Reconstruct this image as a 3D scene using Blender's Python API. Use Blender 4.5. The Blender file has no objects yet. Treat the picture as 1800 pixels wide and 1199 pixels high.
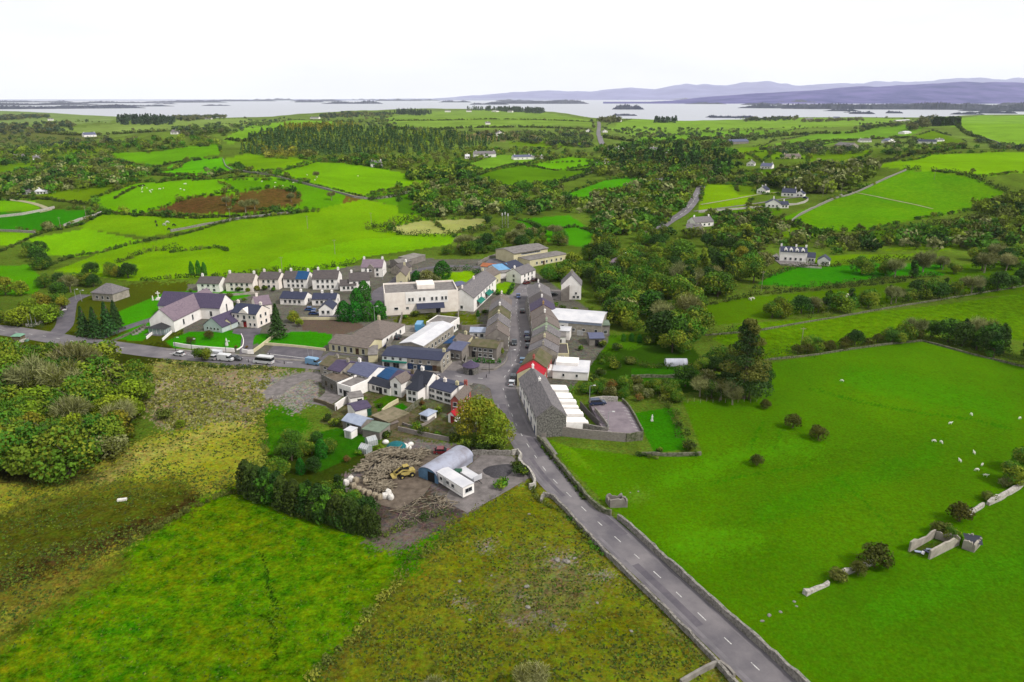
import bpy, math, random
import numpy as np
from mathutils import Vector, Matrix
random.seed(7)
RNG = np.random.default_rng(11)
SC = bpy.context.scene
COL = SC.collection
H, F, TH = 80.0, 1250.0, math.radians(18.95)
CT, ST = math.cos(TH), math.sin(TH)
LZ = -15.0                                       # level of the lake

# ------------------------------------------------------------------ camera
cd = bpy.data.cameras.new("camera")
cd.sensor_width = 36.0
cd.lens = 36.0 * F / 1800.0
cd.clip_start, cd.clip_end = 0.5, 60000.0
cam = bpy.data.objects.new("camera", cd)
COL.objects.link(cam)
cam.location = (0, 0, H)
cam.rotation_euler = (math.pi / 2 - TH, 0, 0)
SC.camera = cam

# ------------------------------------------------------------------ survey: bearings of the photograph to points of the terrain
def ray(px, py):
    u = (np.asarray(px, float) - 900.0) / F
    v = (599.5 - np.asarray(py, float)) / F
    return u, CT + v * ST, -ST + v * CT

def on_plane(px, py, z=0.0):
    u, a, b = ray(px, py)
    s = (z - H) / b
    return u * s, a * s

def project(x, y, z):
    dz = np.asarray(z, float) - H
    dep = y * CT - dz * ST
    dep = np.where(dep < 1e-3, 1e-3, dep)
    return 900 + F * x / dep, 599.5 - F * (y * ST + dz * CT) / dep

SHORE = [(-900, 198), (0, 196), (150, 203), (210, 205), (300, 206), (400, 207), (480, 206), (560, 200), (640, 195),
         (700, 193), (800, 192), (880, 192.5), (960, 197), (1040, 207), (1060, 211), (1180, 213), (1300, 210), (1400, 206),
         (1500, 206), (1620, 207), (1700, 203), (1800, 202), (2700, 202)]
_sx, _sy = on_plane([p[0] for p in SHORE], [p[1] for p in SHORE], LZ)
SHB, SHY = _sx / _sy, _sy                        # bearing -> distance of the shore

BUMPS = [  # photo column, distance, height, half widths
    (370, 560, 20, 120, 80), (630, 760, 17, 95, 80), (340, 900, 15, 130, 60), (330, 1090, 18, 120, 60),
    (620, 1270, 30, 270, 150), (480, 1900, 9, 200, 180), (850, 2350, 18, 380, 300), (640, 3600, 17, 190, 260),
    (120, 1900, 16, 300, 250), (1650, 690, 18, 170, 100), (1720, 900, 17, 210, 80), (1790, 1500, 26, 260, 230),
    (1000, 900, 8, 150, 80), (1200, 2000, 8, 420, 200), (1500, 1250, 8, 200, 120), (60, 700, 8, 120, 90)]
_B = []
for px, Y, h, sx, sy in BUMPS:
    _B.append(((px - 900) / F * (Y * CT + (H - h) * ST), Y, h, sx, sy))

def sstep(a, b, x):
    t = np.clip((x - a) / (b - a), 0, 1)
    return t * t * (3 - 2 * t)

def hgt(x, y):
    x = np.asarray(x, float); y = np.asarray(y, float)
    z = np.zeros(np.broadcast(x, y).shape)
    for cx, cy, h, sx, sy in _B:
        z = z + h * np.exp(-((x - cx) / sx) ** 2 * .5 - ((y - cy) / sy) ** 2 * .5)
    z = z + 1.6 * np.sin(x / 61 + 1.3) * np.sin(y / 47) + 2.4 * np.sin(x / 143 + y / 210) * sstep(500, 1100, y)
    z = z * sstep(300, 440, y)
    near = sstep(300, 200, y)                    # rough meadow and pastures below the village
    z = z + near * (.35 * np.sin(x / 9.3 + .7 * np.sin(y / 13)) * np.sin(y / 11.7 + 1) * sstep(8, 30, np.abs(x - rx(y)) )) if RX is not None else z
    ys = np.interp(x / np.maximum(y, 1), SHB, SHY)
    k = sstep(0, 700, ys - y)
    land = LZ + (z - LZ) * k
    return np.where(y > ys, LZ - 6 * sstep(0, 300, y - ys), np.where(y > 1200, land, z))

RX = None
def rx(y):
    return np.interp(y, RX[1], RX[0])

_S = 40.0 * np.power(9000.0 / 40.0, np.linspace(0, 1, 360))
def ground(px, py):
    """points of the terrain seen at these places of the photograph -> arrays x, y, z"""
    px = np.atleast_1d(np.asarray(px, float)); py = np.atleast_1d(np.asarray(py, float))
    u, a, b = ray(px, py)
    X = u[:, None] * _S; Y = a[:, None] * _S; Z = H + b[:, None] * _S
    below = Z < hgt(X, Y)
    i = np.where(below.any(1), below.argmax(1), len(_S) - 1)
    lo = _S[np.maximum(i - 1, 0)].copy(); hi = _S[i].copy()
    for _ in range(22):
        m = (lo + hi) / 2
        bl = H + b * m < hgt(u * m, a * m)
        hi = np.where(bl, m, hi); lo = np.where(bl, lo, m)
    return u * hi, a * hi, hgt(u * hi, a * hi)

def G(px, py):
    x, y, z = ground(px, py)
    return Vector((x[0], y[0], z[0]))

def GL(pts):
    x, y, z = ground([p[0] for p in pts], [p[1] for p in pts])
    return [Vector(v) for v in zip(x, y, z)]

def hz(x, y):
    return float(hgt(np.array([x]), np.array([y]))[0])

# the main road is dead level across: its line is needed by the terrain near it
ROAD = [(1395, 1235), (1320, 1165), (1245, 1095), (1185, 1038), (1130, 988), (1083, 946), (1040, 908), (1000, 870), (967, 837), (942, 804),
        (920, 770), (905, 741), (893, 710), (884, 682), (886, 664), (899, 645), (913, 618), (915, 590), (911, 563), (907, 540), (912, 520), (930, 500)]
_rx, _ry = on_plane([p[0] for p in ROAD[:14]], [p[1] for p in ROAD[:14]])
_o = np.argsort(_ry)
RX = (_rx[_o], _ry[_o])

# ------------------------------------------------------------------ colours and materials
def lin(c):
    c = np.asarray(c, float) / 255.0
    return np.where(c <= .04045, c / 12.92, ((c + .055) / 1.055) ** 2.4)

GAIN = 0.62
def alb(c, g=None):
    """reflectance of a surface that looks like this sRGB triple under the overcast sky"""
    v = lin(c) * (GAIN if g is None else g)
    return (float(v[0]), float(v[1]), float(v[2]), 1.0)

MATS = {}
def nodes(name):
    m = bpy.data.materials.new(name); m.use_nodes = True
    nt = m.node_tree
    return m, nt, nt.nodes, nt.links, nt.nodes["Principled BSDF"]

def mat(name, c, c2=None, scale=.6, detail=5, rough=.85, bump=.0, bscale=6.0, metal=0, stretch=None, spec=.3, ramp=(.35, .65), g=None):
    if name in MATS: return MATS[name]
    m, nt, N, L, P = nodes(name)
    P.inputs["Roughness"].default_value = rough
    P.inputs["Metallic"].default_value = metal
    P.inputs["Specular IOR Level"].default_value = spec
    if c2 is None: c2 = tuple(v * .72 for v in c)
    tc = N.new("ShaderNodeTexCoord")
    src = tc.outputs["Object"]
    if stretch:
        mp = N.new("ShaderNodeMapping"); mp.inputs["Scale"].default_value = stretch
        L.new(src, mp.inputs[0]); src = mp.outputs[0]
    nz = N.new("ShaderNodeTexNoise"); nz.inputs["Scale"].default_value = scale; nz.inputs["Detail"].default_value = detail
    nz.inputs["Roughness"].default_value = .62
    L.new(src, nz.inputs["Vector"])
    rp = N.new("ShaderNodeValToRGB")
    rp.color_ramp.elements[0].position, rp.color_ramp.elements[1].position = ramp
    rp.color_ramp.elements[0].color = alb(c, g); rp.color_ramp.elements[1].color = alb(c2, g)
    L.new(nz.outputs["Fac"], rp.inputs[0])
    L.new(rp.outputs[0], P.inputs["Base Color"])
    if bump:
        n2 = N.new("ShaderNodeTexNoise"); n2.inputs["Scale"].default_value = bscale; n2.inputs["Detail"].default_value = 4
        L.new(src, n2.inputs["Vector"])
        b = N.new("ShaderNodeBump"); b.inputs["Strength"].default_value = bump; b.inputs["Distance"].default_value = .2
        L.new(n2.outputs["Fac"], b.inputs["Height"]); L.new(b.outputs[0], P.inputs["Normal"])
    MATS[name] = m
    return m

def mesh_np(name, verts, faces_flat, nper, m, smooth=False, attrs=None, mats=None, matidx=None):
    """verts (n,3); faces_flat: flat vertex indices, nper vertices to a face"""
    me = bpy.data.meshes.new(name)
    nv = len(verts); nl = len(faces_flat); nf = nl // nper
    me.vertices.add(nv); me.vertices.foreach_set("co", np.ascontiguousarray(verts, np.float32).ravel())
    me.loops.add(nl); me.loops.foreach_set("vertex_index", np.ascontiguousarray(faces_flat, np.int32))
    me.polygons.add(nf); me.polygons.foreach_set("loop_start", np.arange(0, nl, nper, dtype=np.int32))
    try: me.polygons.foreach_set("loop_total", np.full(nf, nper, np.int32))
    except Exception: pass
    if smooth: me.polygons.foreach_set("use_smooth", np.ones(nf, bool))
    for k, (typ, arr) in (attrs or {}).items():
        a = me.attributes.new(k, typ, 'POINT')
        if typ == 'FLOAT_COLOR':
            c = np.ones((nv, 4), np.float32); c[:, :3] = arr
            a.data.foreach_set("color", c.ravel())
        else:
            a.data.foreach_set("value", np.ascontiguousarray(arr, np.float32))
    for x in (mats or [m]): me.materials.append(x)
    if matidx is not None: me.polygons.foreach_set("material_index", np.ascontiguousarray(matidx, np.int32))
    me.update(calc_edges=True)
    return me

def link(name, me, parent=None, loc=None, rz=0.0):
    o = bpy.data.objects.new(name, me); COL.objects.link(o)
    if parent is not None: o.parent = parent
    if loc is not None: o.location = loc
    if rz: o.rotation_euler = (0, 0, rz)
    return o

def tag(o, label=None, cat=None, group=None, kind=None):
    if label: o["label"] = label
    if cat: o["category"] = cat
    if group: o["group"] = group
    if kind: o["kind"] = kind
    return o

def thing(name, label, cat, loc, rz=0.0, group=None):
    o = bpy.data.objects.new(name, None); COL.objects.link(o)
    o.empty_display_size = .3
    o.location = loc; o.rotation_euler = (0, 0, rz)
    return tag(o, label, cat, group)

class MB:
    """collects shapes, links them as one mesh object"""
    def __init__(s): s.v, s.f = [], []
    def poly(s, pts): 
        i = len(s.v); s.v += [tuple(p) for p in pts]; s.f.append(tuple(range(i, i + len(pts)))); return s
    def box(s, x0, x1, y0, y1, z0, z1, dx=0, dy=0):
        i = len(s.v)
        s.v += [(x0, y0, z0), (x1, y0, z0), (x1, y1, z0), (x0, y1, z0), (x0 + dx, y0 + dy, z1), (x1 - dx, y0 + dy, z1), (x1 - dx, y1 - dy, z1), (x0 + dx, y1 - dy, z1)]
        for q in ((0, 3, 2, 1), (4, 5, 6, 7), (0, 1, 5, 4), (1, 2, 6, 5), (2, 3, 7, 6), (3, 0, 4, 7)): s.f.append(tuple(i + k for k in q))
        return s
    def prism(s, prof, a, b, axis='x'):
        """closed profile [(p, z)] extruded from a to b along axis"""
        i = len(s.v); n = len(prof)
        for t in (a, b):
            s.v += [((t, p, z) if axis == 'x' else (p, t, z)) for p, z in prof]
        s.f.append(tuple(i + k for k in range(n - 1, -1, -1))); s.f.append(tuple(i + n + k for k in range(n)))
        for k in range(n): s.f.append((i + k, i + (k + 1) % n, i + n + (k + 1) % n, i + n + k))
        return s
    def tube(s, p, q, r0, r1=None, n=6):
        r1 = r0 if r1 is None else r1
        p, q = Vector(p), Vector(q); d = (q - p)
        if d.length < 1e-6: return s
        d.normalize(); a = d.orthogonal().normalized(); b = d.cross(a); i = len(s.v)
        for c, r in ((p, r0), (q, r1)):
            for k in range(n):
                t = 2 * math.pi * k / n; s.v.append(tuple(c + (a * math.cos(t) + b * math.sin(t)) * r))
        for k in range(n): s.f.append((i + k, i + (k + 1) % n, i + n + (k + 1) % n, i + n + k))
        s.f.append(tuple(i + k for k in range(n - 1, -1, -1))); s.f.append(tuple(i + n + k for k in range(n)))
        return s
    def ball(s, c, r, n=8, m=5):
        if isinstance(r, (int, float)): r = (r, r, r)
        i = len(s.v); c = Vector(c)
        for a in range(m + 1):
            ph = math.pi * a / m
            for b in range(n):
                t = 2 * math.pi * b / n
                s.v.append((c.x + r[0] * math.sin(ph) * math.cos(t), c.y + r[1] * math.sin(ph) * math.sin(t), c.z + r[2] * math.cos(ph)))
        for a in range(m):
            for b in range(n): s.f.append((i + a * n + b, i + a * n + n + b, i + a * n + n + (b + 1) % n, i + a * n + (b + 1) % n))
        return s
    def mesh(s, name, m, smooth=False):
        me = bpy.data.meshes.new(name); me.from_pydata(s.v, [], s.f)
        for x in (m if isinstance(m, (list, tuple)) else [m]): me.materials.append(x)
        if smooth: me.polygons.foreach_set("use_smooth", np.ones(len(me.polygons), bool))
        me.validate(); me.update()
        return me
    def build(s, name, m, parent=None, loc=None, rz=0.0, smooth=False):
        return link(name, s.mesh(name, m, smooth), parent, loc, rz)
HAZE = 2.1e-5
# ================================================================== light and sky
SUN_EL, SUN_AZ = math.radians(46), math.radians(118)      # azimuth from the view direction, clockwise: the brighter sky is to the right and a little behind
w = bpy.data.worlds.new("World"); SC.world = w; w.use_nodes = True
nt = w.node_tree; N, L = nt.nodes, nt.links
N.clear()
out = N.new("ShaderNodeOutputWorld")
sky = N.new("ShaderNodeTexSky"); sky.sky_type = 'NISHITA'; sky.sun_disc = False
sky.sun_elevation = SUN_EL; sky.sun_rotation = SUN_AZ
bg1 = N.new("ShaderNodeBackground"); bg1.inputs[1].default_value = .1
L.new(sky.outputs[0], bg1.inputs[0])
tc = N.new("ShaderNodeTexCoord")
mp = N.new("ShaderNodeMapping"); mp.inputs["Scale"].default_value = (1, 1, 5)
nz = N.new("ShaderNodeTexNoise"); nz.inputs["Scale"].default_value = 2.2; nz.inputs["Detail"].default_value = 5
rp = N.new("ShaderNodeValToRGB")
rp.color_ramp.elements[0].color = (.71, .715, .725, 1); rp.color_ramp.elements[1].color = (.86, .86, .865, 1)
rp.color_ramp.elements[0].position, rp.color_ramp.elements[1].position = .3, .65
bg2 = N.new("ShaderNodeBackground"); bg2.inputs[1].default_value = 1.0
L.new(tc.outputs["Generated"], mp.inputs[0]); L.new(mp.outputs[0], nz.inputs["Vector"]); L.new(nz.outputs["Fac"], rp.inputs[0]); L.new(rp.outputs[0], bg2.inputs[0])
mx = N.new("ShaderNodeMixShader"); mx.inputs[0].default_value = .92           # closed cloud cover
L.new(bg1.outputs[0], mx.inputs[1]); L.new(bg2.outputs[0], mx.inputs[2]); L.new(mx.outputs[0], out.inputs[0])
sd = bpy.data.lights.new("sun", 'SUN'); sd.energy = 3.0; sd.angle = math.radians(7); sd.color = (1, .96, .9)
so = bpy.data.objects.new("sun", sd); COL.objects.link(so)
dirv = Vector((math.cos(SUN_EL) * math.sin(SUN_AZ), math.cos(SUN_EL) * math.cos(SUN_AZ), math.sin(SUN_EL)))
so.rotation_euler = (-dirv).to_track_quat('-Z', 'Y').to_euler()
so.location = (0, 0, 300)
SC.view_settings.view_transform = 'Standard'; SC.view_settings.look = 'None'
SC.view_settings.exposure = 0.45; SC.view_settings.gamma = 1.0; SC.view_settings.use_curve_mapping = False
SC.cycles.max_bounces = 5; SC.cycles.diffuse_bounces = 2; SC.cycles.glossy_bounces = 2; SC.cycles.transmission_bounces = 2
SC.cycles.volume_bounces = 3; SC.cycles.transparent_max_bounces = 6
SC.cycles.use_denoising = True
SC.cycles.use_adaptive_sampling = True

# ================================================================== terrain, with the colour of what grows or lies on it
def rows():
    y1 = np.arange(1230.0, 230.0, -1.9)
    y2 = np.arange(230.0, 186.0, -.9)
    yy = np.concatenate([y1, y2])
    _, Y = on_plane(np.full(len(yy), 900.0), yy, np.where(yy < 230, -6.0, 0.0))
    near = np.array([18.0, 26, 34, 42, 50, 57, 63, 68, 72])
    return np.concatenate([near[near < Y[0] - 1], Y, [7200.0, 8200.0]])
RY = rows()
NB = 900
BE = np.concatenate([np.linspace(-1.5, -.93, 60)[:-1], np.linspace(-.93, .93, NB), np.linspace(.93, 1.5, 60)[1:]])
GX = (BE[None, :] * RY[:, None]).ravel(); GY = np.repeat(RY, len(BE))
GZ = hgt(GX, GY)
PX, PY = project(GX, GY, GZ)
NVG = len(GX)

def vnoise(x, y, s, seed=0):
    """cheap smooth value noise"""
    r = np.random.default_rng(seed).random((64, 64))
    u = x / s; v = y / s
    i = np.floor(u).astype(int); j = np.floor(v).astype(int); fu = u - i; fv = v - j
    fu = fu * fu * (3 - 2 * fu); fv = fv * fv * (3 - 2 * fv)
    g = lambda a, b: r[a % 64, b % 64]
    return (g(i, j) * (1 - fu) + g(i + 1, j) * fu) * (1 - fv) + (g(i, j + 1) * (1 - fu) + g(i + 1, j + 1) * fu) * fv

def inside(poly, x, y):
    r = np.zeros(len(x), bool)
    n = len(poly)
    for k in range(n):
        x0, y0 = poly[k]; x1, y1 = poly[(k + 1) % n]
        if y0 == y1: continue
        c = ((y0 > y) != (y1 > y)) & (x < (x1 - x0) * (y - y0) / (y1 - y0) + x0)
        r ^= c
    return r

CA = np.empty((NVG, 3)); CB = np.empty((NVG, 3)); CK = np.ones(NVG)
CA[:] = lin((100, 128, 36)) * GAIN; CB[:] = lin((76, 92, 28)) * GAIN
JX = PX + (vnoise(GX, GY, 5, 1) * .5 + vnoise(GX, GY, 13, 4) * .9 - .7) * 26 * np.clip(300 / np.maximum(GY, 80), .12, 1.3)
JY = PY + (vnoise(GX, GY, 5, 2) * .5 + vnoise(GX, GY, 13, 5) * .9 - .7) * 17 * np.clip(300 / np.maximum(GY, 80), .12, 1.3)

EDGES = []
def sward(c):
    """grass is yellower than plain green"""
    r, g, b = c
    if r >= g * .93: return c
    if g > r and g - b > 40 and g > 90: r, g, b = (r + 8 * g / 150, g * .96, b * .3) if b < 38 else (r * .97, g * .95, b * .9)
    elif g - b > 25: b = b * .5
    return (r, g, b)

wn = np.random.default_rng(5).normal(size=(2, NVG)) * np.clip(300 / np.maximum(GY, 80), .1, 2)
JX += wn[0] * 5; JY += wn[1] * 3
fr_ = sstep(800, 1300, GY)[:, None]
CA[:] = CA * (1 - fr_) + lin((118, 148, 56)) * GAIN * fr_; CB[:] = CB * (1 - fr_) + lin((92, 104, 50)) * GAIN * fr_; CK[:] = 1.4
def field(poly, a, b=None, k=1.0, jit=0.0):
    xs = [p[0] for p in poly]; ys = [p[1] for p in poly]
    X = PX + (JX - PX) * jit; Y = PY + (JY - PY) * jit
    c = np.where((X >= min(xs)) & (X <= max(xs)) & (Y >= min(ys)) & (Y <= max(ys)))[0]
    c = c[inside(poly, X[c], Y[c])]
    if b is None: b = tuple(v * .8 for v in a)
    a, b = sward(a), sward(b)
    CA[c] = lin(a) * GAIN; CB[c] = lin(b) * GAIN; CK[c] = k
    EDGES.append(poly)

def stroke(pts, wpx, a, b=None, k=1.0, soft=1.0, jit=0.3):
    xs = [p[0] for p in pts]; ys = [p[1] for p in pts]
    X = PX + (JX - PX) * jit; Y = PY + (JY - PY) * jit
    c = np.where((X >= min(xs) - wpx) & (X <= max(xs) + wpx) & (Y >= min(ys) - wpx) & (Y <= max(ys) + wpx))[0]
    if not len(c): return
    d = np.full(len(c), 1e9)
    for (x0, y0), (x1, y1) in zip(pts, pts[1:]):
        dx, dy = x1 - x0, y1 - y0
        t = np.clip(((X[c] - x0) * dx + (Y[c] - y0) * dy) / (dx * dx + dy * dy + 1e-9), 0, 1)
        d = np.minimum(d, np.hypot(X[c] - x0 - t * dx, Y[c] - y0 - t * dy))
    wt = (np.clip((wpx / 2 - d) / max(wpx * .3, .5) + .5, 0, 1) * soft)[:, None]
    if b is None: b = a
    CA[c] = CA[c] * (1 - wt) + lin(a) * GAIN * wt; CB[c] = CB[c] * (1 - wt) + lin(b) * GAIN * wt

LIME, LIM2 = (112, 172, 6), (90, 146, 6)
GRN, GRN2 = (72, 168, 8), (58, 146, 8)
FAR, FAR2 = (128, 168, 66), (116, 150, 62)
# --- far country
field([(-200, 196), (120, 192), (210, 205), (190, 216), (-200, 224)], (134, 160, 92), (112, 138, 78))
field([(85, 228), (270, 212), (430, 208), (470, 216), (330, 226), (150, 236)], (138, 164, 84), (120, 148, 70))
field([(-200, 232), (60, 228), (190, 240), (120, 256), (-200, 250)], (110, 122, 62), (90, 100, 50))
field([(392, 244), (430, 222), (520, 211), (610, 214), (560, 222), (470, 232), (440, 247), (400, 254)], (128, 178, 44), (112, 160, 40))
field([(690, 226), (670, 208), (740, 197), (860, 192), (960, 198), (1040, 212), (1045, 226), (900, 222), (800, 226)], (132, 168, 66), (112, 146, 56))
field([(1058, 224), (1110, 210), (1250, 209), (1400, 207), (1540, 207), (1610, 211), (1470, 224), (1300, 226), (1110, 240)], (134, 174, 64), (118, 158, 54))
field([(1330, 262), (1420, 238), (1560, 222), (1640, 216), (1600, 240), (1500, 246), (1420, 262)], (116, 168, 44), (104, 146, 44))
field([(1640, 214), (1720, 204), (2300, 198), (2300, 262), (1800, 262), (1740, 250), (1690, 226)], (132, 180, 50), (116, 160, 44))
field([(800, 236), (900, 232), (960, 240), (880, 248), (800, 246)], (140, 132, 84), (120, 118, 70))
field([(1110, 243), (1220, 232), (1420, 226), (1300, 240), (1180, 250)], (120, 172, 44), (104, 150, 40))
# --- left hills
field([(-300, 284), (60, 286), (120, 296), (60, 312), (-300, 318)], (96, 150, 22), (84, 130, 24))
field([(195, 268), (262, 268), (330, 258), (386, 252), (388, 270), (320, 284), (268, 290), (205, 278)], (96, 172, 18), (84, 150, 18))
field([(262, 306), (330, 280), (390, 278), (428, 300), (350, 313)], (88, 184, 8), (78, 164, 8))
field([(392, 280), (452, 266), (560, 284), (520, 296), (440, 302), (420, 294)], LIME, LIM2)
field([(450, 306), (540, 284), (620, 288), (700, 302), (770, 325), (700, 338), (640, 345), (560, 330)], (108, 178, 8), (96, 158, 10))
field([(640, 345), (700, 332), (765, 322), (770, 345), (740, 360), (690, 362)], (84, 150, 14), (70, 128, 14))
field([(160, 352), (240, 322), (380, 313), (500, 312), (560, 322), (650, 350), (560, 372), (420, 380), (250, 380), (180, 376)], (98, 172, 8), (86, 154, 8))
field([(380, 318), (500, 318), (580, 332), (640, 352), (540, 372), (400, 376), (420, 340)], (84, 156, 8), (72, 134, 10))
field([(262, 372), (330, 350), (420, 336), (490, 330), (528, 342), (520, 362), (440, 372), (350, 380), (290, 382)], (92, 82, 30), (92, 66, 36), 1.4, 1)
field([(600, 348), (628, 344), (640, 352), (600, 360)], (98, 88, 30), (110, 74, 36), 1.2, 1)
field([(50, 330), (120, 328), (230, 322), (190, 340), (150, 356), (60, 352)], (100, 150, 22), (86, 120, 28))
field([(-300, 346), (60, 352), (72, 370), (-300, 384)], (106, 180, 10), (92, 160, 10))
field([(-300, 388), (74, 370), (166, 368), (154, 390), (64, 406), (-300, 404)], (46, 144, 10), (40, 126, 10))
field([(-300, 408), (62, 409), (20, 432), (-300, 440)], (112, 182, 8), (98, 162, 8))
field([(50, 420), (150, 402), (255, 424), (240, 438), (130, 452), (80, 448)], (110, 182, 8), (96, 162, 8))
field([(136, 398), (182, 376), (300, 380), (410, 376), (380, 398), (260, 416), (160, 404)], LIME, LIM2)
field([(96, 476), (180, 444), (300, 418), (420, 386), (520, 376), (640, 350), (740, 372), (805, 420), (640, 446), (580, 466), (400, 486), (230, 494)], LIME, LIM2)
field([(500, 445), (640, 420), (810, 412), (790, 430), (640, 452), (590, 478), (520, 478), (470, 466)], (112, 184, 6), (100, 166, 6))
field([(-300, 470), (50, 466), (84, 498), (60, 516), (-300, 536)], (78, 158, 8), (66, 138, 8))
field([(676, 402), (740, 388), (860, 384), (850, 398), (800, 410), (710, 412)], (176, 176, 110), (146, 158, 78))
# --- middle
field([(905, 386), (1000, 378), (1046, 408), (1032, 436), (960, 424)], (66, 156, 8), (54, 134, 8))
field([(985, 346), (1060, 318), (1124, 308), (1126, 324), (1060, 346)], (72, 166, 10), (60, 146, 12))
field([(700, 330), (760, 340), (800, 360), (770, 382), (700, 376)], (66, 126, 12), (56, 106, 14))
field([(828, 312), (905, 288), (1035, 284), (1046, 298), (990, 318), (900, 330)], (84, 142, 18), (72, 122, 18))
field([(920, 292), (1000, 276), (1046, 280), (1046, 290), (980, 300)], (98, 178, 10), (86, 160, 10))
field([(820, 288), (880, 272), (960, 276), (920, 290), (850, 300)], (120, 170, 40), (104, 150, 40))
field([(1238, 322), (1330, 328), (1322, 342), (1312, 372), (1226, 374)], (118, 176, 14), (104, 156, 14))
field([(1210, 378), (1330, 364), (1380, 372), (1340, 384), (1220, 396)], (82, 140, 16), (70, 120, 16))
field([(1360, 388), (1480, 344), (1592, 300), (1706, 306), (1784, 348), (1720, 368), (1600, 388), (1530, 404), (1440, 410)], (70, 144, 6), (92, 148, 8))
field([(1530, 292), (1640, 272), (1740, 268), (2300, 266), (2300, 306), (1790, 304), (1720, 312), (1600, 298)], (112, 178, 8), (98, 152, 10))
field([(1280, 262), (1340, 256), (1460, 262), (1420, 280), (1300, 280)], (104, 160, 22), (90, 138, 24))
field([(1290, 306), (1420, 290), (1500, 300), (1420, 320), (1330, 322)], (84, 136, 22), (66, 110, 22))
field([(1520, 408), (1620, 396), (1740, 398), (1720, 416), (1600, 430), (1500, 424)], (68, 116, 12), (60, 98, 12))
field([(1330, 500), (1380, 470), (1560, 462), (1660, 466), (1660, 484), (1560, 486), (1420, 506)], (36, 138, 14), (54, 130, 10))
field([(1380, 462), (1480, 448), (1620, 446), (1560, 460), (1440, 470)], (96, 150, 12), (84, 128, 14))
field([(1640, 474), (1760, 456), (2300, 440), (2300, 490), (1800, 486), (1700, 498)], (76, 128, 12), (62, 108, 12))
field([(1206, 546), (1300, 524), (1440, 512), (1620, 494), (1800, 478), (2300, 470), (2300, 510), (1800, 518), (1620, 526), (1420, 552), (1260, 572)], (76, 124, 6), (64, 104, 6))
field([(1250, 596), (1300, 570), (1470, 556), (1620, 540), (1800, 516), (2300, 500), (2300, 610), (1810, 600), (1640, 584), (1500, 606), (1340, 632)], (68, 120, 5), (82, 128, 6), 1.2)
field([(1050, 590), (1200, 586), (1240, 640), (1230, 690), (1130, 690), (1000, 640)], (50, 84, 14), (40, 66, 14))
field([(1020, 590), (1130, 592), (1160, 606), (1080, 624), (1010, 616)], (66, 122, 16), (52, 96, 16), 1, 1)
field([(1110, 648), (1240, 644), (1246, 676), (1180, 684), (1110, 668)], (36, 104, 12), (44, 96, 12))
BIG, BIG2 = (78, 134, 3), (58, 112, 3)
field([(940, 762), (1000, 786), (1110, 800), (1236, 800), (1210, 730), (1200, 706), (1340, 700), (1346, 640), (1480, 616), (1620, 600), (1810, 648), (2500, 760), (2500, 1400), (1500, 1400), (1420, 1199), (1085, 905)], BIG, BIG2)
field([(1480, 1040), (1580, 950), (1760, 860), (2500, 740), (2500, 1400), (1500, 1400), (1440, 1199), (1340, 1100)], (72, 132, 3), (56, 110, 3), 1.0)
field([(1115, 726), (1180, 716), (1212, 790), (1150, 796)], (48, 132, 8), (40, 114, 8))
stroke([(1606, 968), (1640, 962), (1668, 952)], 16, (54, 74, 20), (84, 72, 40), soft=.8)
for q in ([(1290, 326), (1420, 322), (1400, 342), (1300, 343)], [(1420, 264), (1540, 262), (1500, 286), (1420, 290)], [(1308, 270), (1372, 266), (1340, 286)], [(1600, 240), (1640, 229), (1700, 250), (1640, 261)], [(1130, 392), (1186, 356), (1200, 366), (1160, 398)], [(1050, 372), (1110, 350), (1120, 362), (1060, 392)],
          [(110, 262), (200, 258), (180, 268), (112, 272)], [(-60, 262), (80, 262), (60, 280), (-60, 284)], [(880, 252), (1000, 246), (1040, 256), (960, 262)], [(1300, 400), (1400, 392), (1440, 412), (1340, 420)], [(1540, 436), (1660, 424), (1740, 428), (1640, 446)], [(1240, 420), (1330, 414), (1330, 432)], [(700, 236), (800, 240), (760, 250)]):
    field(q, (96, 146, 22), (82, 124, 20), 1.2, .5)
# --- foreground left
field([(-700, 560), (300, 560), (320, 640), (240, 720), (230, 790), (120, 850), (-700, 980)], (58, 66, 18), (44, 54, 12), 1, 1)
field([(-700, 872), (60, 836), (230, 790), (300, 760), (462, 728), (480, 800), (430, 852), (330, 892), (200, 966), (0, 1130), (-700, 1400)], (160, 160, 62), (114, 130, 28), 1.4, 1)
field([(-700, 960), (60, 905), (240, 868), (330, 864), (345, 892), (230, 940), (120, 985), (-700, 1120)], (94, 94, 24), (60, 78, 16), 1.5, 1)
field([(-700, 1090), (80, 985), (180, 960), (150, 1000), (0, 1085), (-700, 1300)], (116, 110, 38), (72, 82, 20), 1.6, 1)
field([(418, 852), (500, 880), (520, 905), (640, 930), (730, 958), (700, 1010), (640, 1090), (530, 1199), (430, 1400), (-900, 1400), (-700, 1320), (0, 1118), (200, 978), (340, 896)], (50, 126, 6), (86, 116, 12), 1.5, .6)
field([(-900, 1330), (0, 1140), (210, 1070), (180, 1120), (60, 1199), (-500, 1400)], (60, 122, 10), (106, 116, 22), 1.5, 1)
field([(730, 958), (800, 906), (880, 862), (945, 838), (1010, 890), (1080, 956), (1180, 1052), (1290, 1160), (1500, 1400), (440, 1400), (540, 1199), (640, 1090), (700, 1010)], (116, 120, 32), (82, 100, 20), 1.6, .6)
field([(900, 1000), (1000, 970), (1080, 1010), (1020, 1090), (900, 1110), (850, 1060)], (120, 112, 76), (96, 100, 36), 1.6, 2)
for q in ((978, 986), (1004, 988), (924, 1036), (930, 1072), (850, 964), (812, 1050), (960, 1100), (890, 1080), (1060, 1010)): stroke([q, (q[0] + 16, q[1] + 3)], 12, (146, 136, 130), (110, 104, 92), soft=.8, jit=1)
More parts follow.
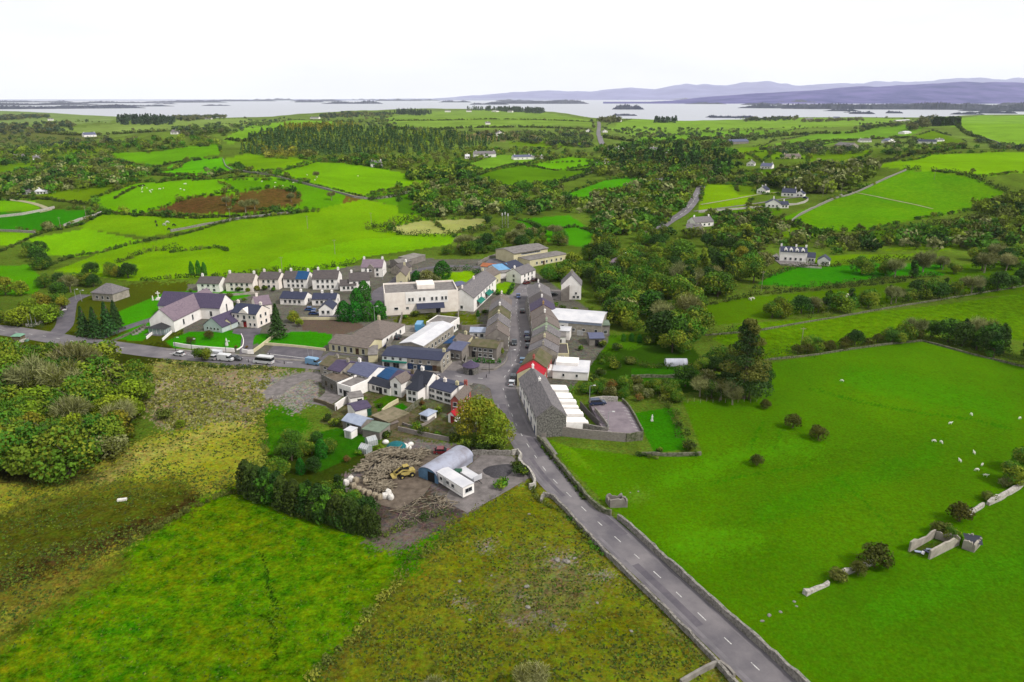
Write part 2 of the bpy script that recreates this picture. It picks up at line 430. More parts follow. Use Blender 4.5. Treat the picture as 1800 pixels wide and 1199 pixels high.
for q in ((940, 1060), (870, 1110), (1000, 1040)): stroke([q, (q[0] + 20, q[1] + 8)], 16, (60, 54, 22), (76, 70, 30), soft=.7, jit=1)
field([(690, 1010), (720, 970), (800, 930), (780, 960), (720, 1010), (690, 1040)], (46, 124, 12), (64, 110, 14), 1.2, 1)
stroke([(560, 1199), (640, 1100), (700, 1020)], 26, (104, 96, 34), (84, 92, 24), soft=.8, jit=1)
stroke([(-40, 1036), (60, 998), (140, 968), (230, 930), (300, 904), (352, 880)], 24, (58, 52, 20), (74, 62, 28), jit=1)
stroke([(-40, 1150), (40, 1094), (120, 1040), (200, 990)], 46, (96, 80, 32), (80, 84, 20), soft=.7, jit=1)
stroke([(-40, 930), (80, 890), (220, 860), (330, 862)], 30, (56, 70, 14), (72, 74, 20), soft=.7, jit=1)
stroke([(10, 836), (90, 846), (190, 834), (230, 812)], 28, (66, 58, 32), (60, 64, 24), soft=.8, jit=1)
stroke([(180, 840), (260, 800), (340, 776), (440, 742)], 22, (168, 160, 84), soft=.6, jit=1)
for q in ((460, 975), (466, 1000), (470, 1030), (480, 1050), (472, 1080), (474, 1120)): stroke([q, (q[0] + 8, q[1] + 34)], 4, (26, 52, 8), (36, 56, 10))
field([(238, 668), (300, 640), (400, 636), (496, 640), (470, 690), (460, 734), (380, 744), (300, 752), (244, 716)], (178, 164, 124), (122, 112, 82), 1.6, 1)
field([(270, 690), (380, 672), (460, 690), (440, 738), (330, 746)], (144, 132, 106), (102, 96, 70), 1.7, 1.5)
field([(256, 640), (300, 626), (420, 640), (350, 660), (270, 668)], (152, 138, 92), (116, 124, 46), 1.6, 1)
field([(462, 664), (540, 646), (600, 660), (600, 700), (520, 728), (462, 700)], (150, 146, 138), (118, 112, 98), 1.5, 1)
field([(452, 722), (500, 716), (545, 748), (530, 780), (470, 810), (458, 780)], (46, 124, 14), (60, 104, 18), 1.2, .6)
field([(470, 806), (560, 770), (640, 760), (700, 800), (720, 860), (640, 920), (520, 890)], (58, 74, 26), (44, 56, 20), 1.2, 1)
field([(560, 760), (640, 742), (700, 752), (650, 790), (560, 830)], (34, 104, 16), (44, 92, 18))
# --- village ground
field([(-300, 566), (60, 556), (130, 520), (260, 500), (340, 500), (300, 600), (200, 612), (-300, 640)], (74, 92, 28), (62, 74, 26), 1, 1)
field([(330, 500), (560, 478), (700, 455), (860, 455), (930, 470), (1000, 520), (1060, 560), (1070, 600), (1040, 640), (1000, 690), (900, 700), (760, 700), (560, 640), (320, 610)], (112, 108, 100), (92, 92, 78), 1.3)
field([(560, 640), (760, 660), (840, 690), (840, 760), (700, 770), (600, 745), (560, 700)], (112, 108, 96), (76, 88, 52), 1.4)
field([(190, 556), (290, 514), (420, 506), (440, 520), (380, 536), (300, 548), (240, 582), (200, 580)], (60, 152, 12), (50, 132, 12))
field([(196, 596), (262, 566), (276, 580), (250, 600)], (52, 146, 14), (44, 126, 14))
field([(290, 600), (330, 584), (430, 580), (428, 612), (306, 612)], (48, 148, 12), (42, 128, 12))
field([(440, 610), (450, 586), (480, 586), (580, 580), (586, 600), (560, 614), (450, 604)], (46, 146, 12), (40, 126, 12))
field([(530, 560), (620, 556), (640, 575), (600, 590), (530, 580)], (104, 88, 76), (90, 78, 66), 1)
field([(760, 480), (830, 476), (845, 496), (800, 508), (770, 506)], (122, 184, 12), (108, 164, 12))
field([(860, 500), (905, 494), (902, 516), (876, 516)], (112, 176, 14), (98, 156, 14))
field([(700, 545), (800, 548), (850, 556), (850, 574), (780, 576), (690, 566)], (84, 110, 30), (92, 92, 40), 1.4, 1)
field([(560, 742), (640, 690), (700, 690), (760, 720), (800, 745), (760, 790), (660, 770)], (82, 92, 52), (92, 84, 66), 1.4)
field([(690, 716), (706, 708), (722, 720), (705, 732)], (34, 116, 16), (30, 100, 14))
field([(655, 706), (690, 690), (700, 704), (665, 724)], (44, 112, 18), (60, 92, 24))
# --- the timber yard
field([(600, 840), (720, 775), (830, 790), (905, 800), (935, 835), (880, 870), (820, 905), (720, 960), (660, 945)], (120, 112, 108), (98, 90, 86), 1.2, .5)
field([(640, 880), (760, 860), (830, 900), (760, 950), (690, 960), (650, 930)], (100, 92, 84), (74, 64, 54), 1.6, .8)
field([(810, 830), (850, 812), (880, 818), (850, 840)], (128, 118, 72), (110, 112, 60), 1.3, 1)
field([(854, 826), (880, 810), (906, 816), (900, 836), (868, 842)], (66, 64, 66), (58, 56, 60), 1)
field([(650, 950), (700, 920), (760, 935), (740, 958), (690, 965)], (112, 100, 92), (92, 84, 74), 1.2, 1)
# --- faint tracks in the grass
for pts, wd, c in [([(1425, 685), (1500, 705), (1600, 722), (1700, 738), (1780, 752)], 3, (44, 108, 6)), ([(1340, 742), (1326, 770), (1316, 792)], 3, (46, 112, 6)),
                   ([(1376, 752), (1372, 772), (1362, 792)], 3, (46, 112, 6)), ([(1250, 850), (1320, 836), (1420, 820)], 3, (48, 116, 5)),
                   ([(1470, 840), (1530, 890), (1580, 940)], 3, (48, 114, 5)), ([(470, 980), (460, 1010), (482, 1040), (470, 1090), (485, 1120)], 3, (48, 84, 12))]:
    stroke(pts, wd, c, soft=.8)
for k in range(7):
    stroke([(960 + 5 * k, 775 + 2 * k), (1000 + 9 * k, 815 + 3 * k)], 2.5, (112, 150, 20), soft=.45)

stroke([(p[0] - 44 * (p[1] - 640) / 500, p[1]) for p in ROAD[:11]], 26, (96, 98, 40), (120, 112, 78), soft=.8, jit=1)
stroke([(p[0] + 34 * (p[1] - 640) / 500, p[1]) for p in ROAD[:11]], 14, (74, 92, 26), (88, 92, 40), soft=.7, jit=1)
for pts, wd, c in [([(1085, 930), (1130, 960), (1230, 1050)], 30, (54, 112, 6)), ([(1500, 660), (1620, 690), (1760, 720)], 40, (60, 124, 4)), ([(1180, 840), (1300, 800), (1440, 790)], 36, (84, 146, 8)), ([(1350, 900), (1480, 860), (1640, 800)], 40, (60, 124, 4)), ([(1200, 960), (1330, 950)], 46, (86, 144, 8)), ([(1560, 1080), (1700, 1020), (1800, 990)], 60, (64, 130, 6)), ([(1100, 870), (1124, 864)], 24, (104, 134, 40))]:
    stroke(pts, wd, c, soft=.5, jit=1)
gm, nt, N, L, P = nodes("ground_cover")
P.inputs["Roughness"].default_value = .95; P.inputs["Specular IOR Level"].default_value = 0.0
aA = N.new("ShaderNodeAttribute"); aA.attribute_name = "tone_a"
aB = N.new("ShaderNodeAttribute"); aB.attribute_name = "tone_b"
aK = N.new("ShaderNodeAttribute"); aK.attribute_name = "patchy"
gp = N.new("ShaderNodeNewGeometry")
def noise(scale, detail, rough=.6, dist=0.0):
    n = N.new("ShaderNodeTexNoise"); n.inputs["Scale"].default_value = scale; n.inputs["Detail"].default_value = detail
    n.inputs["Roughness"].default_value = rough; n.inputs["Distortion"].default_value = dist
    L.new(gp.outputs["Position"], n.inputs["Vector"]); return n.outputs["Fac"]
def math_(op, a, b=None, c=None):
    n = N.new("ShaderNodeMath"); n.operation = op
    for i, v in enumerate((a, b, c)):
        if v is None: continue
        if isinstance(v, (int, float)): n.inputs[i].default_value = v
        else: L.new(v, n.inputs[i])
    return n.outputs[0]
n0 = noise(.012, 4, .6, .6); n1 = noise(.03, 7, .62, .4); n2 = noise(.32, 6, .7); n3 = noise(1.7, 5, .75)
s = math_('ADD', math_('MULTIPLY', n1, .5), math_('MULTIPLY', n2, .5))
fac = math_('MULTIPLY_ADD', math_('SUBTRACT', s, .5), math_('MULTIPLY', aK.outputs["Fac"], 3.6), .5)
cl = N.new("ShaderNodeClamp"); L.new(fac, cl.inputs[0])
mixc = N.new("ShaderNodeMix"); mixc.data_type = 'RGBA'
L.new(cl.outputs[0], mixc.inputs[0]); L.new(aA.outputs["Color"], mixc.inputs[6]); L.new(aB.outputs["Color"], mixc.inputs[7])
val = math_('ADD', math_('ADD', math_('MULTIPLY', math_('SUBTRACT', n3, .5), math_('MULTIPLY_ADD', aK.outputs["Fac"], 1.9, -.35)), 1.0), math_('MULTIPLY', math_('SUBTRACT', n2, .5), math_('MULTIPLY_ADD', aK.outputs["Fac"], 4.2, -3.3)))
val = math_('ADD', val, math_('MULTIPLY', math_('SUBTRACT', n0, .5), 1.0))
vm = N.new("ShaderNodeVectorMath"); vm.operation = 'SCALE'
L.new(mixc.outputs[2], vm.inputs[0]); L.new(val, vm.inputs["Scale"])
nh = N.new("ShaderNodeTexNoise"); nh.inputs["Scale"].default_value = .9; nh.inputs["Detail"].default_value = 5; nh.inputs["Roughness"].default_value = .75
L.new(gp.outputs["Position"], nh.inputs["Vector"])
h1 = N.new("ShaderNodeVectorMath"); h1.operation = 'SUBTRACT'; L.new(nh.outputs["Color"], h1.inputs[0]); h1.inputs[1].default_value = (.5, .5, .5)
h2 = N.new("ShaderNodeVectorMath"); h2.operation = 'SCALE'; L.new(h1.outputs[0], h2.inputs[0]); L.new(math_('MULTIPLY_ADD', aK.outputs["Fac"], 1.5, -.6), h2.inputs["Scale"])
h3 = N.new("ShaderNodeVectorMath"); h3.operation = 'ADD'; L.new(h2.outputs[0], h3.inputs[0]); h3.inputs[1].default_value = (1, 1, 1)
h4 = N.new("ShaderNodeVectorMath"); h4.operation = 'MULTIPLY'; L.new(h3.outputs[0], h4.inputs[0]); L.new(vm.outputs[0], h4.inputs[1])
h5 = N.new("ShaderNodeVectorMath"); h5.operation = 'MAXIMUM'; L.new(h4.outputs[0], h5.inputs[0]); h5.inputs[1].default_value = (.001, .001, .0005)
L.new(h5.outputs[0], P.inputs["Base Color"])
bp = N.new("ShaderNodeBump"); bp.inputs["Distance"].default_value = .5
L.new(math_('MULTIPLY', aK.outputs["Fac"], .35), bp.inputs["Strength"])
L.new(math_('ADD', n2, math_('MULTIPLY', n3, .5)), bp.inputs["Height"]); L.new(bp.outputs[0], P.inputs["Normal"])

nr, nc = len(RY), len(BE)
ii = (np.arange(nr - 1)[:, None] * nc + np.arange(nc - 1)[None, :]).ravel()
fl = np.stack([ii, ii + 1, ii + nc + 1, ii + nc], 1).ravel()
me = mesh_np("ground", np.stack([GX, GY, GZ], 1), fl, 4, gm, True,
             {"tone_a": ('FLOAT_COLOR', CA), "tone_b": ('FLOAT_COLOR', CB), "patchy": ('FLOAT', CK)})
tag(link("ground", me), kind="structure")

# ================================================================== lake, islands, far shore
lm, nt, N, L, P = nodes("lake_water")
P.inputs["Base Color"].default_value = (.24, .25, .29, 1); P.inputs["Roughness"].default_value = .36; P.inputs["IOR"].default_value = 1.6  # pale base colour stands in for sky reflected off the ripples
P.inputs["Specular IOR Level"].default_value = 1.0
tcn = N.new("ShaderNodeTexCoord"); wn = N.new("ShaderNodeTexNoise"); wn.inputs["Scale"].default_value = .02; wn.inputs["Detail"].default_value = 4
L.new(tcn.outputs["Object"], wn.inputs["Vector"])
wb = N.new("ShaderNodeBump"); wb.inputs["Strength"].default_value = .15; wb.inputs["Distance"].default_value = 1.0
L.new(wn.outputs["Fac"], wb.inputs["Height"]); L.new(wb.outputs[0], P.inputs["Normal"])
mb = MB(); mb.poly([(-35000, 1500, LZ), (35000, 1500, LZ), (35000, 31000, LZ), (-35000, 31000, LZ)])
tag(mb.build("lake", lm), kind="structure")

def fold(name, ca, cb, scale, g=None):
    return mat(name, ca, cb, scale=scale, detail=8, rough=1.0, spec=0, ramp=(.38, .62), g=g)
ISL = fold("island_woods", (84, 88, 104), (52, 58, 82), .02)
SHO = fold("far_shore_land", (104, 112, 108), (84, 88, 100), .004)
def island(px, wpx, py, hpx, m=None, dep=.35, seed=0, rag=.35, name="island", pxy=None):
    """low wooded land in the lake: waterline centre px,py, width and height as seen"""
    x, y = on_plane(px, py, LZ); x, y = float(x), float(y)
    sl = math.hypot(y, x, H - LZ) / F
    W, Hh = wpx * sl * 1.1, hpx * sl * 1.25
    D = max(W * dep, 60)
    n, k = max(24, int(wpx * 1.5)), 12
    r = np.random.default_rng(seed + 2000 + int(px))
    prof = np.interp(np.linspace(0, 1, n), np.linspace(0, 1, 9), np.r_[.2, .4 + .6 * r.random(7), .2]) * (1 - rag + rag * r.random(n) * 1.2)
    vs = []
    for j in range(k):
        t = j / (k - 1)
        e = math.sin(math.pi * min(1, max(0, t)) ** .8) ** .6 if 0 < t < 1 else 0
        for i in range(n):
            s = i / (n - 1) * 2 - 1
            c = math.sqrt(max(0, 1 - abs(s) ** 2.5))
            vs.append((s * W / 2, (t - .15) * D * (.25 + .75 * c) + (r.random() - .5) * D * .02, -1 + (Hh + 1) * prof[i] * e * (.3 + .7 * c ** .7) * (.85 + .3 * r.random() * (j > 0))))
    ii = (np.arange(k - 1)[:, None] * n + np.arange(n - 1)[None, :]).ravel()
    me = mesh_np(name, np.array(vs), np.stack([ii, ii + 1, ii + n + 1, ii + n], 1).ravel(), 4, m or ISL, False)
    o = link(name, me, None, (x, y, LZ), -math.atan2(x, y))
    return tag(o, kind="structure")
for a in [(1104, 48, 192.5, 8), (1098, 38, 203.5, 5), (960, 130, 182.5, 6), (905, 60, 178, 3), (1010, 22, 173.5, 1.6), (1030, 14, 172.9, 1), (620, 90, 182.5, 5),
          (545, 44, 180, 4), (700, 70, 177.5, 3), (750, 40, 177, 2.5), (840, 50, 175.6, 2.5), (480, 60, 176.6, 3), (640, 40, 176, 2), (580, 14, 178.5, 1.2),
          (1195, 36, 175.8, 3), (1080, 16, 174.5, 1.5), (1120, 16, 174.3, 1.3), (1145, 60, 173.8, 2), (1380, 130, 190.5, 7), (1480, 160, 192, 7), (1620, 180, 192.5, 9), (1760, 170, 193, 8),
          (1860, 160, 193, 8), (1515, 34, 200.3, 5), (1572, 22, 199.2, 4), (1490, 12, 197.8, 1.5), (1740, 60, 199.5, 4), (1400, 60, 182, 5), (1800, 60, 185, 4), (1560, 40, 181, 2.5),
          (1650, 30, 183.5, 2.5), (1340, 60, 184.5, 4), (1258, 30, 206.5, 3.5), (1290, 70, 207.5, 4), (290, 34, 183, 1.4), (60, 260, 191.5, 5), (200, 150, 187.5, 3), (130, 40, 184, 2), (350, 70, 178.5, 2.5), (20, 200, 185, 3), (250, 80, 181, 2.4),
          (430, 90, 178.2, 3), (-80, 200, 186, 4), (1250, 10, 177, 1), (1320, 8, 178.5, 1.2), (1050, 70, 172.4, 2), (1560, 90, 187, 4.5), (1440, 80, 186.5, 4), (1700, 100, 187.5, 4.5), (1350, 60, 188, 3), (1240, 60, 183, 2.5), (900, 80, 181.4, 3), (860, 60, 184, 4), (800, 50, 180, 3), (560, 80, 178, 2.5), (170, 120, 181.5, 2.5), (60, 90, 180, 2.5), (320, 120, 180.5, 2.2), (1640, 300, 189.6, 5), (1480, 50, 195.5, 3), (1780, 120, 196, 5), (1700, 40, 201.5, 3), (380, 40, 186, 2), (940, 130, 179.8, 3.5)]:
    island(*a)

def hillrange(name, prof, Y, Dp, base_py, m, seed):
    """far hills: skyline profile [(px, py)], foot at base_py on the lake plane, distances of the foot and of the crest"""
    n = 260; k = 26
    pxs = np.linspace(prof[0][0], prof[-1][0], n)
    top = np.interp(pxs, [p[0] for p in prof], [p[1] for p in prof])
    r = np.random.default_rng(seed)
    top = top + (2.5 if Y > 20000 else 0) + np.convolve(r.random(n + 8) - .5, np.ones(5) / 5, 'same')[:n] * 1.6
    u, a, b = ray(pxs, top)
    be = u / a; hz_ = H + b / a * Y - LZ
    hz_ = np.maximum(hz_, 4)
    foot = np.full(n, float(base_py))
    vs = []
    X2, Y2 = [], []
    for j in range(k):
        t = j / (k - 1) * 1.1
        yy = foot + (Y - foot) * t
        e = np.where(t <= 1, np.sin(np.pi / 2 * np.minimum(t, 1)) ** 1.15, 1 - (t - 1) * 1.5)
        xx = be * yy
        bump = (vnoise(xx, yy, 900, seed) - .5) * .28 + (vnoise(xx, yy, 350, seed + 1) - .5) * .12
        z = LZ - 2 + hz_ * e * (1 + bump * (t < .97)) + 2
        vs.append(np.stack([xx, yy, np.where(t == 0, LZ - 1, z)], 1))
    ii = (np.arange(k - 1)[:, None] * n + np.arange(n - 1)[None, :]).ravel()
    me = mesh_np(name, np.concatenate(vs), np.stack([ii, ii + 1, ii + n + 1, ii + n], 1).ravel(), 4, m, True)
    return tag(link(name, me), kind="structure")
HL1 = fold("haze_blue_slopes", (138, 138, 184), (112, 112, 164), .0012)  # blue-violet haze of distance put into the slope colour
HL2 = fold("haze_blue_wooded_slopes", (104, 96, 160), (48, 54, 122), .0022)  # woods tinted with the same distance haze in their base colour
HL3 = fold("low_shore", (160, 164, 196), (136, 140, 178), .002)  # pale haze blue mixed into the land colour
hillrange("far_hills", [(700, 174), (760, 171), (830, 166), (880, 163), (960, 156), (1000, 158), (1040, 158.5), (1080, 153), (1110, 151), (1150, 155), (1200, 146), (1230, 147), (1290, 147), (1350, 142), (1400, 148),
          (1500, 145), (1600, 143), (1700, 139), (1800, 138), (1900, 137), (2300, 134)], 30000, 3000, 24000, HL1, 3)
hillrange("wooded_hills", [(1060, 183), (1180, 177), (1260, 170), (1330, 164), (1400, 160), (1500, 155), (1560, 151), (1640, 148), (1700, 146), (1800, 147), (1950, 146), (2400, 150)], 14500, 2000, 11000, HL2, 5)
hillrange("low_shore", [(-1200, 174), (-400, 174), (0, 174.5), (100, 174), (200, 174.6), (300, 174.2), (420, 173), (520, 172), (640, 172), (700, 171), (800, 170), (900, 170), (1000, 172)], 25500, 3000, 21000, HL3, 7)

# ================================================================== the damp air between here and the far hills
hm = bpy.data.materials.new("damp_air"); hm.use_nodes = True
nt = hm.node_tree; nt.nodes.clear()
o_ = nt.nodes.new("ShaderNodeOutputMaterial"); v_ = nt.nodes.new("ShaderNodeVolumePrincipled")
v_.inputs["Color"].default_value = (.86, .89, 1.0, 1); v_.inputs["Density"].default_value = HAZE; v_.inputs["Anisotropy"].default_value = .0
nt.links.new(v_.outputs[0], o_.inputs["Volume"])
mb = MB(); mb.box(-36000, 36000, -400, 34500, LZ - 8, 1050)
tag(mb.build("haze", hm), kind="stuff")
# ================================================================== roads, paths, yards
def smooth_line(P, step=4.0):
    """Catmull-Rom through the points, resampled"""
    out = []
    n = len(P)
    for i in range(n - 1):
        p0, p1, p2, p3 = P[max(i - 1, 0)], P[i], P[i + 1], P[min(i + 2, n - 1)]
        m = max(1, int((p2 - p1).length / step))
        for k in range(m):
            t = k / m
            out.append(.5 * ((2 * p1) + (p2 - p0) * t + (2 * p0 - 5 * p1 + 4 * p2 - p3) * t * t + (3 * p1 - p0 - 3 * p2 + p3) * t ** 3))
    out.append(P[-1])
    return out

def sides(L_):
    ns = []
    for i, p in enumerate(L_):
        d = (L_[min(i + 1, len(L_) - 1)] - L_[max(i - 1, 0)]); d.z = 0; d.normalize()
        ns.append(Vector((-d.y, d.x, 0)))
    return ns

def ribbon(name, pts, a, b, lift, m, step=4.0, thick=0.0, world=False, kind="structure"):
    """surface between the offsets a and b (to the left of the line) that lies on the terrain"""
    P = [Vector(p) for p in pts] if world else GL(pts)
    L_ = smooth_line(P, step); ns = sides(L_); mb = MB()
    for p, n in zip(L_, ns):
        for o in (a, b):
            q = p + n * o; z = hz(q.x, q.y) + lift
            mb.v.append((q.x, q.y, z))
            if thick: mb.v.append((q.x, q.y, z - thick))
    k = 4 if thick else 2
    for i in range(len(L_) - 1):
        j = i * k
        if thick:
            mb.f += [(j, j + 2, j + 2 + k, j + k), (j, j + k, j + 1 + k, j + 1), (j + 2, j + 3, j + 3 + k, j + 2 + k)]
        else:
            mb.f.append((j, j + 1, j + 1 + k, j + k))
    if thick:
        mb.f += [(0, 1, 3, 2), tuple(len(mb.v) - 4 + q for q in (0, 2, 3, 1))]
    o = mb.build(name, m)
    if kind: tag(o, kind=kind)
    return o

def patch(name, poly, lift, m, kind="structure"):
    P = GL(poly)
    mb = MB(); mb.poly([(p.x, p.y, hz(p.x, p.y) + lift) for p in P])
    return tag(mb.build(name, m), kind=kind)

ASPH = mat("asphalt", (136, 130, 132), (100, 96, 102), scale=.12, detail=11, bump=.15, bscale=8, ramp=(.36, .66))
ASPD = mat("old_asphalt", (112, 106, 112), (88, 84, 92), scale=.3, detail=8, bump=.15, bscale=8)
PAVE = mat("pavement_concrete", (150, 144, 138), (122, 116, 110), scale=.5)
LINE = mat("road_paint", (226, 224, 220), (140, 136, 136), scale=3.5, ramp=(.42, .7))
GRAV = mat("grey_gravel", (140, 132, 130), (104, 98, 96), scale=.5, detail=9, bump=.3)
DIRT = mat("bare_earth", (126, 112, 98), (86, 74, 62), scale=.5, detail=9, bump=.4)
LAWN = mat("mown_lawn", (62, 160, 14), (46, 130, 12), scale=.25, detail=6, rough=.95, spec=.05)
CONC = mat("grey_concrete", (160, 154, 146), (120, 114, 106), scale=.5, detail=7)
TAN = mat("sandy_track", (176, 168, 140), (150, 150, 100), scale=.2, detail=6)

WEST = [(-120, 572), (0, 580), (70, 590), (130, 600), (220, 612), (300, 622), (400, 630), (480, 636), (560, 641), (640, 650), (720, 656), (800, 661), (850, 666), (884, 672)]
ribbon("main_road", ROAD, -3.7, 3.7, .06, ASPH)
ribbon("square_road", WEST[6:], -4.2, 4.2, .052, ASPH)
ribbon("west_road", WEST[:7], -4.5, 4.5, .048, ASPH)
patch("road_junction", [(838, 668), (846, 655), (884, 650), (904, 645), (905, 664), (898, 690), (886, 700), (868, 688)], .056, ASPH)
patch("market_square", [(772, 652), (795, 636), (822, 632), (884, 636), (898, 636), (890, 648), (868, 656), (838, 658)], .045, GRAV)
patch("forecourt", [(468, 622), (484, 604), (572, 612), (560, 636), (500, 634)], .044, ASPD)
patch("lay_by", [(288, 632), (296, 616), (470, 628), (500, 640), (480, 646), (380, 642)], .040, ASPD)
ribbon("school_street", [(92, 592), (112, 574), (118, 548), (124, 530), (150, 518)], -3, 3, .035, ASPD)
ribbon("church_drive", [(176, 594), (206, 582), (240, 570), (276, 558), (284, 548)], -2.2, 2.2, .05, ASPD)
ribbon("church_walk", [(268, 590), (284, 582)], -3.4, 3.4, .055, ASPD)
ribbon("house_drive", [(432, 622), (434, 606), (436, 590), (442, 578)], -2.0, 2.0, .062, ASPD)
patch("drive_apron", [(408, 586), (412, 578), (460, 577), (456, 588), (436, 591)], .058, ASPD)
ribbon("back_lane", [(560, 556), (620, 556), (660, 534), (668, 512), (690, 500), (706, 486)], -3, 3, .07, ASPD)
patch("hotel_yard", [(640, 552), (660, 520), (672, 540), (680, 556)], .05, ASPD)
patch("court", [(672, 602), (674, 588), (686, 572), (700, 574), (690, 590), (676, 610)], .07, mat("blue_sports_surface", (28, 44, 168), (22, 36, 140), scale=.3))
patch("school_yard", [(560, 632), (580, 618), (648, 628), (672, 610), (684, 600), (676, 640), (640, 648)], .042, ASPD)
patch("depot_yard", [(690, 590), (700, 572), (752, 572), (744, 582), (706, 612), (684, 612)], .041, CONC)
patch("tarpaulin_yard", [(768, 604), (780, 590), (800, 590), (796, 604)], .06, mat("blue_felt", (34, 86, 140), (26, 66, 112)))
ribbon("upper_street", [(700, 486), (760, 470), (840, 470), (880, 488)], -2, 2, .05, ASPD)
patch("hall_forecourt", [(848, 468), (860, 456), (900, 448), (902, 462), (880, 470)], .30, ASPD)
def platform(name, poly, zt, m, zb=-2.0):
    x, y = on_plane([p[0] for p in poly], [p[1] for p in poly], zt); n = len(poly)
    mb = MB(); mb.v = [(a, b, zt) for a, b in zip(x, y)] + [(a, b, zb) for a, b in zip(x, y)]
    mb.f = [tuple(range(n - 1, -1, -1))] + [(i, (i + 1) % n, n + (i + 1) % n, n + i) for i in range(n)]
    return tag(mb.build(name, m), kind="structure")
CPZ = 1.6
platform("village_car_park", [(1042, 722), (1036, 706), (1092, 706), (1104, 716), (1128, 760), (1064, 763)], CPZ, mat("tarmac_mauve", (146, 134, 140), (122, 110, 118), scale=.35, detail=8))
patch("side_yard", [(985, 529), (950, 520), (955, 508), (986, 510)], .05, GRAV)
patch("timber_yard_ground", [(640, 880), (610, 846), (690, 800), (730, 788), (800, 800), (770, 836), (745, 870), (700, 896)], .035, DIRT)
patch("site_gravel", [(800, 842), (846, 800), (900, 802), (934, 838), (880, 870), (822, 902), (780, 880)], .04, GRAV)
ribbon("rubble_track", [(470, 700), (500, 676), (540, 660), (580, 668), (590, 690), (560, 712)], -3, 3, .045, GRAV, step=3)
ribbon("hill_road", [(1132, 418), (1150, 408), (1176, 390), (1202, 374), (1218, 356), (1228, 338), (1236, 318)], -3.6, 3.6, .35, ASPH, step=8)
ribbon("distant_road", [(1066, 264), (1056, 248), (1052, 234), (1053, 222), (1052, 214)], -4.5, 4.5, .8, ASPH, step=25)
ribbon("farm_track", [(1484, 336), (1520, 342), (1568, 352), (1612, 361), (1640, 368)], -.9, .9, .3, TAN, step=8)
ribbon("garden_path", [(1232, 360), (1280, 352), (1330, 343), (1370, 338)], -1.1, 1.1, .25, TAN, step=8)
ribbon("garden_drive", [(1220, 372), (1270, 366), (1330, 358), (1376, 350), (1410, 346)], -1.5, 1.5, .25, GRAV, step=8)
ribbon("farm_lane", [(0, 350), (50, 356), (88, 370), (70, 374)], -1.6, 1.6, .25, TAN, step=8)
patch("house_forecourt", [(1354, 452), (1366, 446), (1372, 458), (1430, 464), (1440, 468), (1372, 466)], .3, GRAV)
for a, b, l, r_ in ((2, 4, 1.0, 2.4), (5, 6, -2.8, -1.2), (7, 9, .8, 1.7), (9, 10, -2.6, -.6), (11, 12, .7, 2.6)): ribbon("road_repair", ROAD[a:b + 1], l, r_, .0635, ASPD)
for off in (-2.75, 2.75): ribbon("road_wheel_track", ROAD[:13], off - .32, off + .32, .0632, mat("polished_asphalt", (132, 126, 130), (108, 104, 108), scale=.3, detail=9, rough=.6))
# pavements with a real kerb
def road_part(a, b, da, db, name="pavement", pts=ROAD): return ribbon(name, pts[a:b], da, db, .17, PAVE, thick=.16, step=3)
road_part(16, 22, -5.6, -3.75); road_part(16, 21, 3.75, 5.4); road_part(9, 14, -5.4, -3.75)
ribbon("pavement", [(600, 658), (680, 664), (760, 670), (830, 676)], -.8, .8, .17, PAVE, thick=.16)
ribbon("pavement", [(470, 630), (560, 636), (640, 645), (720, 650), (770, 655)], -.7, .7, .17, PAVE, thick=.16)
ribbon("pavement", [(290, 614), (400, 623), (470, 628)], -.7, .7, .17, PAVE, thick=.16)
# painted lines: one object
mb = MB()
def dashes(pts, ln, gap, wd=.14, off=0.0, lift=.075, far=False):
    L_ = smooth_line(GL(pts), .5); ns = sides(L_); acc = 0.0; cur = []
    for i in range(len(L_) - 1):
        d = (L_[i + 1] - L_[i]).length
        on = (acc % (ln + gap)) < ln
        p = L_[i] + ns[i] * off
        if on: cur.append((p, ns[i]))
        if (not on or i == len(L_) - 2) and len(cur) > 1:
            (p0, n0), (p1, n1) = cur[0], cur[-1]
            z0, z1 = hz(p0.x, p0.y) + lift, hz(p1.x, p1.y) + lift
            mb.poly([(p0.x - n0.x * wd, p0.y - n0.y * wd, z0), (p1.x - n1.x * wd, p1.y - n1.y * wd, z1), (p1.x + n1.x * wd, p1.y + n1.y * wd, z1), (p0.x + n0.x * wd, p0.y + n0.y * wd, z0)])
        if not on: cur = []
        acc += d
dashes(ROAD[:14], 2.4, 3.6, .085); dashes(ROAD[14:], 2.0, 2.8, .09)
dashes(WEST[1:13], 2.4, 4.6, .13, lift=.07)
dashes([(470, 622), (520, 628), (560, 633)], 60, 1, .16, lift=.07)
dashes([(1226, 340), (1218, 356), (1202, 374), (1176, 390)], 8, 6, .2, lift=.45)
for i in range(8):                                              # bays of the car park
    t = i / 7
    for p, q in (((1049 + 15 * t, 722 + 35 * t), (1062 + 13 * t, 723 + 35 * t)), ((1094 + 22 * t, 716 + 40 * t), (1104 + 22 * t, 718 + 40 * t))):
        A, B = (Vector((*map(float, on_plane(*c, CPZ)), CPZ + .006)) for c in (p, q)); d = (B - A); d.normalize(); n = Vector((-d.y, d.x, 0)) * .07
        mb.poly([A - n, B - n, B + n, A + n])
tag(mb.build("road_markings", LINE), kind="structure")

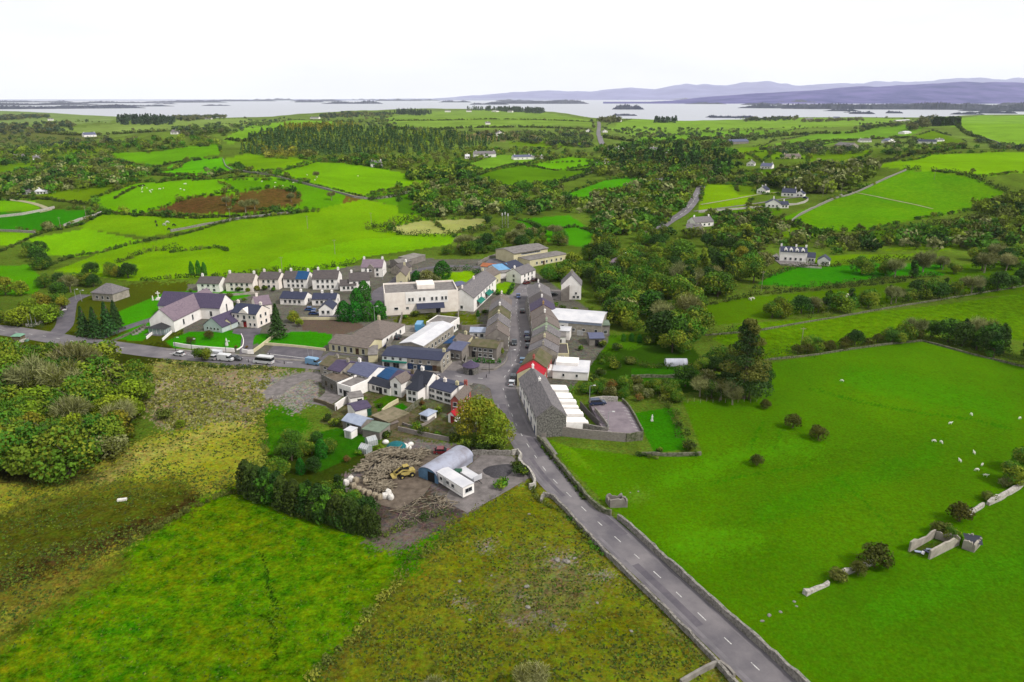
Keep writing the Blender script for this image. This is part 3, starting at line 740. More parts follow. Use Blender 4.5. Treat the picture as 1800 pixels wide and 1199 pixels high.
# ================================================================== buildings
WHITE = mat("white_render", (244, 240, 236), (226, 220, 214), scale=.5, detail=6, g=.84)
PINKW = mat("pinkish_render", (240, 231, 221), (224, 212, 202), scale=.5, detail=6, g=.84)
CREAM = mat("cream_render", (236, 226, 186), (214, 204, 164), scale=.5, detail=6)
MINTW = mat("pale_blue_render", (214, 226, 222), (196, 210, 208), scale=.5, detail=6)
GREYR = mat("grey_render", (158, 150, 142), (128, 120, 114), scale=.6, detail=7)
DULL = mat("weathered_render", (190, 182, 168), (150, 142, 130), scale=.7, detail=8)
BROWNR = mat("brown_render", (128, 114, 88), (98, 88, 70), scale=.7, detail=7)
STONE = mat("grey_rubble_stone", (142, 138, 132), (88, 86, 82), scale=2.4, detail=9, bump=.7, bscale=3, ramp=(.4, .6))
REDW = mat("red_painted_render", (196, 84, 78), (176, 66, 62), scale=.5)
PINK = mat("salmon_render", (190, 104, 94), (168, 86, 78), scale=.5)
YELW = mat("ochre_render", (196, 158, 96), (172, 136, 80), scale=.5)
GREENW = mat("pale_green_render", (194, 208, 180), (170, 186, 158), scale=.5)
BLUEW = mat("blue_painted_front", (40, 66, 96), (32, 54, 80), scale=.5)
TEAL = mat("teal_fascia", (24, 132, 112), (18, 110, 96), scale=.5)
st = (1, 3.5, 3.5)
NAVY = mat("navy_slate", (62, 66, 92), (44, 50, 74), scale=.9, detail=8, stretch=st, rough=.7)
BLACKS = mat("black_slate", (46, 50, 64), (32, 36, 50), scale=.9, detail=8, stretch=st, rough=.7)
GREYS = mat("grey_slate", (138, 132, 132), (102, 98, 102), scale=.8, detail=8, stretch=st, rough=.8)
DARKT = mat("dark_brown_tile", (104, 96, 94), (80, 74, 76), scale=.8, detail=8, stretch=st)
BROWNT = mat("brown_grey_tile", (134, 122, 114), (106, 96, 92), scale=.8, detail=8, stretch=st)
MAUVE = mat("mauve_slate", (146, 128, 138), (118, 102, 116), scale=.8, detail=8, stretch=st)
PLUM = mat("plum_slate", (92, 80, 106), (70, 62, 88), scale=.8, detail=8, stretch=st)
MOSS = mat("mossy_slate", (116, 104, 84), (84, 88, 46), scale=.5, detail=8)
STEELR = mat("blue_grey_slate", (108, 112, 140), (90, 94, 122), scale=.8, detail=8, stretch=st)
BLUER = mat("new_blue_slate", (26, 84, 134), (20, 68, 112), scale=.8, stretch=st)
REDR = mat("red_painted_roof", (190, 24, 44), (170, 18, 38), scale=.5)
ORANGE = mat("rusty_roof", (184, 112, 72), (150, 88, 58), scale=.6)
WMETAL = mat("white_sheet_roof", (236, 234, 236), (212, 212, 218), scale=.3, rough=.5)
LMETAL = mat("pale_blue_sheet_roof", (176, 186, 206), (150, 160, 184), scale=.5, rough=.5)
SKYB = mat("light_blue_sheet", (124, 176, 216), (96, 150, 196), scale=.5, rough=.5)
FELT = mat("grey_felt_roof", (146, 140, 136), (112, 106, 104), scale=.6, detail=7)
FELTM = mat("mossy_felt_roof", (150, 136, 112), (110, 104, 76), scale=.6, detail=7)
GREENF = mat("green_felt_roof", (128, 144, 126), (108, 122, 104), scale=.6)
GLASS = mat("dark_window_glass", (44, 48, 54), (28, 32, 38), scale=.4, rough=.12, spec=.6)
FRAME = mat("white_window_frame", (238, 238, 236), (220, 220, 218), scale=1)
DOORS = {k: mat(k + "_door", c) for k, c in (("brown", (92, 62, 44)), ("red", (176, 24, 34)), ("green", (22, 92, 60)), ("white", (226, 226, 224)), ("black", (36, 36, 40)), ("blue", (44, 70, 120)))}
POT = mat("clay_pot", (168, 110, 84)); DARKM = mat("dark_metal", (58, 58, 62), rough=.5); GALV = mat("galvanised_steel", (178, 180, 182), (150, 152, 156), rough=.45)

_win = {}
def window(parent, x, y, z, w=1.0, h=1.25, face=0, frame=None, glass=None):
    """face 0 looks to local -y, 1 to +x, 2 to +y, 3 to -x; the origin is the middle of the opening on the wall plane"""
    k = (round(w, 2), round(h, 2), (frame or FRAME).name, (glass or GLASS).name)
    if k not in _win:
        f = MB(); f.box(-w / 2 - .09, w / 2 + .09, -.05, .06, -h / 2 - .09, h / 2 + .09); f.box(-w / 2 - .2, w / 2 + .2, -.13, .05, -h / 2 - .19, -h / 2 - .092)
        g = MB()
        n = 2 if w > .7 else 1
        for i in range(n):
            a = -w / 2 + w * i / n + .025; b = -w / 2 + w * (i + 1) / n - .025
            g.box(a, b, -.064, -.03, -h / 2, h / 2)
        _win[k] = (f.mesh("window", frame or FRAME), g.mesh("pane", glass or GLASS))
    a, b = _win[k]
    o = link("window", a, parent, (x, y, z), (0, math.pi / 2, math.pi, -math.pi / 2)[face])
    link("pane", b, o)
    return o

_door = {}
def door(parent, x, y, z, col="brown", w=1.0, h=2.05, face=0):
    k = (col, w, h)
    if k not in _door:
        d = MB(); d.box(-w / 2, w / 2, -.07, .05, 0, h); d.box(-w / 2 - .12, -w / 2 - .002, -.05, .05, 0, h + .12); d.box(w / 2 + .002, w / 2 + .12, -.05, .05, 0, h + .12)
        hd = MB(); hd.box(w * .3, w * .3 + .12, -.12, -.071, 1.0, 1.08)
        _door[k] = (d.mesh("door", DOORS[col]), hd.mesh("handle", GALV))
    a, b = _door[k]
    o = link("door", a, parent, (x, y, z), (0, math.pi / 2, math.pi, -math.pi / 2)[face])
    link("handle", b, o)
    return o

def zpx(x, y, py):
    u, a, b = ray(900, py)
    return H + float(b) * y / float(a)

_chim = {}
def chimney(parent, x, y, z, w=.85, d=.55, h=1.15, m=None, pots=2):
    m = m or DULL
    k = (w, d, round(h, 1), m.name, pots)
    if k not in _chim:
        c = MB(); c.box(-w / 2, w / 2, -d / 2, d / 2, -1.2, h - .14); c.box(-w / 2 - .07, w / 2 + .07, -d / 2 - .07, d / 2 + .07, h - .138, h)
        for i in range(pots): 
            px_ = (i + .5) / pots * w - w / 2; c.tube((px_, 0, h), (px_, 0, h + .4), .13, .1)
        _chim[k] = c.mesh("chimney", m)
    return link("chimney", _chim[k], parent, (x, y, z))

def spread(n, L_, margin=.12):
    return [L_ * (margin + (1 - 2 * margin) * (i + .5) / n) for i in range(n)]

def house(label, A, B, D, e=None, r=None, h=None, rise=None, wall=WHITE, roof=NAVY, ridge='x', name="house", cat="house", group=None, win=(2, 3), winr=None, winl=None, winb=None,
          chim=(), doors=(), ov=.3, base=-1.6, hip=0.0, flat=False, ww=1.0, wh=1.2, gz=0.0, frame=None, chm=None, pots=2, parapet=.0, world=False, gables=None, floor=0.0):
    """a building whose near long wall stands from A to B on the ground (photo bearings, or points); D metres deep, away from the viewer's left-hand side of A->B.
    e, r: photo rows of the eaves and of the ridge over A; or h and rise in metres"""
    P0, P1 = (Vector(A), Vector(B)) if world else (G(*A), G(*B))
    d = P1 - P0; d.z = 0; Lw = d.length; d.normalize(); nrm = Vector((-d.y, d.x, 0))
    rz = math.atan2(d.y, d.x)
    z0 = min(hz(*(P0 + d * a + nrm * b).xy) for a in (0, Lw) for b in (0, D)) if not floor else 0
    z0 = (P0.z if not floor else hz(P0.x, P0.y)) + gz
    if h is None: h = zpx(P0.x, P0.y, e) - z0
    if rise is None and not flat:
        q = P0 + (nrm * (D / 2) if ridge == 'x' else d * (Lw / 2))
        rise = (zpx(q.x, q.y, r) - z0 - h) if r is not None else D * .32
        rise = max(.4, rise)
    t = thing(name, label, cat, (P0.x, P0.y, z0), rz, group)
    mb = MB()
    if flat:
        mb.box(0, Lw, 0, D, base, h)
        mb.build("wall", wall, t)
        rb = MB()
        if parapet:
            pw = .25
            rb.box(pw, Lw - pw, pw, D - pw, h + .003, h + .06)
            rf = rb.build("roof", roof, t)
            pb = MB()
            pb.box(0, Lw, 0, pw, h + .003, h + parapet); pb.box(0, Lw, D - pw, D, h + .003, h + parapet)
            pb.box(0, pw, pw + .002, D - pw - .002, h + .003, h + parapet); pb.box(Lw - pw, Lw, pw + .002, D - pw - .002, h + .003, h + parapet)
            pb.build("parapet", wall, t)
        else:
            rb.box(-.15, Lw + .15, -.15, D + .15, h + .003, h + .22)
            rf = rb.build("roof", roof, t)
    elif hip:
        mb.box(0, Lw, 0, D, base, h); mb.build("wall", wall, t)
        a = (-ov, h - .02); rb = MB()
        hx = min(hip, Lw / 2 - .01) if ridge == 'x' else Lw / 2
        hy = D / 2 if ridge == 'x' else min(hip, D / 2 - .01)
        v = [(-ov, -ov, h + .01), (Lw + ov, -ov, h + .01), (Lw + ov, D + ov, h + .01), (-ov, D + ov, h + .01)]
        if ridge == 'x': tp = [(hx, D / 2, h + rise), (Lw - hx, D / 2, h + rise)]
        else: tp = [(Lw / 2, hy, h + rise), (Lw / 2, D - hy, h + rise)]
        rb.v = v + tp + [(p[0], p[1], h - .12 + .004) for p in v]
        rb.f = ([(0, 1, 5, 4), (1, 2, 5), (2, 3, 4, 5), (3, 0, 4)] if ridge == 'x' else [(0, 1, 4), (1, 2, 5, 4), (2, 3, 5), (3, 0, 4, 5)]) + [(0, 6, 7, 1), (1, 7, 8, 2), (2, 8, 9, 3), (3, 9, 6, 0), (6, 9, 8, 7)]
        rf = rb.build("roof", roof, t)
    else:
        span, ln = (D, Lw) if ridge == 'x' else (Lw, D)
        mb.prism([(0, base), (span, base), (span, h), (span / 2, h + rise), (0, h)], 0, ln, 'x' if ridge == 'x' else 'y')
        if ridge != 'x': mb.f = [tuple(reversed(f)) for f in mb.f]
        mb.build("wall", wall, t)
        s = rise / (span / 2); o, u, th = ov, .02, .2
        prof = [(-o, h - o * s + u), (span / 2, h + rise + u), (span + o, h - o * s + u), (span + o, h - o * s + u + th), (span / 2, h + rise + u + th), (-o, h - o * s + u + th)]
        rb = MB(); rb.prism(prof, -.12 if gables is None else -gables, ln + (.12 if gables is None else gables), 'x' if ridge == 'x' else 'y')
        if ridge != 'x': rb.f = [tuple(reversed(f)) for f in rb.f]
        rf = rb.build("roof", roof, t)
    top = h + (rise or 0)
    for c in chim:                                            # place along the ridge, 0..1 (or a pair)
        cx, cy = (c if isinstance(c, tuple) else ((c, .5) if ridge == 'x' else (.5, c)))
        chimney(rf, cx * (Lw - .9) + .45, cy * (D - .7) + .35, top if not flat else h, m=chm or wall, pots=pots)
    def rowsof(n, cols, length, face, ypos, dskip=()):
        fl = (h - .1) / max(n, 1)
        for k in range(n):
            zc = fl * k + min(fl * .56, 1.55)
            for i, x in enumerate(spread(cols, length)):
                if k == 0 and any(abs(x - q) < 1.1 for q in dskip): continue
                hh = min(wh, fl - .9)
                if hh < .4: hh = max(.35, fl - .6)
                if face in (0, 2): window(t, x, ypos, zc, ww, hh, face, frame)
                else: window(t, ypos, x, zc, ww, hh, face, frame)
    dx = [q[0] * Lw for q in doors]
    for (q, col) in doors: door(t, q * Lw, 0, 0, col)
    if win: rowsof(win[0], win[1], Lw, 0, 0, dx)
    if winr: rowsof(winr[0], winr[1], D, 1, Lw)
    if winl: rowsof(winl[0], winl[1], D, 3, 0)
    if winb: rowsof(winb[0], winb[1], Lw, 2, D)
    t["_dim"] = (Lw, D, h, rise or 0.0)
    return t

def dims(t): 
    v = t["_dim"]; return v[0], v[1], v[2], v[3]

GR_TERR = "terraced houses round the square"
GR_STREET = "terraced houses along the main street"
GR_ROW = "white houses in the row under the hill"
GR_FAR = "houses scattered over the far countryside"
GR_SHED = "sheds and garages behind the houses"
# ---- the terrace whose back gardens face the camera
house("small grey stone house with mossy roof at the west end of the square terrace", (563, 657), (582, 663), 8, 640, 626, wall=DULL, roof=MOSS, group=GR_TERR, win=(2, 1), chim=(.9,))
t = house("grey rendered terraced house with a plum brown roof and brown gable", (578, 669), (600, 675), 8.5, 649, 633, wall=DULL, roof=PLUM, group=GR_TERR, win=(2, 2), chim=(.95,))
house("tall white terraced house with plain blue grey roof and brown end gable", (613, 674), (649, 684), 8.5, 653, 636, wall=WHITE, roof=STEELR, group=GR_TERR, win=(2, 4), chim=(.05,), doors=((.2, "brown"),))
house("white terraced house with shiny new blue slate roof", (657, 675), (686, 683), 7.5, 659, 646, wall=WHITE, roof=BLUER, group=GR_TERR, win=(2, 3))
house("white terraced house with a plum roof and tall stone chimney stack", (686, 683), (714, 690), 7.5, 667, 651, wall=WHITE, roof=PLUM, group=GR_TERR, win=(2, 2), chim=(.96,), chm=BROWNR, pots=3)
house("white terraced house with black hipped roof and a projecting rear wing", (715, 706), (735, 710), 9, 683, 669, wall=WHITE, roof=BLACKS, hip=4, ridge='y', group=GR_TERR, win=(2, 2), winr=(2, 1))
house("white fronted house with black slate roof at the bend of the square terrace", (724, 695), (752, 702), 6, h=4.6, rise=2.2, wall=WHITE, roof=BLACKS, group=GR_TERR, win=None, chim=(.3,), chm=WHITE)
house("white terraced house with navy roof beside the projecting wing", (752, 699), (766, 703.5), 7, 679, 667, wall=WHITE, roof=NAVY, group=GR_TERR, win=(2, 2), chim=(.02,), chm=PINKW)
house("middle white terraced house of the navy roofed trio", (766, 703.5), (780, 708), 7, 683, 671, wall=WHITE, roof=NAVY, group=GR_TERR, win=(2, 2), chim=(.1,), chm=PINKW)
house("white terraced house with navy roof next to the red gabled house", (780, 708), (794, 712), 7, 687, 675, wall=WHITE, roof=NAVY, group=GR_TERR, win=(2, 2), chim=(.95,), chm=CREAM)
house("red gabled end house with grey roof beside the big autumn tree", (793, 729), (808, 731), 9, 704, 696, wall=PINK, roof=BROWNT, ridge='y', group=GR_TERR, win=(2, 1), winr=(2, 3), chim=(.95,), chm=PINK)
house("small white and red lean-to shed below the red gabled house", (788, 742), (799, 745), 3, h=2.3, rise=.8, wall=WHITE, roof=REDR, ridge='y', name="shed", cat="shed", group=GR_SHED, win=None, doors=((.7, "red"),))
house("low white flat roofed rear extension with two doors behind the tall white house", (594, 694), (618, 701), 8.5, 676, flat=True, parapet=.5, wall=WHITE, roof=FELT, name="extension", cat="extension", win=(1, 3), doors=((.55, "black"),))
house("long black roofed lean-to behind the blue slate house", (649, 687), (686, 696), 4, h=2.6, rise=1.0, wall=WHITE, roof=BLACKS, name="extension", cat="extension", win=(1, 4), doors=((.55, "black"),))
house("white two storey return with brown pitched roof behind the plum roofed house", (687, 695), (706, 699), 5, h=4.4, rise=1.5, wall=WHITE, roof=BROWNT, ridge='y', name="extension", cat="extension", win=(2, 1))
house("roofless brown stone outhouse at the west end of the gardens", (566, 678), (592, 692), 6, h=3, flat=True, parapet=.6, wall=STONE, roof=DIRT, name="outhouse", cat="outhouse", win=(1, 2), frame=BROWNR)
house("white garage with dark sloping roof and green side door", (625, 737), (653, 730), 5, h=2.4, rise=.7, wall=WHITE, roof=PLUM, ridge='x', name="garage", cat="garage", group=GR_SHED, win=None, doors=((.88, "green"),))
house("grey shed with pale blue sheet roof beside the vegetable garden", (603, 753), (636, 763), 4.2, h=2.3, rise=.9, wall=GREYR, roof=LMETAL, name="shed", cat="shed", group=GR_SHED, win=(1, 2), doors=((.6, "brown"),))
house("low grey shed with green felt flat roof", (638, 768), (668, 774), 5, h=2, flat=True, wall=GREYR, roof=GREENF, name="shed", cat="shed", group=GR_SHED, win=None)
house("large brown shed with mossy flat roof in the middle of the gardens", (655, 745), (684, 757), 7, h=2.2, flat=True, wall=BROWNR, roof=FELTM, name="shed", cat="shed", group=GR_SHED, win=None, doors=((.8, "brown"),))
house("small timber lean-to against the mossy roofed shed", (684, 757), (700, 752), 3, h=1.6, rise=.5, wall=BROWNR, roof=BROWNT, name="shed", cat="shed", group=GR_SHED, win=None)
house("octagonal looking pale conservatory on the paved garden terrace", (739, 739), (752, 743), 3.6, h=1.9, rise=1.0, hip=1.6, wall=WHITE, roof=LMETAL, name="conservatory", cat="conservatory", win=(1, 3), ww=.8)
house("small white store cabin at the edge of the kitchen garden", (606, 769), (618, 772), 2.4, h=1.9, flat=True, wall=WHITE, roof=WMETAL, name="shed", cat="shed", group=GR_SHED, win=None, doors=((.5, "white"),))
house("white walled yard store with open dark doorway behind the terrace", (617, 716), (640, 712), 4, h=2.6, flat=True, wall=WHITE, roof=FELT, name="outhouse", cat="outhouse", win=None, doors=((.7, "black"),))
# ---- shops and school
t = house("long white and grey shop and pub building with navy roof", (672.5, 645), (775, 654), 9.5, 625, 611, wall=DULL, roof=NAVY, name="shop_building", cat="shop", win=None, winr=(2, 2), chim=(1.0,), chm=CREAM)
Lw, D, h, rr = dims(t)
m = MB(); m.box(.1, Lw * .43, -.05, -.003, 0, h - .05); m.build("shop_front", WHITE, t)
m = MB(); m.box(.2, Lw * .43, -.9, -.06, h * .56, h * .66); m.build("awning", TEAL, t)
m = MB(); m.box(Lw * .435, Lw * .86, -.06, -.003, 0, h * .5); m.build("pub_front", BLUEW, t)
m = MB(); m.box(Lw * .86 + .002, Lw - .02, -.055, -.003, 0, h * .5); m.build("timber_front", BROWNR, t)
for i, x in enumerate((.06, .19, .32)): window(t, x * Lw, -.05, h * .82, .8, .8)
for i, x in enumerate((.52, .66, .80)): window(t, x * Lw, 0, h * .76, .8, .9)
for x in (.57, .7): window(t, x * Lw, -.06, h * .26, .9, 1.0)
for x in (.08, .24): window(t, x * Lw, -.05, h * .25, 2.0, 1.5)
door(t, .155 * Lw, -.05, 0, "white"); door(t, .9 * Lw, -.055, 0, "brown"); door(t, .48 * Lw, -.06, 0, "blue")
t = house("single storey cream school block with tall windows and mossy grey roof", (579, 617), (647, 625), 9, 603, 588, wall=CREAM, roof=MOSS if False else BROWNT, name="school_block", cat="school", win=None)
Lw, D, h, rr = dims(t)
for i, x in enumerate(spread(6, Lw, .04)):
    if i == 4: door(t, x, 0, 0, "brown", 1.0, 2.3)
    else: window(t, x, 0, h * .5, .9, 1.7)
house("broad school hall with hipped brown roof behind the cream block", (618, 605), (672, 610), 17, h=3.2, rise=3.6, hip=8.5, ridge='y', wall=WHITE, roof=BROWNT, name="school_hall", cat="school", win=None, winr=(1, 4), chim=((.5, .55),), chm=CREAM)
house("low cream flat roofed boiler house beside the school", (648, 637), (664, 636), 9, h=2.4, flat=True, wall=CREAM, roof=FELT, name="outbuilding", cat="outbuilding", win=None)
t = house("long commercial building with white sheet roof behind the shops", (704, 622), (744, 628), 24, h=3.6, rise=.9, ridge='y', wall=DULL, roof=WMETAL, name="commercial_building", cat="building", win=None, winr=(1, 7))
house("flat grey rear block of the commercial building with white edge", (750, 585), (790, 590), 9, h=3.8, flat=True, parapet=.3, wall=WHITE, roof=FELT, name="commercial_building", cat="building", win=None, winr=(1, 3))
house("dark slate roofed house squeezed behind the octagonal stone shelter", (788, 631), (812, 635), 8, 613, 600, wall=GREYR, roof=STEELR, group=GR_STREET, win=(1, 2), name="house", chim=(.05,))
house("cream gabled house with brown roof above the grey stone house", (797, 613), (820, 618), 7, 598, 586, wall=CREAM, roof=BROWNT, group=GR_STREET, win=(1, 2), chim=(.5,))
house("old grey house with white windows and mossy roof behind a clipped hedge", (825, 627), (873, 632), 7.5, 608, 596, wall=GREYR, roof=MOSS, group=GR_STREET, win=(2, 4), chim=(.0, 1.0), doors=((.16, "black"),))
house("long low outbuilding with pale metal roof behind the grey house", (826, 596), (868, 597), 5, h=2.6, rise=.9, wall=WHITE, roof=LMETAL, name="outbuilding", cat="outbuilding", win=(1, 3))
house("grey hipped roof return behind the west side of the street", (857, 577), (880, 580), 7, h=3.6, rise=1.7, hip=2.5, wall=DULL, roof=DARKT, name="outbuilding", cat="outbuilding", win=(1, 2))

# ---- rows along the main street
def street_row(p0, p1, units, D, side):
    """units: (share, h, rise, wall, roof, label, chimneys)"""
    A, B = G(*p0), G(*p1); tot = sum(u[0] for u in units); s = 0
    res = []
    for u in units:
        a = A.lerp(B, s / tot); s += u[0]; b = A.lerp(B, s / tot)
        res.append(house(u[5], a, b, D, h=u[1], rise=u[2], wall=u[3], roof=u[4], world=True, group=GR_STREET, win=(2, 2), chim=u[6], gables=.02, winr=None, winb=(2, 2) if side > 0 else (1, 2), doors=((.5, random.choice(list(DOORS))),)))
    return res
street_row((893, 615), (899, 549), [
    (1, 4.6, 2.6, GREYR, BROWNT, "grey end house with brown roof at the foot of the street's west row", (.02, .98)),
    (1, 4.9, 2.7, CREAM, GREYS, "cream street house with grey roof, second up the west row", (.95,)),
    (1, 5.2, 2.8, WHITE, MOSS, "white street house with mossy roof, middle of the west row", (.95,)),
    (1, 5.4, 2.8, DULL, GREYS, "weathered street house with tall chimney, second from the top of the west row", (.95,)),
    (1, 5.0, 2.6, PINKW, BROWNT, "pinkish street house with brown roof at the top of the west row", (.95,))], 7.5, -1)
street_row((927, 524), (937, 604), [
    (1, 4.4, 2.4, WHITE, GREYS, "white house with grey roof at the top of the street's east row", (.02, .98)),
    (1, 4.6, 2.4, DULL, GREYS, "weathered house with two dormered pots near the top of the east row", (.98,)),
    (1, 5.4, 2.6, WHITE, DARKT, "white house with dark roof in the upper half of the east row", (.98,)),
    (1, 5.6, 2.6, YELW, PLUM, "ochre gabled street house joined to the white roofed warehouse", (.98,)),
    (1, 5.3, 2.6, WHITE, BROWNT, "white street house just below the ochre gable", (.98,)),
    (1, 5.2, 2.6, GREENW, BROWNT, "pale green street house in the east row", (.98,))], 9, 1)
street_row((938, 606), (929, 642), [
    (1, 4.9, 2.5, GREENW, GREYS, "pale green and grey street house above the bend of the east row", (.5, .98)),
    (1, 4.6, 2.4, CREAM, BROWNT, "cream street house with long brown roof at the bend of the east row", (.98,)),
    (1, 4.4, 2.4, DULL, GREYS, "weathered house with narrow chimneys above the salmon gabled house", (.98,))], 9, 1)
street_row((928, 645), (909, 678), [
    (1.2, 4.2, 2.4, PINK, MOSS, "salmon pink house with mossy roof next to the red roofed corner house", (.98,)),
    (.6, 3.8, 2.2, CREAM, REDR, "corner house at the junction with bright red roof", ())], 7.5, 1)
# the stone ended terrace by the field
A, B = G(913, 694), G(943, 769)
M1 = A.lerp(B, .42)
for (a, b, hh, lab, ch) in ((A, A.lerp(B, .21), 5.0, "upper white fronted house of the slate roofed terrace by the field", (.02,)), (A.lerp(B, .21), M1, 5.0, "second white fronted house of the slate roofed terrace, at the roof step", (.98,)),
                            (M1, A.lerp(B, .62), 5.5, "third white fronted house of the slate roofed terrace", ()), (A.lerp(B, .62), A.lerp(B, .81), 5.5, "fourth white fronted house of the slate roofed terrace", ()),
                            (A.lerp(B, .81), B, 5.5, "end house of the terrace with a bare rubble stone gable over the field", ())):
    t = house(lab, a, b, 7.4, h=hh, rise=3.0, wall=WHITE, roof=GREYS, world=True, group=GR_STREET, win=(2, 2), winb=(1, 1), chim=ch, gables=.03, base=-3.5, doors=((.5, "blue"),))
    Lw, D, h, rr = dims(t)
    if "rubble" in lab:
        m = MB(); m.prism([(0.0, -3.4), (D, -3.4), (D, h), (D / 2, h + rr), (0, h)], Lw + .004, Lw + .3); m.build("gable_wall", STONE, t)
        m = MB(); m.box(Lw + .25, Lw + .33, 1.2, 2.4, .2, 1.3); m.build("blocked_window", GREYR, t)
    for k in range(1 if hh < 5.4 else 2):
        x0 = Lw * (.05 if k == 0 else .55); m = MB(); zt = 2.3 + .5 * ((k + len(lab)) % 2)
        m.prism([(D, -1.5), (D + 6.0, -1.5), (D + 6.0, zt), (D, zt + .5)], x0, x0 + Lw * (.62 if hh < 5.4 else .30)); e_ = m.build("rear_extension", WHITE, t)
# ---- east of the street
t = house("long warehouse with white sheet roof and grey concrete wall behind the street", (960, 585), (1057, 593), 14, 561, 546, wall=DULL, roof=WMETAL, name="warehouse", cat="warehouse", win=None)
Lw, D, h, rr = dims(t)
m = MB(); m.box(.05, Lw * .4, -.06, -.003, -.5, h - .9); m.build("white_front", WHITE, t)
m = MB(); m.box(.05, Lw - .05, -.12, -.064, h - .85, h + .05); m.build("fascia", LMETAL, t)
for x in (.06, .18, .30): window(t, x * Lw, -.06, h * .6, .8, .8)
for x, z in ((.5, .4), (.68, .42), (.9, .42)): window(t, x * Lw, 0, z * h, .9, .9)
door(t, .62 * Lw, 0, -.2, "white", 2.0, 2.2)
house("grey timber deck house on the end of the warehouse", (1057, 591), (1071, 591), 6, h=4, rise=.6, wall=GREYR, roof=GREENF, name="outbuilding", cat="outbuilding", win=(1, 1))
house("white flat roofed return with red plinth behind the street", (980, 597), (1001, 598), 5, h=3.2, flat=True, wall=WHITE, roof=WMETAL, name="extension", cat="extension", win=(1, 1))
house("small white flat roofed return next to the pale green house", (975, 607), (994, 607), 5, h=3, flat=True, wall=WHITE, roof=FELT, name="extension", cat="extension", win=(1, 1))
house("open fronted garage with blue grey roof on the garden lawn", (1036, 608), (1062, 608), 6, h=2.6, rise=.8, wall=CONC, roof=STEELR, name="garage", cat="garage", group=GR_SHED, win=None, doors=((.5, "black"),))
house("cream walled return with wide dark flat roof behind the bend", (962, 635), (1000, 635), 10, h=2.4, flat=True, parapet=.3, wall=CREAM, roof=DARKT, name="extension", cat="extension", win=(1, 2))
t = house("large bright white flat roofed block behind the red roofed corner", (971, 665), (1033, 669), 10, 652, flat=True, wall=WHITE, roof=WMETAL, name="commercial_building", cat="building", win=(1, 2), ww=.6, wh=.8)
Lw, D, h, rr = dims(t)
m = MB(); m.box(.5, Lw * .68, D * .45, D - .4, h + .225, h + 1.2); m.build("roof_room", WHITE, t)
m = MB(); m.box(-7, -.15, 1, 6, -1, h * .9); m.build("rear_extension", WHITE, t)
t = house("tall white gabled house with grey side roofs in trees above the street", (986, 526), (1021, 527), 9, 501, 484, wall=WHITE, roof=GREYS, ridge='y', win=None, chim=(.5,), chm=DULL)
Lw, D, h, rr = dims(t)
window(t, Lw * .75, 0, h * .45, .8, .8); window(t, Lw * .65, 0, h * .12 + .4, 1.0, .9); window(t, Lw * .85, 0, h * .12 + .4, 1.0, .9)
m = MB(); m.prism([(0.05, -1), (Lw * .42, -1), (Lw * .42, h * 1.02), (Lw * .2, h * .8), (.05, h * .62)], -2.6, -.004, 'y'); m.build("stair_wing", GREYR, t)
# ---- hotel
t = house("large white flat roofed hotel block with row of paired windows", (678, 555), (806, 547), 16, 519, flat=True, parapet=.7, wall=PINKW, roof=FELT, name="hotel_block", cat="hotel", win=None)
Lw, D, h, rr = dims(t)
m = MB(); m.box(Lw * .28, Lw * .86, -.12, -.003, h * .52, h + .75); m.build("upper_front", WHITE, t)
for x in (.33, .375, .475, .53, .64, .7, .78, .83): window(t, x * Lw, -.12, h * .72, .8, 1.3)
for x in (.14, .155, .30): window(t, x * Lw, 0, h * .32, 1.0, .8)
m = MB(); m.prism([(-3.5, h * .34), (-.125, h * .5), (-.125, h * .5 + .15), (-3.5, h * .34 + .15)], Lw * .42, Lw * .8); m.build("canopy_roof", NAVY, t)
m = MB(); m.box(Lw * .46, Lw * .7, 6, 14, h + .065, h + 1.7); m.build("roof_tower", PINKW, t)
door(t, .72 * Lw, 0, 0, "black", 1.6, 2.1)
t = house("long hotel wing with grey roof and green shop awnings on the street", (833, 548), (872, 511), 10, h=5.6, rise=3.2, wall=WHITE, roof=GREYS, name="hotel_wing", cat="hotel", win=(2, 6), winl=(1, 1), chim=(.02, .5), chm=PINKW)
Lw, D, h, rr = dims(t)
for x in (.12, .48):
    m = MB(); m.prism([(-1.8, h * .40), (-.02, h * .62), (-.02, h * .62 + .1), (-1.8, h * .40 + .1)], Lw * x, Lw * (x + .2)); m.build("awning", TEAL, t)
house("cream house with brown roof at the upper end of the hotel", (862, 506), (880, 496), 8, h=4.6, rise=2.4, wall=CREAM, roof=BROWNT, win=(1, 2), winl=(2, 1), chim=(.02,))
# ---- top of the street
t = house("pale community hall with long clerestory roof on the edge of the village", (931, 470), (998, 457), 9, h=3.4, flat=True, wall=CREAM, roof=FELT, name="community_hall", cat="hall", win=(1, 6), doors=((.36, "brown"),))
Lw, D, h, rr = dims(t)
m = MB(); m.prism([(D + .01, -1), (D + 15, -1), (D + 15, h + 2.0), (D + 8, h + 3.4), (D + .01, h + 2.4)], -3, Lw - 6); m.build("hall_body", CREAM, t)
m = MB(); m.prism([(D - .6, h + 2.3), (D + 8, h + 3.5), (D + 15.4, h + 2.0), (D + 15.4, h + 2.2), (D + 8, h + 3.7), (D - .6, h + 2.5)], -3.3, Lw - 5.7); m.build("hall_roof", FELT, t)
for x in spread(8, Lw - 9): window(t, x, D + .01, h + 1.5, 1.6, .6)
house("white corner house with grey roof at the top of the street", (916, 499), (941, 489), 8, h=4.2, rise=2.2, wall=WHITE, roof=GREYS, win=(2, 3), winl=(2, 1), chim=(.02,), chm=WHITE)
house("white outhouse with light blue sheet roof at the top of the street", (872, 486), (897, 483), 9, h=2.8, rise=1.8, wall=WHITE, roof=SKYB, name="outbuilding", cat="outbuilding", win=(1, 2))
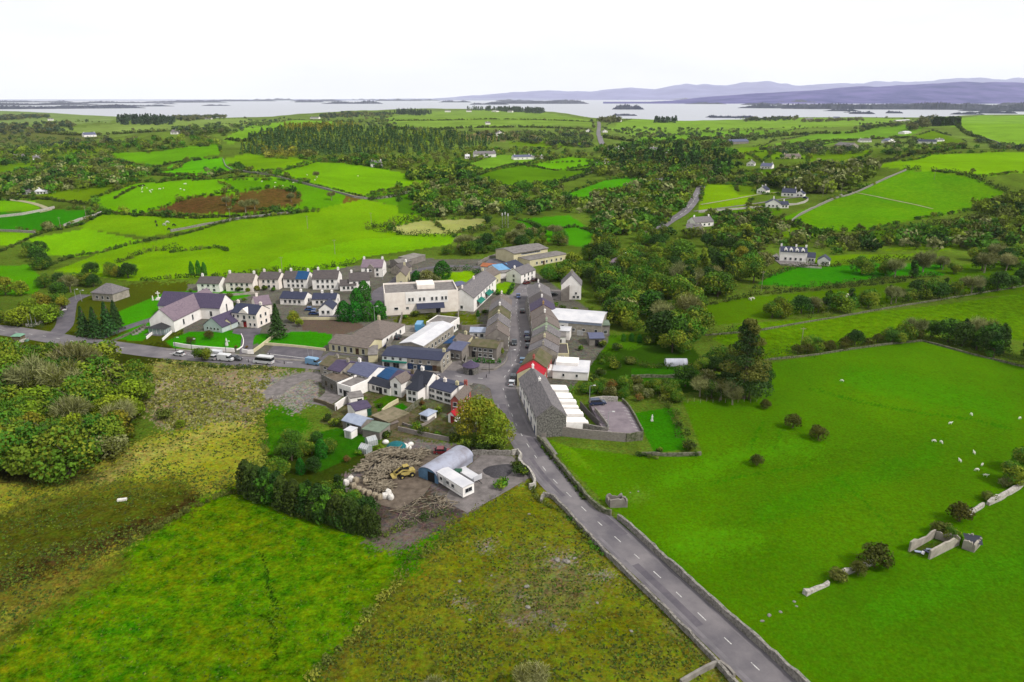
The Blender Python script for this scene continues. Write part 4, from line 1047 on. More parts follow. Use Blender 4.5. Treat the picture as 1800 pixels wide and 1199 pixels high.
house("white store with navy sheet roof beside the light blue roof", (897, 483), (920, 476), 10, h=3, rise=1.8, wall=WHITE, roof=NAVY, name="outbuilding", cat="outbuilding", win=None)
house("low white shed with rusty orange roof behind the top of the street", (845, 476), (868, 478), 6, h=2.2, rise=1, wall=WHITE, roof=ORANGE, name="shed", cat="shed", group=GR_SHED, win=None)
house("white yard store with grey roof between lawn and street top", (876, 490), (898, 489), 6, h=2.6, flat=True, wall=WHITE, roof=FELT, name="outbuilding", cat="outbuilding", win=None)
# ---- church and parochial houses
Bc, Dc = G(308, 584), G(346, 564.5)
d = (Dc - Bc).normalized(); n = Vector((-d.y, d.x, 0))
t = house("white church nave and crossing with mauve slate roof and glass porch", Bc, Bc + d * 30, 9.5, h=4.3, rise=4.0, world=True, wall=WHITE, roof=MAUVE, name="church", cat="church", win=None, base=-2)
Lw, D, h, rr = dims(t)
for x in (.19, .38): window(t, x * Lw, 0, h * .52, .9, 1.9)
TL, TW = 26.0, 9.6; x0 = Lw * .56
m = MB(); m.prism([(x0, -2), (x0 + TW, -2), (x0 + TW, h + .2), (x0 + TW / 2, h + rr + .3), (x0, h + .2)], -8.0, D + 8.0, 'y'); m.f = [tuple(reversed(f)) for f in m.f]; m.build("transept", WHITE, t)
s_ = (rr + .1) / (TW / 2)
m = MB(); m.prism([(x0 - .3, h + .2 - .3 * s_ + .03), (x0 + TW / 2, h + rr + .33), (x0 + TW + .3, h + .2 - .3 * s_ + .03), (x0 + TW + .3, h + .4 - .3 * s_ + .03), (x0 + TW / 2, h + rr + .53), (x0 - .3, h + .4 - .3 * s_ + .03)], -8.2, D + 8.2, 'y')
m.f = [tuple(reversed(f)) for f in m.f]; m.build("transept_roof", PLUM, t)
window(t, x0, -4.2, h * .5, .9, 1.9, 3); window(t, x0 + TW / 2, -8.0, h * .75, .8, 3.2, 0)
m = MB(); m.box(-3.4, -.02, 1.6, D - 1.6, 0, 2.2); gp_ = m.build("glass_porch", mat("porch_glass", (170, 186, 186), (120, 136, 140), rough=.1, spec=.6), t)
m = MB(); v = [(-3.8, 1.2, 2.23), (-.02, 1.2, 2.23), (-.02, D - 1.2, 2.23), (-3.8, D - 1.2, 2.23), (-1.6, D / 2, 3.5), (-.02, D / 2, 3.5)]
m.v = v; m.f = [(0, 1, 5, 4), (2, 3, 4, 5), (3, 0, 4), (0, 3, 2, 1), (1, 2, 5)]; m.build("porch_roof", DARKM, t)
m = MB()
for y in (1.7, 3.2, 4.75, 6.3, D - 1.7): m.box(-3.47, -3.41, y - .07, y + .07, 0, 2.2)
for x in (-2.6, -1.5, -.5): m.box(x, x + .1, 1.54, 1.59, 0, 2.2)
m.build("porch_frame", FRAME, t)
t = house("two storey pinkish parochial house with central gable and red door", (410, 573), (453, 577), 8, 549, 533, wall=PINKW, roof=NAVY, win=None, winr=(2, 2), chim=(.0, 1.0), chm=PINKW)
Lw, D, h, rr = dims(t)
for k, z in enumerate((h * .24, h * .76)):
    for x in (.08, .25, .72, .90): window(t, x * Lw, 0, z, .7, 1.0)
m = MB(); m.prism([(Lw * .3, h - .4), (Lw * .7, h - .4), (Lw * .7, h + .1), (Lw * .5, h + 1.9), (Lw * .3, h + .1)], -.25, 2.6, 'y'); m.f = [tuple(reversed(f)) for f in m.f]; m.build("central_gable", PINKW, t)
window(t, Lw * .5, -.0, h * .72, .9, 1.4); door(t, Lw * .5, 0, 0, "red", 1.1, 2.2)
m = MB(); m.box(Lw * .42, Lw * .58, -1.0, -.08, 2.4, 2.6); m.build("door_canopy", DARKM, t)
house("grey roofed rear wing behind the parochial house", (452, 556), (479, 552), 9, h=4.2, rise=2.4, wall=PINKW, roof=MAUVE, name="extension", cat="extension", win=(1, 2), chim=(.2,))
house("pale blue parish office with plum roof between church and parochial house", (359, 581), (391, 585), 13, 571, 559, wall=MINTW, roof=PLUM, ridge='y', name="parish_office", cat="office", win=(1, 4), ww=.7, wh=.8)
house("little cream gabled porch wing on the parish office", (394, 580), (407, 579), 4, h=2.6, rise=1.4, wall=CREAM, roof=PLUM, ridge='y', name="extension", cat="extension", win=(1, 1))
# ---- row under the hill
house("small white end house with brown grey roof, first in the row under the hill", (348, 513), (387, 514), 8, 498, 486, wall=WHITE, roof=DARKT, group=GR_ROW, win=(2, 3), chim=(.05,))
house("pair of white houses under one brown roof of two shades", (398, 512), (446, 513), 8, 496, 480.5, wall=PINKW, roof=BROWNT, group=GR_ROW, win=(2, 4), chim=(.02, .98), chm=WHITE)
house("white pair of houses with dark roof left of the blue half roof", (456, 508), (491, 509), 8, 490, 478, wall=PINKW, roof=DARKT, group=GR_ROW, win=(2, 3), chim=(.1, .98), winr=(2, 1))
t = house("white pair of houses whose roof is half dark and half blue", (499, 506), (541, 507), 8, 490, 476.5, wall=WHITE, roof=DARKT, group=GR_ROW, win=(2, 4), chim=(.2, .98))
Lw, D, h, rr = dims(t); s_ = rr / (D / 2)
m = MB(); m.prism([(-.32, h - .32 * s_ + .225), (D / 2, h + rr + .225), (D / 2, h + rr + .25), (-.32, h - .32 * s_ + .25)], Lw * .52, Lw + .14); m.build("blue_roof_half", BLUER, t)
house("white pair of houses with four upper windows right of the blue half roof", (550, 509), (595, 509), 8, 490, 475, wall=WHITE, roof=DARKT, group=GR_ROW, win=(2, 4), chim=(.15, 1.0), winr=None)
t = house("white house with a low brown roofed wing at the right of the row", (615, 511), (651, 509), 8, 494, 480, wall=WHITE, roof=DARKT, group=GR_ROW, win=(2, 3), chim=(.1, 1.0))
house("low white wing with dark roof in front of the right hand row house", (598, 512), (627, 511), 5, h=2.6, rise=1.8, wall=WHITE, roof=DARKT, name="extension", cat="extension", win=(1, 3))
t = house("detached white house with stone and cream front bay above the row", (636, 487), (673, 487), 10, 470, 456, wall=WHITE, roof=MAUVE, win=(2, 3), chim=(.02, .98), chm=WHITE)
Lw, D, h, rr = dims(t)
m = MB(); m.prism([(Lw * .28, -1), (Lw * .62, -1), (Lw * .62, h), (Lw * .45, h + 1.8), (Lw * .28, h)], -1.2, -.07, 'y'); m.f = [tuple(reversed(f)) for f in m.f]; m.build("front_bay", GREYR, t)
window(t, Lw * .45, -1.2, h * .75, 1.2, 1.0)
house("long white bungalow with navy roof and two chimneys", (493, 535), (536, 537), 7, 524, 512, wall=WHITE, roof=NAVY, win=(1, 4), chim=(.35, .75), group="navy roofed bungalows", name="bungalow", cat="bungalow", winr=(1, 1))
house("white bungalow with navy roof right of the long one", (549, 537), (591, 537), 7, 526, 515.5, wall=WHITE, roof=NAVY, win=(1, 4), chim=(.35, .8), group="navy roofed bungalows", name="bungalow", cat="bungalow", winr=(1, 1))
house("small white gabled bungalow with grey wing beside the tall clipped trees", (561, 555), (585, 555), 8, h=2.6, rise=2.0, wall=WHITE, roof=NAVY, ridge='y', win=(1, 2), group="navy roofed bungalows", name="bungalow", cat="bungalow")
house("cream gabled house with long brown roof by the lane", (697, 503), (714, 503), 13, 485, 477, wall=CREAM, roof=BROWNT, ridge='y', win=(1, 1), chim=(.95,))
house("low grey shed with sheet roof at the edge of the lime field", (700, 474), (724, 470), 8, h=3.2, rise=1, wall=GREYR, roof=FELT, name="shed", cat="shed", group=GR_SHED, win=None)
house("small slate roofed cottage with white chimney among the sheds", (705, 484), (724, 478), 6, h=2.8, rise=1.8, wall=DULL, roof=DARKT, name="cottage", cat="cottage", win=(1, 1), chim=(.98,), chm=WHITE)
house("long grey farm shed with pale flat roof beside the lime field", (722, 466), (748, 458), 8, h=3, flat=True, wall=GREYR, roof=CONC, name="shed", cat="shed", group=GR_SHED, win=None)
house("dark roofed single storey annex on the hotel lawn", (803, 512), (824, 508), 6, h=2.4, rise=1, hip=2, wall=DULL, roof=STEELR, name="outbuilding", cat="outbuilding", win=(1, 2))
house("grey hip roofed house half hidden by the dark conifers", (163, 528), (200, 531), 9, h=3.4, rise=3.2, hip=4, wall=DULL, roof=GREYS, win=(1, 3))
house("white bungalow with brown hipped roof in the trees on the left edge", (12, 641), (40, 637), 8, h=2.8, rise=1.6, hip=4, wall=WHITE, roof=BROWNT, name="bungalow", cat="bungalow", win=(1, 2), chim=(.8,), chm=WHITE)
# ---- house on the right hill
t = house("large white house with navy roof and four dormers among the right hand fields", (1370, 459), (1417, 462), 9, 442, 433, wall=WHITE, roof=NAVY, win=(1, 4), chim=(.0, .6, 1.0), chm=WHITE, floor=1, winl=(1, 1))
Lw, D, h, rr = dims(t)
for x in (.2, .4, .62, .84):
    m = MB(); m.prism([(x * Lw - .8, h - .1), (x * Lw + .8, h - .1), (x * Lw + .8, h + 1), (x * Lw, h + 1.8), (x * Lw - .8, h + 1)], .2, 3.6, 'y'); m.f = [tuple(reversed(f)) for f in m.f]
    dm = m.build("dormer", WHITE, t); window(dm, x * Lw, .2, h + .55, .8, .7)
house("white annex with navy roof on the large dormered house", (1418, 462), (1432, 463), 6, h=3, rise=1.8, wall=WHITE, roof=NAVY, name="extension", cat="extension", win=(1, 2), floor=1)
house("white garage with navy roof below the large dormered house", (1436, 466), (1457, 468), 6, h=2.6, rise=2, wall=WHITE, roof=NAVY, ridge='y', name="garage", cat="garage", win=None, floor=1, doors=((.5, "white"),))
house("bungalow with mauve hipped roofs deep in the trees east of the village", (1068, 472), (1108, 475), 12, h=2.6, rise=3.2, hip=5, wall=DULL, roof=MAUVE, win=(1, 3), chim=(.7,), chm=WHITE, name="bungalow", cat="bungalow", floor=1)
house("small beige shed with brown roof in the trees east of the village", (1127, 464), (1149, 464), 6, h=2.2, rise=.9, wall=CREAM, roof=BROWNT, name="shed", cat="shed", win=None, floor=1)
# ---- far houses
FARH = [  # A, B, depth, h, rise, wall, roof, ridge, label
    ((1330, 340), (1346, 341), 9, 3, 2.6, WHITE, NAVY, 'y', "white gabled house with navy roof, upper left of the three on the garden drive"),
    ((1373, 345), (1398, 346), 9, 3, 2.8, WHITE, NAVY, 'x', "white house with navy roof at the end of the garden drive"),
    ((1398, 346), (1412, 347), 6, 2.6, 2, WHITE, NAVY, 'y', "small white wing with navy roof beside the garden drive house"),
    ((1345, 365), (1372, 366), 9, 3, 3.0, WHITE, NAVY, 'y', "lowest white gabled house of the three on the garden drive"),
    ((1372, 366), (1386, 366), 7, 2.6, 2.0, WHITE, NAVY, 'x', "low white wing of the lowest house on the garden drive"),
    ((1243, 304), (1262, 305), 8, 3, 2.4, CREAM, GREYS, 'x', "cream cottage with grey roof among trees above the road bend"),
    ((1262, 305), (1272, 304), 6, 2.6, 2, CREAM, GREYS, 'y', "cream gabled wing of the cottage above the road bend"),
    ((1312, 292), (1326, 292), 8, 3, 2.4, WHITE, GREYS, 'y', "white gabled house left of a bluish roofed house"),
    ((1336, 297), (1356, 297), 9, 3, 2.6, WHITE, STEELR, 'x', "white house with bluish roof near the road bend trees"),
    ((1204, 409), (1230, 411), 9, 2.6, 2.4, DULL, GREYS, 'x', "grey roofed cottage below the hill road"),
    ((1222, 400), (1254, 397), 9, 3, 2.8, WHITE, GREYS, 'x', "white house with wide grey roof beside the hill road"),
    ((1141, 327), (1166, 327), 12, 3, 3, DULL, GREYS, 'x', "grey roofed barn standing alone in trees left of the hill road"),
    ((1095, 300), (1108, 300), 8, 3, 2.4, PINK, ORANGE, 'y', "small house with orange red roof in the trees"),
    ((1056, 289), (1070, 287), 8, 3, 2.4, WHITE, GREYS, 'x', "white cottage beside the dark conifer pair"),
    ((1166, 275), (1182, 275), 9, 3.4, 3, WHITE, GREYS, 'y', "white steep gabled house in the middle of the far wood"),
    ((1142, 266), (1156, 266), 9, 3, 2.4, WHITE, GREYS, 'x', "white cottage behind the far wood"),
    ((1086, 265), (1096, 264), 9, 3, 2.4, WHITE, GREYS, 'y', "white gabled cottage by the distant road bend"),
    ((1060, 233), (1068, 233), 9, 3, 2.4, WHITE, GREYS, 'y', "white cottage right of the distant road"),
    ((1030, 232), (1039, 232), 9, 3, 2.4, WHITE, GREYS, 'y', "white cottage left of the distant road"),
    ((1284, 254), (1316, 252), 12, 4, 3.4, GREYR, STEELR, 'x', "large grey house with bluish roof on the far plain"),
    ((1466, 264), (1494, 265), 14, 6.5, 3, DULL, GREYS, 'x', "big pale stone house on the right hand plain"),
    ((1512, 250), (1532, 250), 10, 3, 2.4, WHITE, GREYS, 'x', "white bungalow behind the stone house"),
    ((1560, 252), (1574, 250), 10, 3.6, 3, WHITE, STEELR, 'y', "white gabled house left of the long white bungalow"),
    ((1613, 252), (1646, 253), 12, 3, 3, WHITE, NAVY, 'x', "long white bungalow with navy roof on the right hand ridge"),
    ((1648, 249), (1660, 248), 8, 2.6, 2, WHITE, GREYS, 'x', "small white outhouse beside the long ridge bungalow"),
    ((1378, 280), (1408, 279), 10, 3, 2.6, CREAM, BROWNT, 'x', "cream bungalow with brown roof on the middle plain"),
    ((652, 294), (673, 294), 10, 3.4, 2.2, WHITE, GREYS, 'x', "lonely white cottage on the brow below the plantation"),
    ((834, 277), (872, 276), 12, 4, 3.2, WHITE, GREYS, 'x', "large white and grey house beyond the central fields"),
    ((818, 279), (826, 279), 8, 2.8, 1.8, WHITE, WMETAL, 'x', "little white outhouse left of the large white and grey house"),
    ((903, 281), (934, 280), 10, 3, 2.2, WHITE, STEELR, 'x', "long low white bungalow beyond the central fields"),
    ((934, 280), (956, 279), 8, 2.4, 1.2, WHITE, FELT, 'x', "low white sheds beside the long bungalow"),
    ((873, 239), (886, 239), 10, 4, 3, WHITE, GREYS, 'y', "white gabled house right of the plantation"),
    ((854, 219), (862, 219), 10, 4, 3, WHITE, GREYS, 'x', "small white house on the far ridge"),
    ((148, 241), (170, 240), 14, 4, 4, WHITE, STEELR, 'x', "white house with bluish roof on the far left plain"),
    ((300, 236), (312, 236), 12, 3, 3, WHITE, GREYS, 'x', "white cottage under dark trees on the far left"),
    ((30, 342), (50, 342), 9, 2.6, 2, WHITE, GREYS, 'y', "white cottage with grey roof by the left farm lane"),
    ((62, 342), (84, 340), 7, 2.2, 1.2, WHITE, WMETAL, 'x', "white farm shed by the left farm lane"),
    ((22, 280), (42, 279), 9, 3, 2.4, DULL, GREYS, 'x', "grey farmhouse behind bushes on the far left"),
    ((58, 281), (72, 280), 9, 2.6, 2, WHITE, GREYS, 'x', "white farm shed behind the far left farmhouse"),
    ((84, 212), (94, 212), 12, 4, 3, WHITE, GREYS, 'x', "white house on the lakeside plain at far left"),
    ((360, 210), (372, 210), 14, 4, 3, WHITE, GREYS, 'x', "white lakeside house under the dark wood"),
    ((545, 209), (560, 209), 14, 4, 3, WHITE, GREYS, 'x', "white house on the far lakeside left of the ridge wood"),
    ((782, 197), (792, 197), 22, 6, 5, WHITE, GREYS, 'x', "white house, first in the line along the far ridge"),
    ((820, 197), (829, 197), 22, 6, 5, WHITE, GREYS, 'x', "white house in the middle of the far ridge line"),
    ((864, 197), (872, 197), 22, 6, 5, WHITE, GREYS, 'y', "white gabled house near the right of the far ridge line"),
    ((892, 198), (900, 198), 22, 6, 5, WHITE, GREYS, 'x', "white house at the right end of the far ridge line"),
    ((1076, 214), (1090, 214), 14, 4, 3, WHITE, GREYS, 'x', "lakeside house at the end of the distant road"),
    ((1352, 210), (1362, 210), 14, 4, 3, WHITE, STEELR, 'x', "white lakeside house below the shore pines"),
    ((1464, 209), (1476, 209), 14, 4, 4, WHITE, STEELR, 'x', "white house on the right hand lakeshore"),
    ((1416, 211), (1430, 211), 14, 3, 3, DULL, GREYS, 'x', "grey lakeshore house among small trees"),
    ((1590, 236), (1602, 234), 12, 3, 2, WHITE, WMETAL, 'x', "white sheds along the lane on the right plain"),
    ((1576, 214), (1600, 213), 12, 3, 2, DULL, WMETAL, 'x', "long pale farm shed near the right hand lakeshore"),
]
for (A, B, D, hh, rr, wl, rf, rg, lab) in FARH:
    house(lab, A, B, D, h=hh, rise=rr, wall=wl, roof=rf, ridge=rg, group=GR_FAR, win=(1, 3) if B[0] - A[0] > 15 else (1, 2), chim=(.1, .95) if B[0] - A[0] > 14 else (.5,), floor=1, name="house", ww=1.2)
# ================================================================== vegetation
def leaf_material():
    m, nt, N, L, P = nodes("foliage")
    P.inputs["Roughness"].default_value = .8; P.inputs["Specular IOR Level"].default_value = .12
    a = N.new("ShaderNodeAttribute"); a.attribute_name = "leaf"
    oi = N.new("ShaderNodeObjectInfo")
    hs = N.new("ShaderNodeHueSaturation")
    m1 = N.new("ShaderNodeMapRange"); m1.inputs[3].default_value = .49; m1.inputs[4].default_value = .522
    m2 = N.new("ShaderNodeMapRange"); m2.inputs[3].default_value = .8; m2.inputs[4].default_value = 1.22
    mm = N.new("ShaderNodeMath"); mm.operation = 'MULTIPLY'; mm.inputs[1].default_value = 7.31
    fr = N.new("ShaderNodeMath"); fr.operation = 'FRACT'
    L.new(oi.outputs["Random"], m1.inputs[0]); L.new(oi.outputs["Random"], mm.inputs[0]); L.new(mm.outputs[0], fr.inputs[0]); L.new(fr.outputs[0], m2.inputs[0])
    L.new(m1.outputs[0], hs.inputs["Hue"]); L.new(m2.outputs[0], hs.inputs["Value"]); L.new(a.outputs["Color"], hs.inputs["Color"])
    L.new(hs.outputs[0], P.inputs["Base Color"])
    tr = N.new("ShaderNodeBsdfTranslucent"); L.new(hs.outputs[0], tr.inputs[0])
    mx = N.new("ShaderNodeMixShader"); mx.inputs[0].default_value = .12
    L.new(P.outputs[0], mx.inputs[1]); L.new(tr.outputs[0], mx.inputs[2]); L.new(mx.outputs[0], N["Material Output"].inputs[0])
    return m
LEAF = leaf_material()
BARK = mat("bark", (118, 104, 86), (74, 64, 54), scale=2, detail=6, bump=.4)
PALEB = mat("pale_bark", (172, 162, 142), (128, 118, 100), scale=2, detail=6)

PAL = {  # sRGB extremes of the leaves of each kind
    "green": ((94, 128, 32), (50, 78, 18)), "olive": ((136, 142, 40), (86, 98, 26)), "autumn": ((152, 142, 40), (104, 98, 28)), "brown": ((116, 114, 56), (78, 78, 34)),
    "twig": ((158, 152, 110), (108, 104, 68)), "dark": ((64, 90, 34), (36, 54, 18)), "conifer": ((64, 92, 44), (36, 54, 26)), "cypress": ((60, 116, 28), (34, 76, 18)),
    "lime": ((146, 158, 34), (96, 112, 22)), "haw": ((92, 88, 34), (54, 58, 20)), "hedge": ((70, 84, 30), (40, 52, 18)), "scrub": ((112, 112, 50), (70, 76, 28)), "rust": ((150, 94, 56), (100, 66, 40)),
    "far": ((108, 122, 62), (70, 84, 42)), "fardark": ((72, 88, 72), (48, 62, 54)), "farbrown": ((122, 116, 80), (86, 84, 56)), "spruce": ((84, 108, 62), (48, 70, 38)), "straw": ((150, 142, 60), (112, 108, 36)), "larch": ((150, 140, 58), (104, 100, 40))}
LG = .9
def leafcol(pal, n, rng, bias=None):
    a, b = (lin(c) * LG * np.array([.89, 1.0, .8]) for c in PAL[pal])
    t = rng.random(n) if bias is None else np.clip(bias + .26 * (rng.random(n) - .5), 0, 1)
    return a[None] * t[:, None] + b[None] * (1 - t[:, None])

def quads(P, Nn, size, rng, aspect=1.0):
    """leaf clumps: a four cornered sprig at each point, facing roughly along Nn"""
    n = len(P)
    Nn = Nn + rng.normal(size=(n, 3)) * .65
    Nn /= np.linalg.norm(Nn, axis=1)[:, None] + 1e-9
    r = rng.normal(size=(n, 3)); U = np.cross(Nn, r); U /= np.linalg.norm(U, axis=1)[:, None] + 1e-9
    V = np.cross(Nn, U)
    s = (size * (.6 + .8 * rng.random(n)))[:, None] * .5
    k = [.75 + .5 * rng.random((n, 1)) for _ in range(4)]
    v = np.stack([P + U * s * k[0] * aspect, P + V * s * k[1], P - U * s * k[2] * aspect, P - V * s * k[3]], 1)
    return v.reshape(-1, 3)

def blob_points(c, r, n, rng, squash=1.0):
    d = rng.normal(size=(n, 3)); d /= np.linalg.norm(d, axis=1)[:, None]
    rad = r * (.55 + .5 * rng.random(n) ** .6)
    P = c + d * rad[:, None] * np.array([1, 1, squash])
    return P, d

def crown(kind, h, r, seed, pal, pal2=None, n=1500, leaf=.45):
    """returns leaf vertices (4 to a sprig) and colours"""
    rng = np.random.default_rng(seed)
    Ps, Ns, Cs = [], [], []
    if kind == 'round':
        nb = 18; cz = h * .54; hr = h * .46
        for i in range(nb):
            d = rng.normal(size=3); d /= np.linalg.norm(d); d[2] = abs(d[2]) * 1.3 - .62
            c = np.array([d[0] * r * .66, d[1] * r * .62, cz + d[2] * hr * .68])
            br = r * (.34 + .22 * rng.random())
            m = int(n / nb * (br / (r * .45)) ** 2)
            P, N_ = blob_points(c, br, m, rng, .85)
            Ps.append(P); Ns.append(N_); Cs.append(leafcol(pal2 if pal2 and rng.random() < .35 else pal, m, rng, .25 + .5 * rng.random()))
    elif kind == 'tall':
        nb = 16
        for i in range(nb):
            t = (i + .5) / nb; z = h * (.25 + .68 * t); w_ = r * (1 - .55 * t) * (.55 + .3 * rng.random()); a = rng.random() * 6.28
            c = np.array([math.cos(a) * w_ * .7, math.sin(a) * w_ * .7, z]); br = r * (.36 + .18 * rng.random()) * (1 - .35 * t)
            m = int(n / nb)
            P, N_ = blob_points(c, br, m, rng, 1.1); Ps.append(P); Ns.append(N_); Cs.append(leafcol(pal2 if pal2 and rng.random() < .3 else pal, m, rng, .2 + .6 * rng.random()))
    elif kind == 'cone':
        t = rng.random(n) ** .75; ring = np.floor(t * 13) / 13
        a = rng.random(n) * 6.28; lob = .78 + .22 * np.sin(a * 5 + ring * 40)
        rad = r * (1.03 - t) * (.55 + .5 * rng.random(n)) * lob * (1 - .25 * ((t * 13) % 1))
        P = np.stack([np.cos(a) * rad, np.sin(a) * rad, h * (.08 + .92 * t) - rad * .22], 1)
        N_ = np.stack([np.cos(a), np.sin(a), np.full(n, .55)], 1); Ps, Ns, Cs = [P], [N_], [leafcol(pal, n, rng)]
    elif kind == 'column':
        t = rng.random(n); a = rng.random(n) * 6.28
        prof = np.clip(np.minimum(1, (1.02 - t) * 2.2) ** .6, 0, 1) * (.85 + .15 * np.minimum(1, t * 6))
        rad = r * prof * (.7 + .35 * rng.random(n)) * (.9 + .12 * np.sin(a * 3 + t * 9))
        P = np.stack([np.cos(a) * rad, np.sin(a) * rad, h * (.03 + .97 * t)], 1)
        N_ = np.stack([np.cos(a), np.sin(a), .3 + .6 * (t > .85)], 1); Ps, Ns, Cs = [P], [N_], [leafcol(pal, n, rng)]
    elif kind == 'bare':
        nb = 11
        for i in range(nb):
            d = rng.normal(size=3); d /= np.linalg.norm(d); d[2] = abs(d[2]) * .95 - .25
            c = np.array([d[0] * r * .6, d[1] * r * .6, h * .62 + d[2] * h * .3]); br = r * (.34 + .2 * rng.random()); m = int(n / nb)
            P, N_ = blob_points(c, br, m, rng, .9); Ps.append(P); Ns.append(N_); Cs.append(leafcol(pal2 if pal2 and rng.random() < .25 else pal, m, rng))
    elif kind == 'pine':
        nb = 26
        for i in range(nb):
            t = (i + .5) / nb; z = h * (.16 + .82 * t); w_ = r * (1.05 - t) ** .8 * (.5 + .6 * rng.random()); a = i * 2.4
            c = np.array([math.cos(a) * w_ * .8, math.sin(a) * w_ * .8, z - w_ * .1]); br = r * (.33 + .14 * rng.random()) * (1.15 - .6 * t)
            m = int(n / nb); P, N_ = blob_points(c, br, m, rng, .55); Ps.append(P); Ns.append(N_); Cs.append(leafcol(pal2 if pal2 and rng.random() < .5 else pal, m, rng, .2 + .6 * rng.random()))
    elif kind == 'bush':
        nb = 8
        for i in range(nb):
            a = rng.random() * 6.28; q = r * .5 * rng.random() ** .5
            br = r * (.42 + .2 * rng.random()); c = np.array([math.cos(a) * q, math.sin(a) * q, h * (.42 + .25 * rng.random())])
            m = int(n / nb); P, N_ = blob_points(c, br, m, rng, h / r * .55); Ps.append(P); Ns.append(N_); Cs.append(leafcol(pal2 if pal2 and rng.random() < .3 else pal, m, rng, .2 + .6 * rng.random()))
    P, N_, C = np.concatenate(Ps), np.concatenate(Ns), np.concatenate(Cs)
    keep = P[:, 2] > .05
    P, N_, C = P[keep], N_[keep], C[keep]
    if kind == 'bare':
        # twigs: thin slivers along the outward direction
        n_ = len(P); D = N_ + rng.normal(size=(n_, 3)) * .45; D[:, 2] += .45; D /= np.linalg.norm(D, axis=1)[:, None]
        S = np.cross(D, rng.normal(size=(n_, 3))); S /= np.linalg.norm(S, axis=1)[:, None]
        ln = (leaf * 3.2 * (.5 + rng.random(n_)))[:, None]; wd = leaf * .13
        V = np.stack([P - D * ln * .5 - S * wd, P - D * ln * .5 + S * wd, P + D * ln * .5 + S * wd * .5, P + D * ln * .5 - S * wd * .5], 1).reshape(-1, 3)
    else:
        V = quads(P, N_, leaf, rng)
    return V, np.repeat(C, 4, 0)

def leaf_mesh(name, V, C):
    return mesh_np(name, V, np.arange(len(V)), 4, LEAF, False, {"leaf": ('FLOAT_COLOR', C)})

def trunk_mesh(h, r, seed, m, kind):
    rng = random.Random(seed); mb = MB()
    top = h * (.55 if kind not in ('cone', 'pine') else .9); b = h * .022 + .07
    lean = (rng.uniform(-.05, .05) * h, rng.uniform(-.05, .05) * h)
    q = (lean[0] * .5, lean[1] * .5, top * .55)
    mb.tube((0, 0, -.4), q, b * 1.25, b * .8, 7); mb.tube(q, (lean[0], lean[1], top), b * .8, b * .35, 6)
    if kind in ('round', 'bare', 'tall'):
        for k in range(9 if kind == 'bare' else 6):
            a = k * 2.4 + rng.random(); z = top * rng.uniform(.42, .95); l_ = r * rng.uniform(.5, .85)
            p = (lean[0] * z / top, lean[1] * z / top, z); e = (math.cos(a) * l_, math.sin(a) * l_, z + l_ * rng.uniform(.6, 1.1))
            mb.tube(p, e, b * .42, b * .12, 5)
            if kind == 'bare':
                for s in (-.5, .5): mb.tube(tuple((np.array(p) + np.array(e)) / 2), (math.cos(a + s) * l_ * 1.05, math.sin(a + s) * l_ * 1.05, e[2] + .6), b * .22, b * .07, 4)
    return mb.mesh("trunk", m)

TREES = {}
def proto(key, kind, h, r, pal, pal2=None, n=1500, leaf=.45, seeds=(1, 2), bark=None):
    out = []
    for s in seeds:
        V, C = crown(kind, h, r, s * 17 + len(key), pal, pal2, n, leaf)
        out.append((leaf_mesh("crown", V, C), trunk_mesh(h, r, s, bark or (PALEB if kind == 'bare' else BARK), kind) if kind != 'bush' else None, h, r))
    TREES[key] = out
proto("green", 'round', 8.5, 3.9, "green", "olive", 2700, .42, (1, 2, 3))
proto("olive", 'round', 8.5, 3.9, "olive", "green", 2600, .42, (4, 5, 6))
proto("autumn", 'round', 8, 3.4, "autumn", "olive", 2300, .42, (7, 8))
proto("lime", 'round', 8, 3.2, "lime", "olive", 2300, .42, (9, 10))
proto("dark", 'round', 9, 3.8, "dark", "green", 2700, .42, (11, 12))
proto("brown", 'round', 7, 3.2, "brown", "twig", 1500, .42, (13, 14))
proto("bare", 'bare', 9, 3.6, "twig", "brown", 1700, .42, (15, 16, 17))
proto("tall", 'tall', 12, 3.3, "olive", "dark", 1700, .5, (18, 19))
proto("ivy", 'tall', 9, 2.4, "dark", "green", 1500, .45, (20, 21))
proto("cone", 'cone', 11, 3.2, "conifer", None, 1900, .5, (22, 23))
proto("cypress", 'column', 9, 2.7, "cypress", None, 2000, .42, (24, 25))
proto("leyland", 'column', 8, 1.9, "hedge", None, 1500, .4, (26, 27))
proto("pine", 'pine', 24, 8.0, "conifer", "scrub", 8000, .5, (28,))
proto("haw", 'round', 4.6, 2.3, "haw", None, 1200, .32, (29, 30))
proto("bush", 'bush', 2.6, 2.0, "hedge", "olive", 700, .34, (31, 32, 33))
proto("brownbush", 'bush', 2.4, 2.0, "scrub", "brown", 650, .34, (34, 35))
proto("shrub", 'bush', 1.5, 1.1, "green", "lime", 350, .24, (36, 37))
proto("bigautumn", 'round', 15, 6.0, "olive", "autumn", 6500, .46, (38, 39))
proto("rust", 'round', 6, 2.6, "rust", "brown", 1100, .4, (40,))
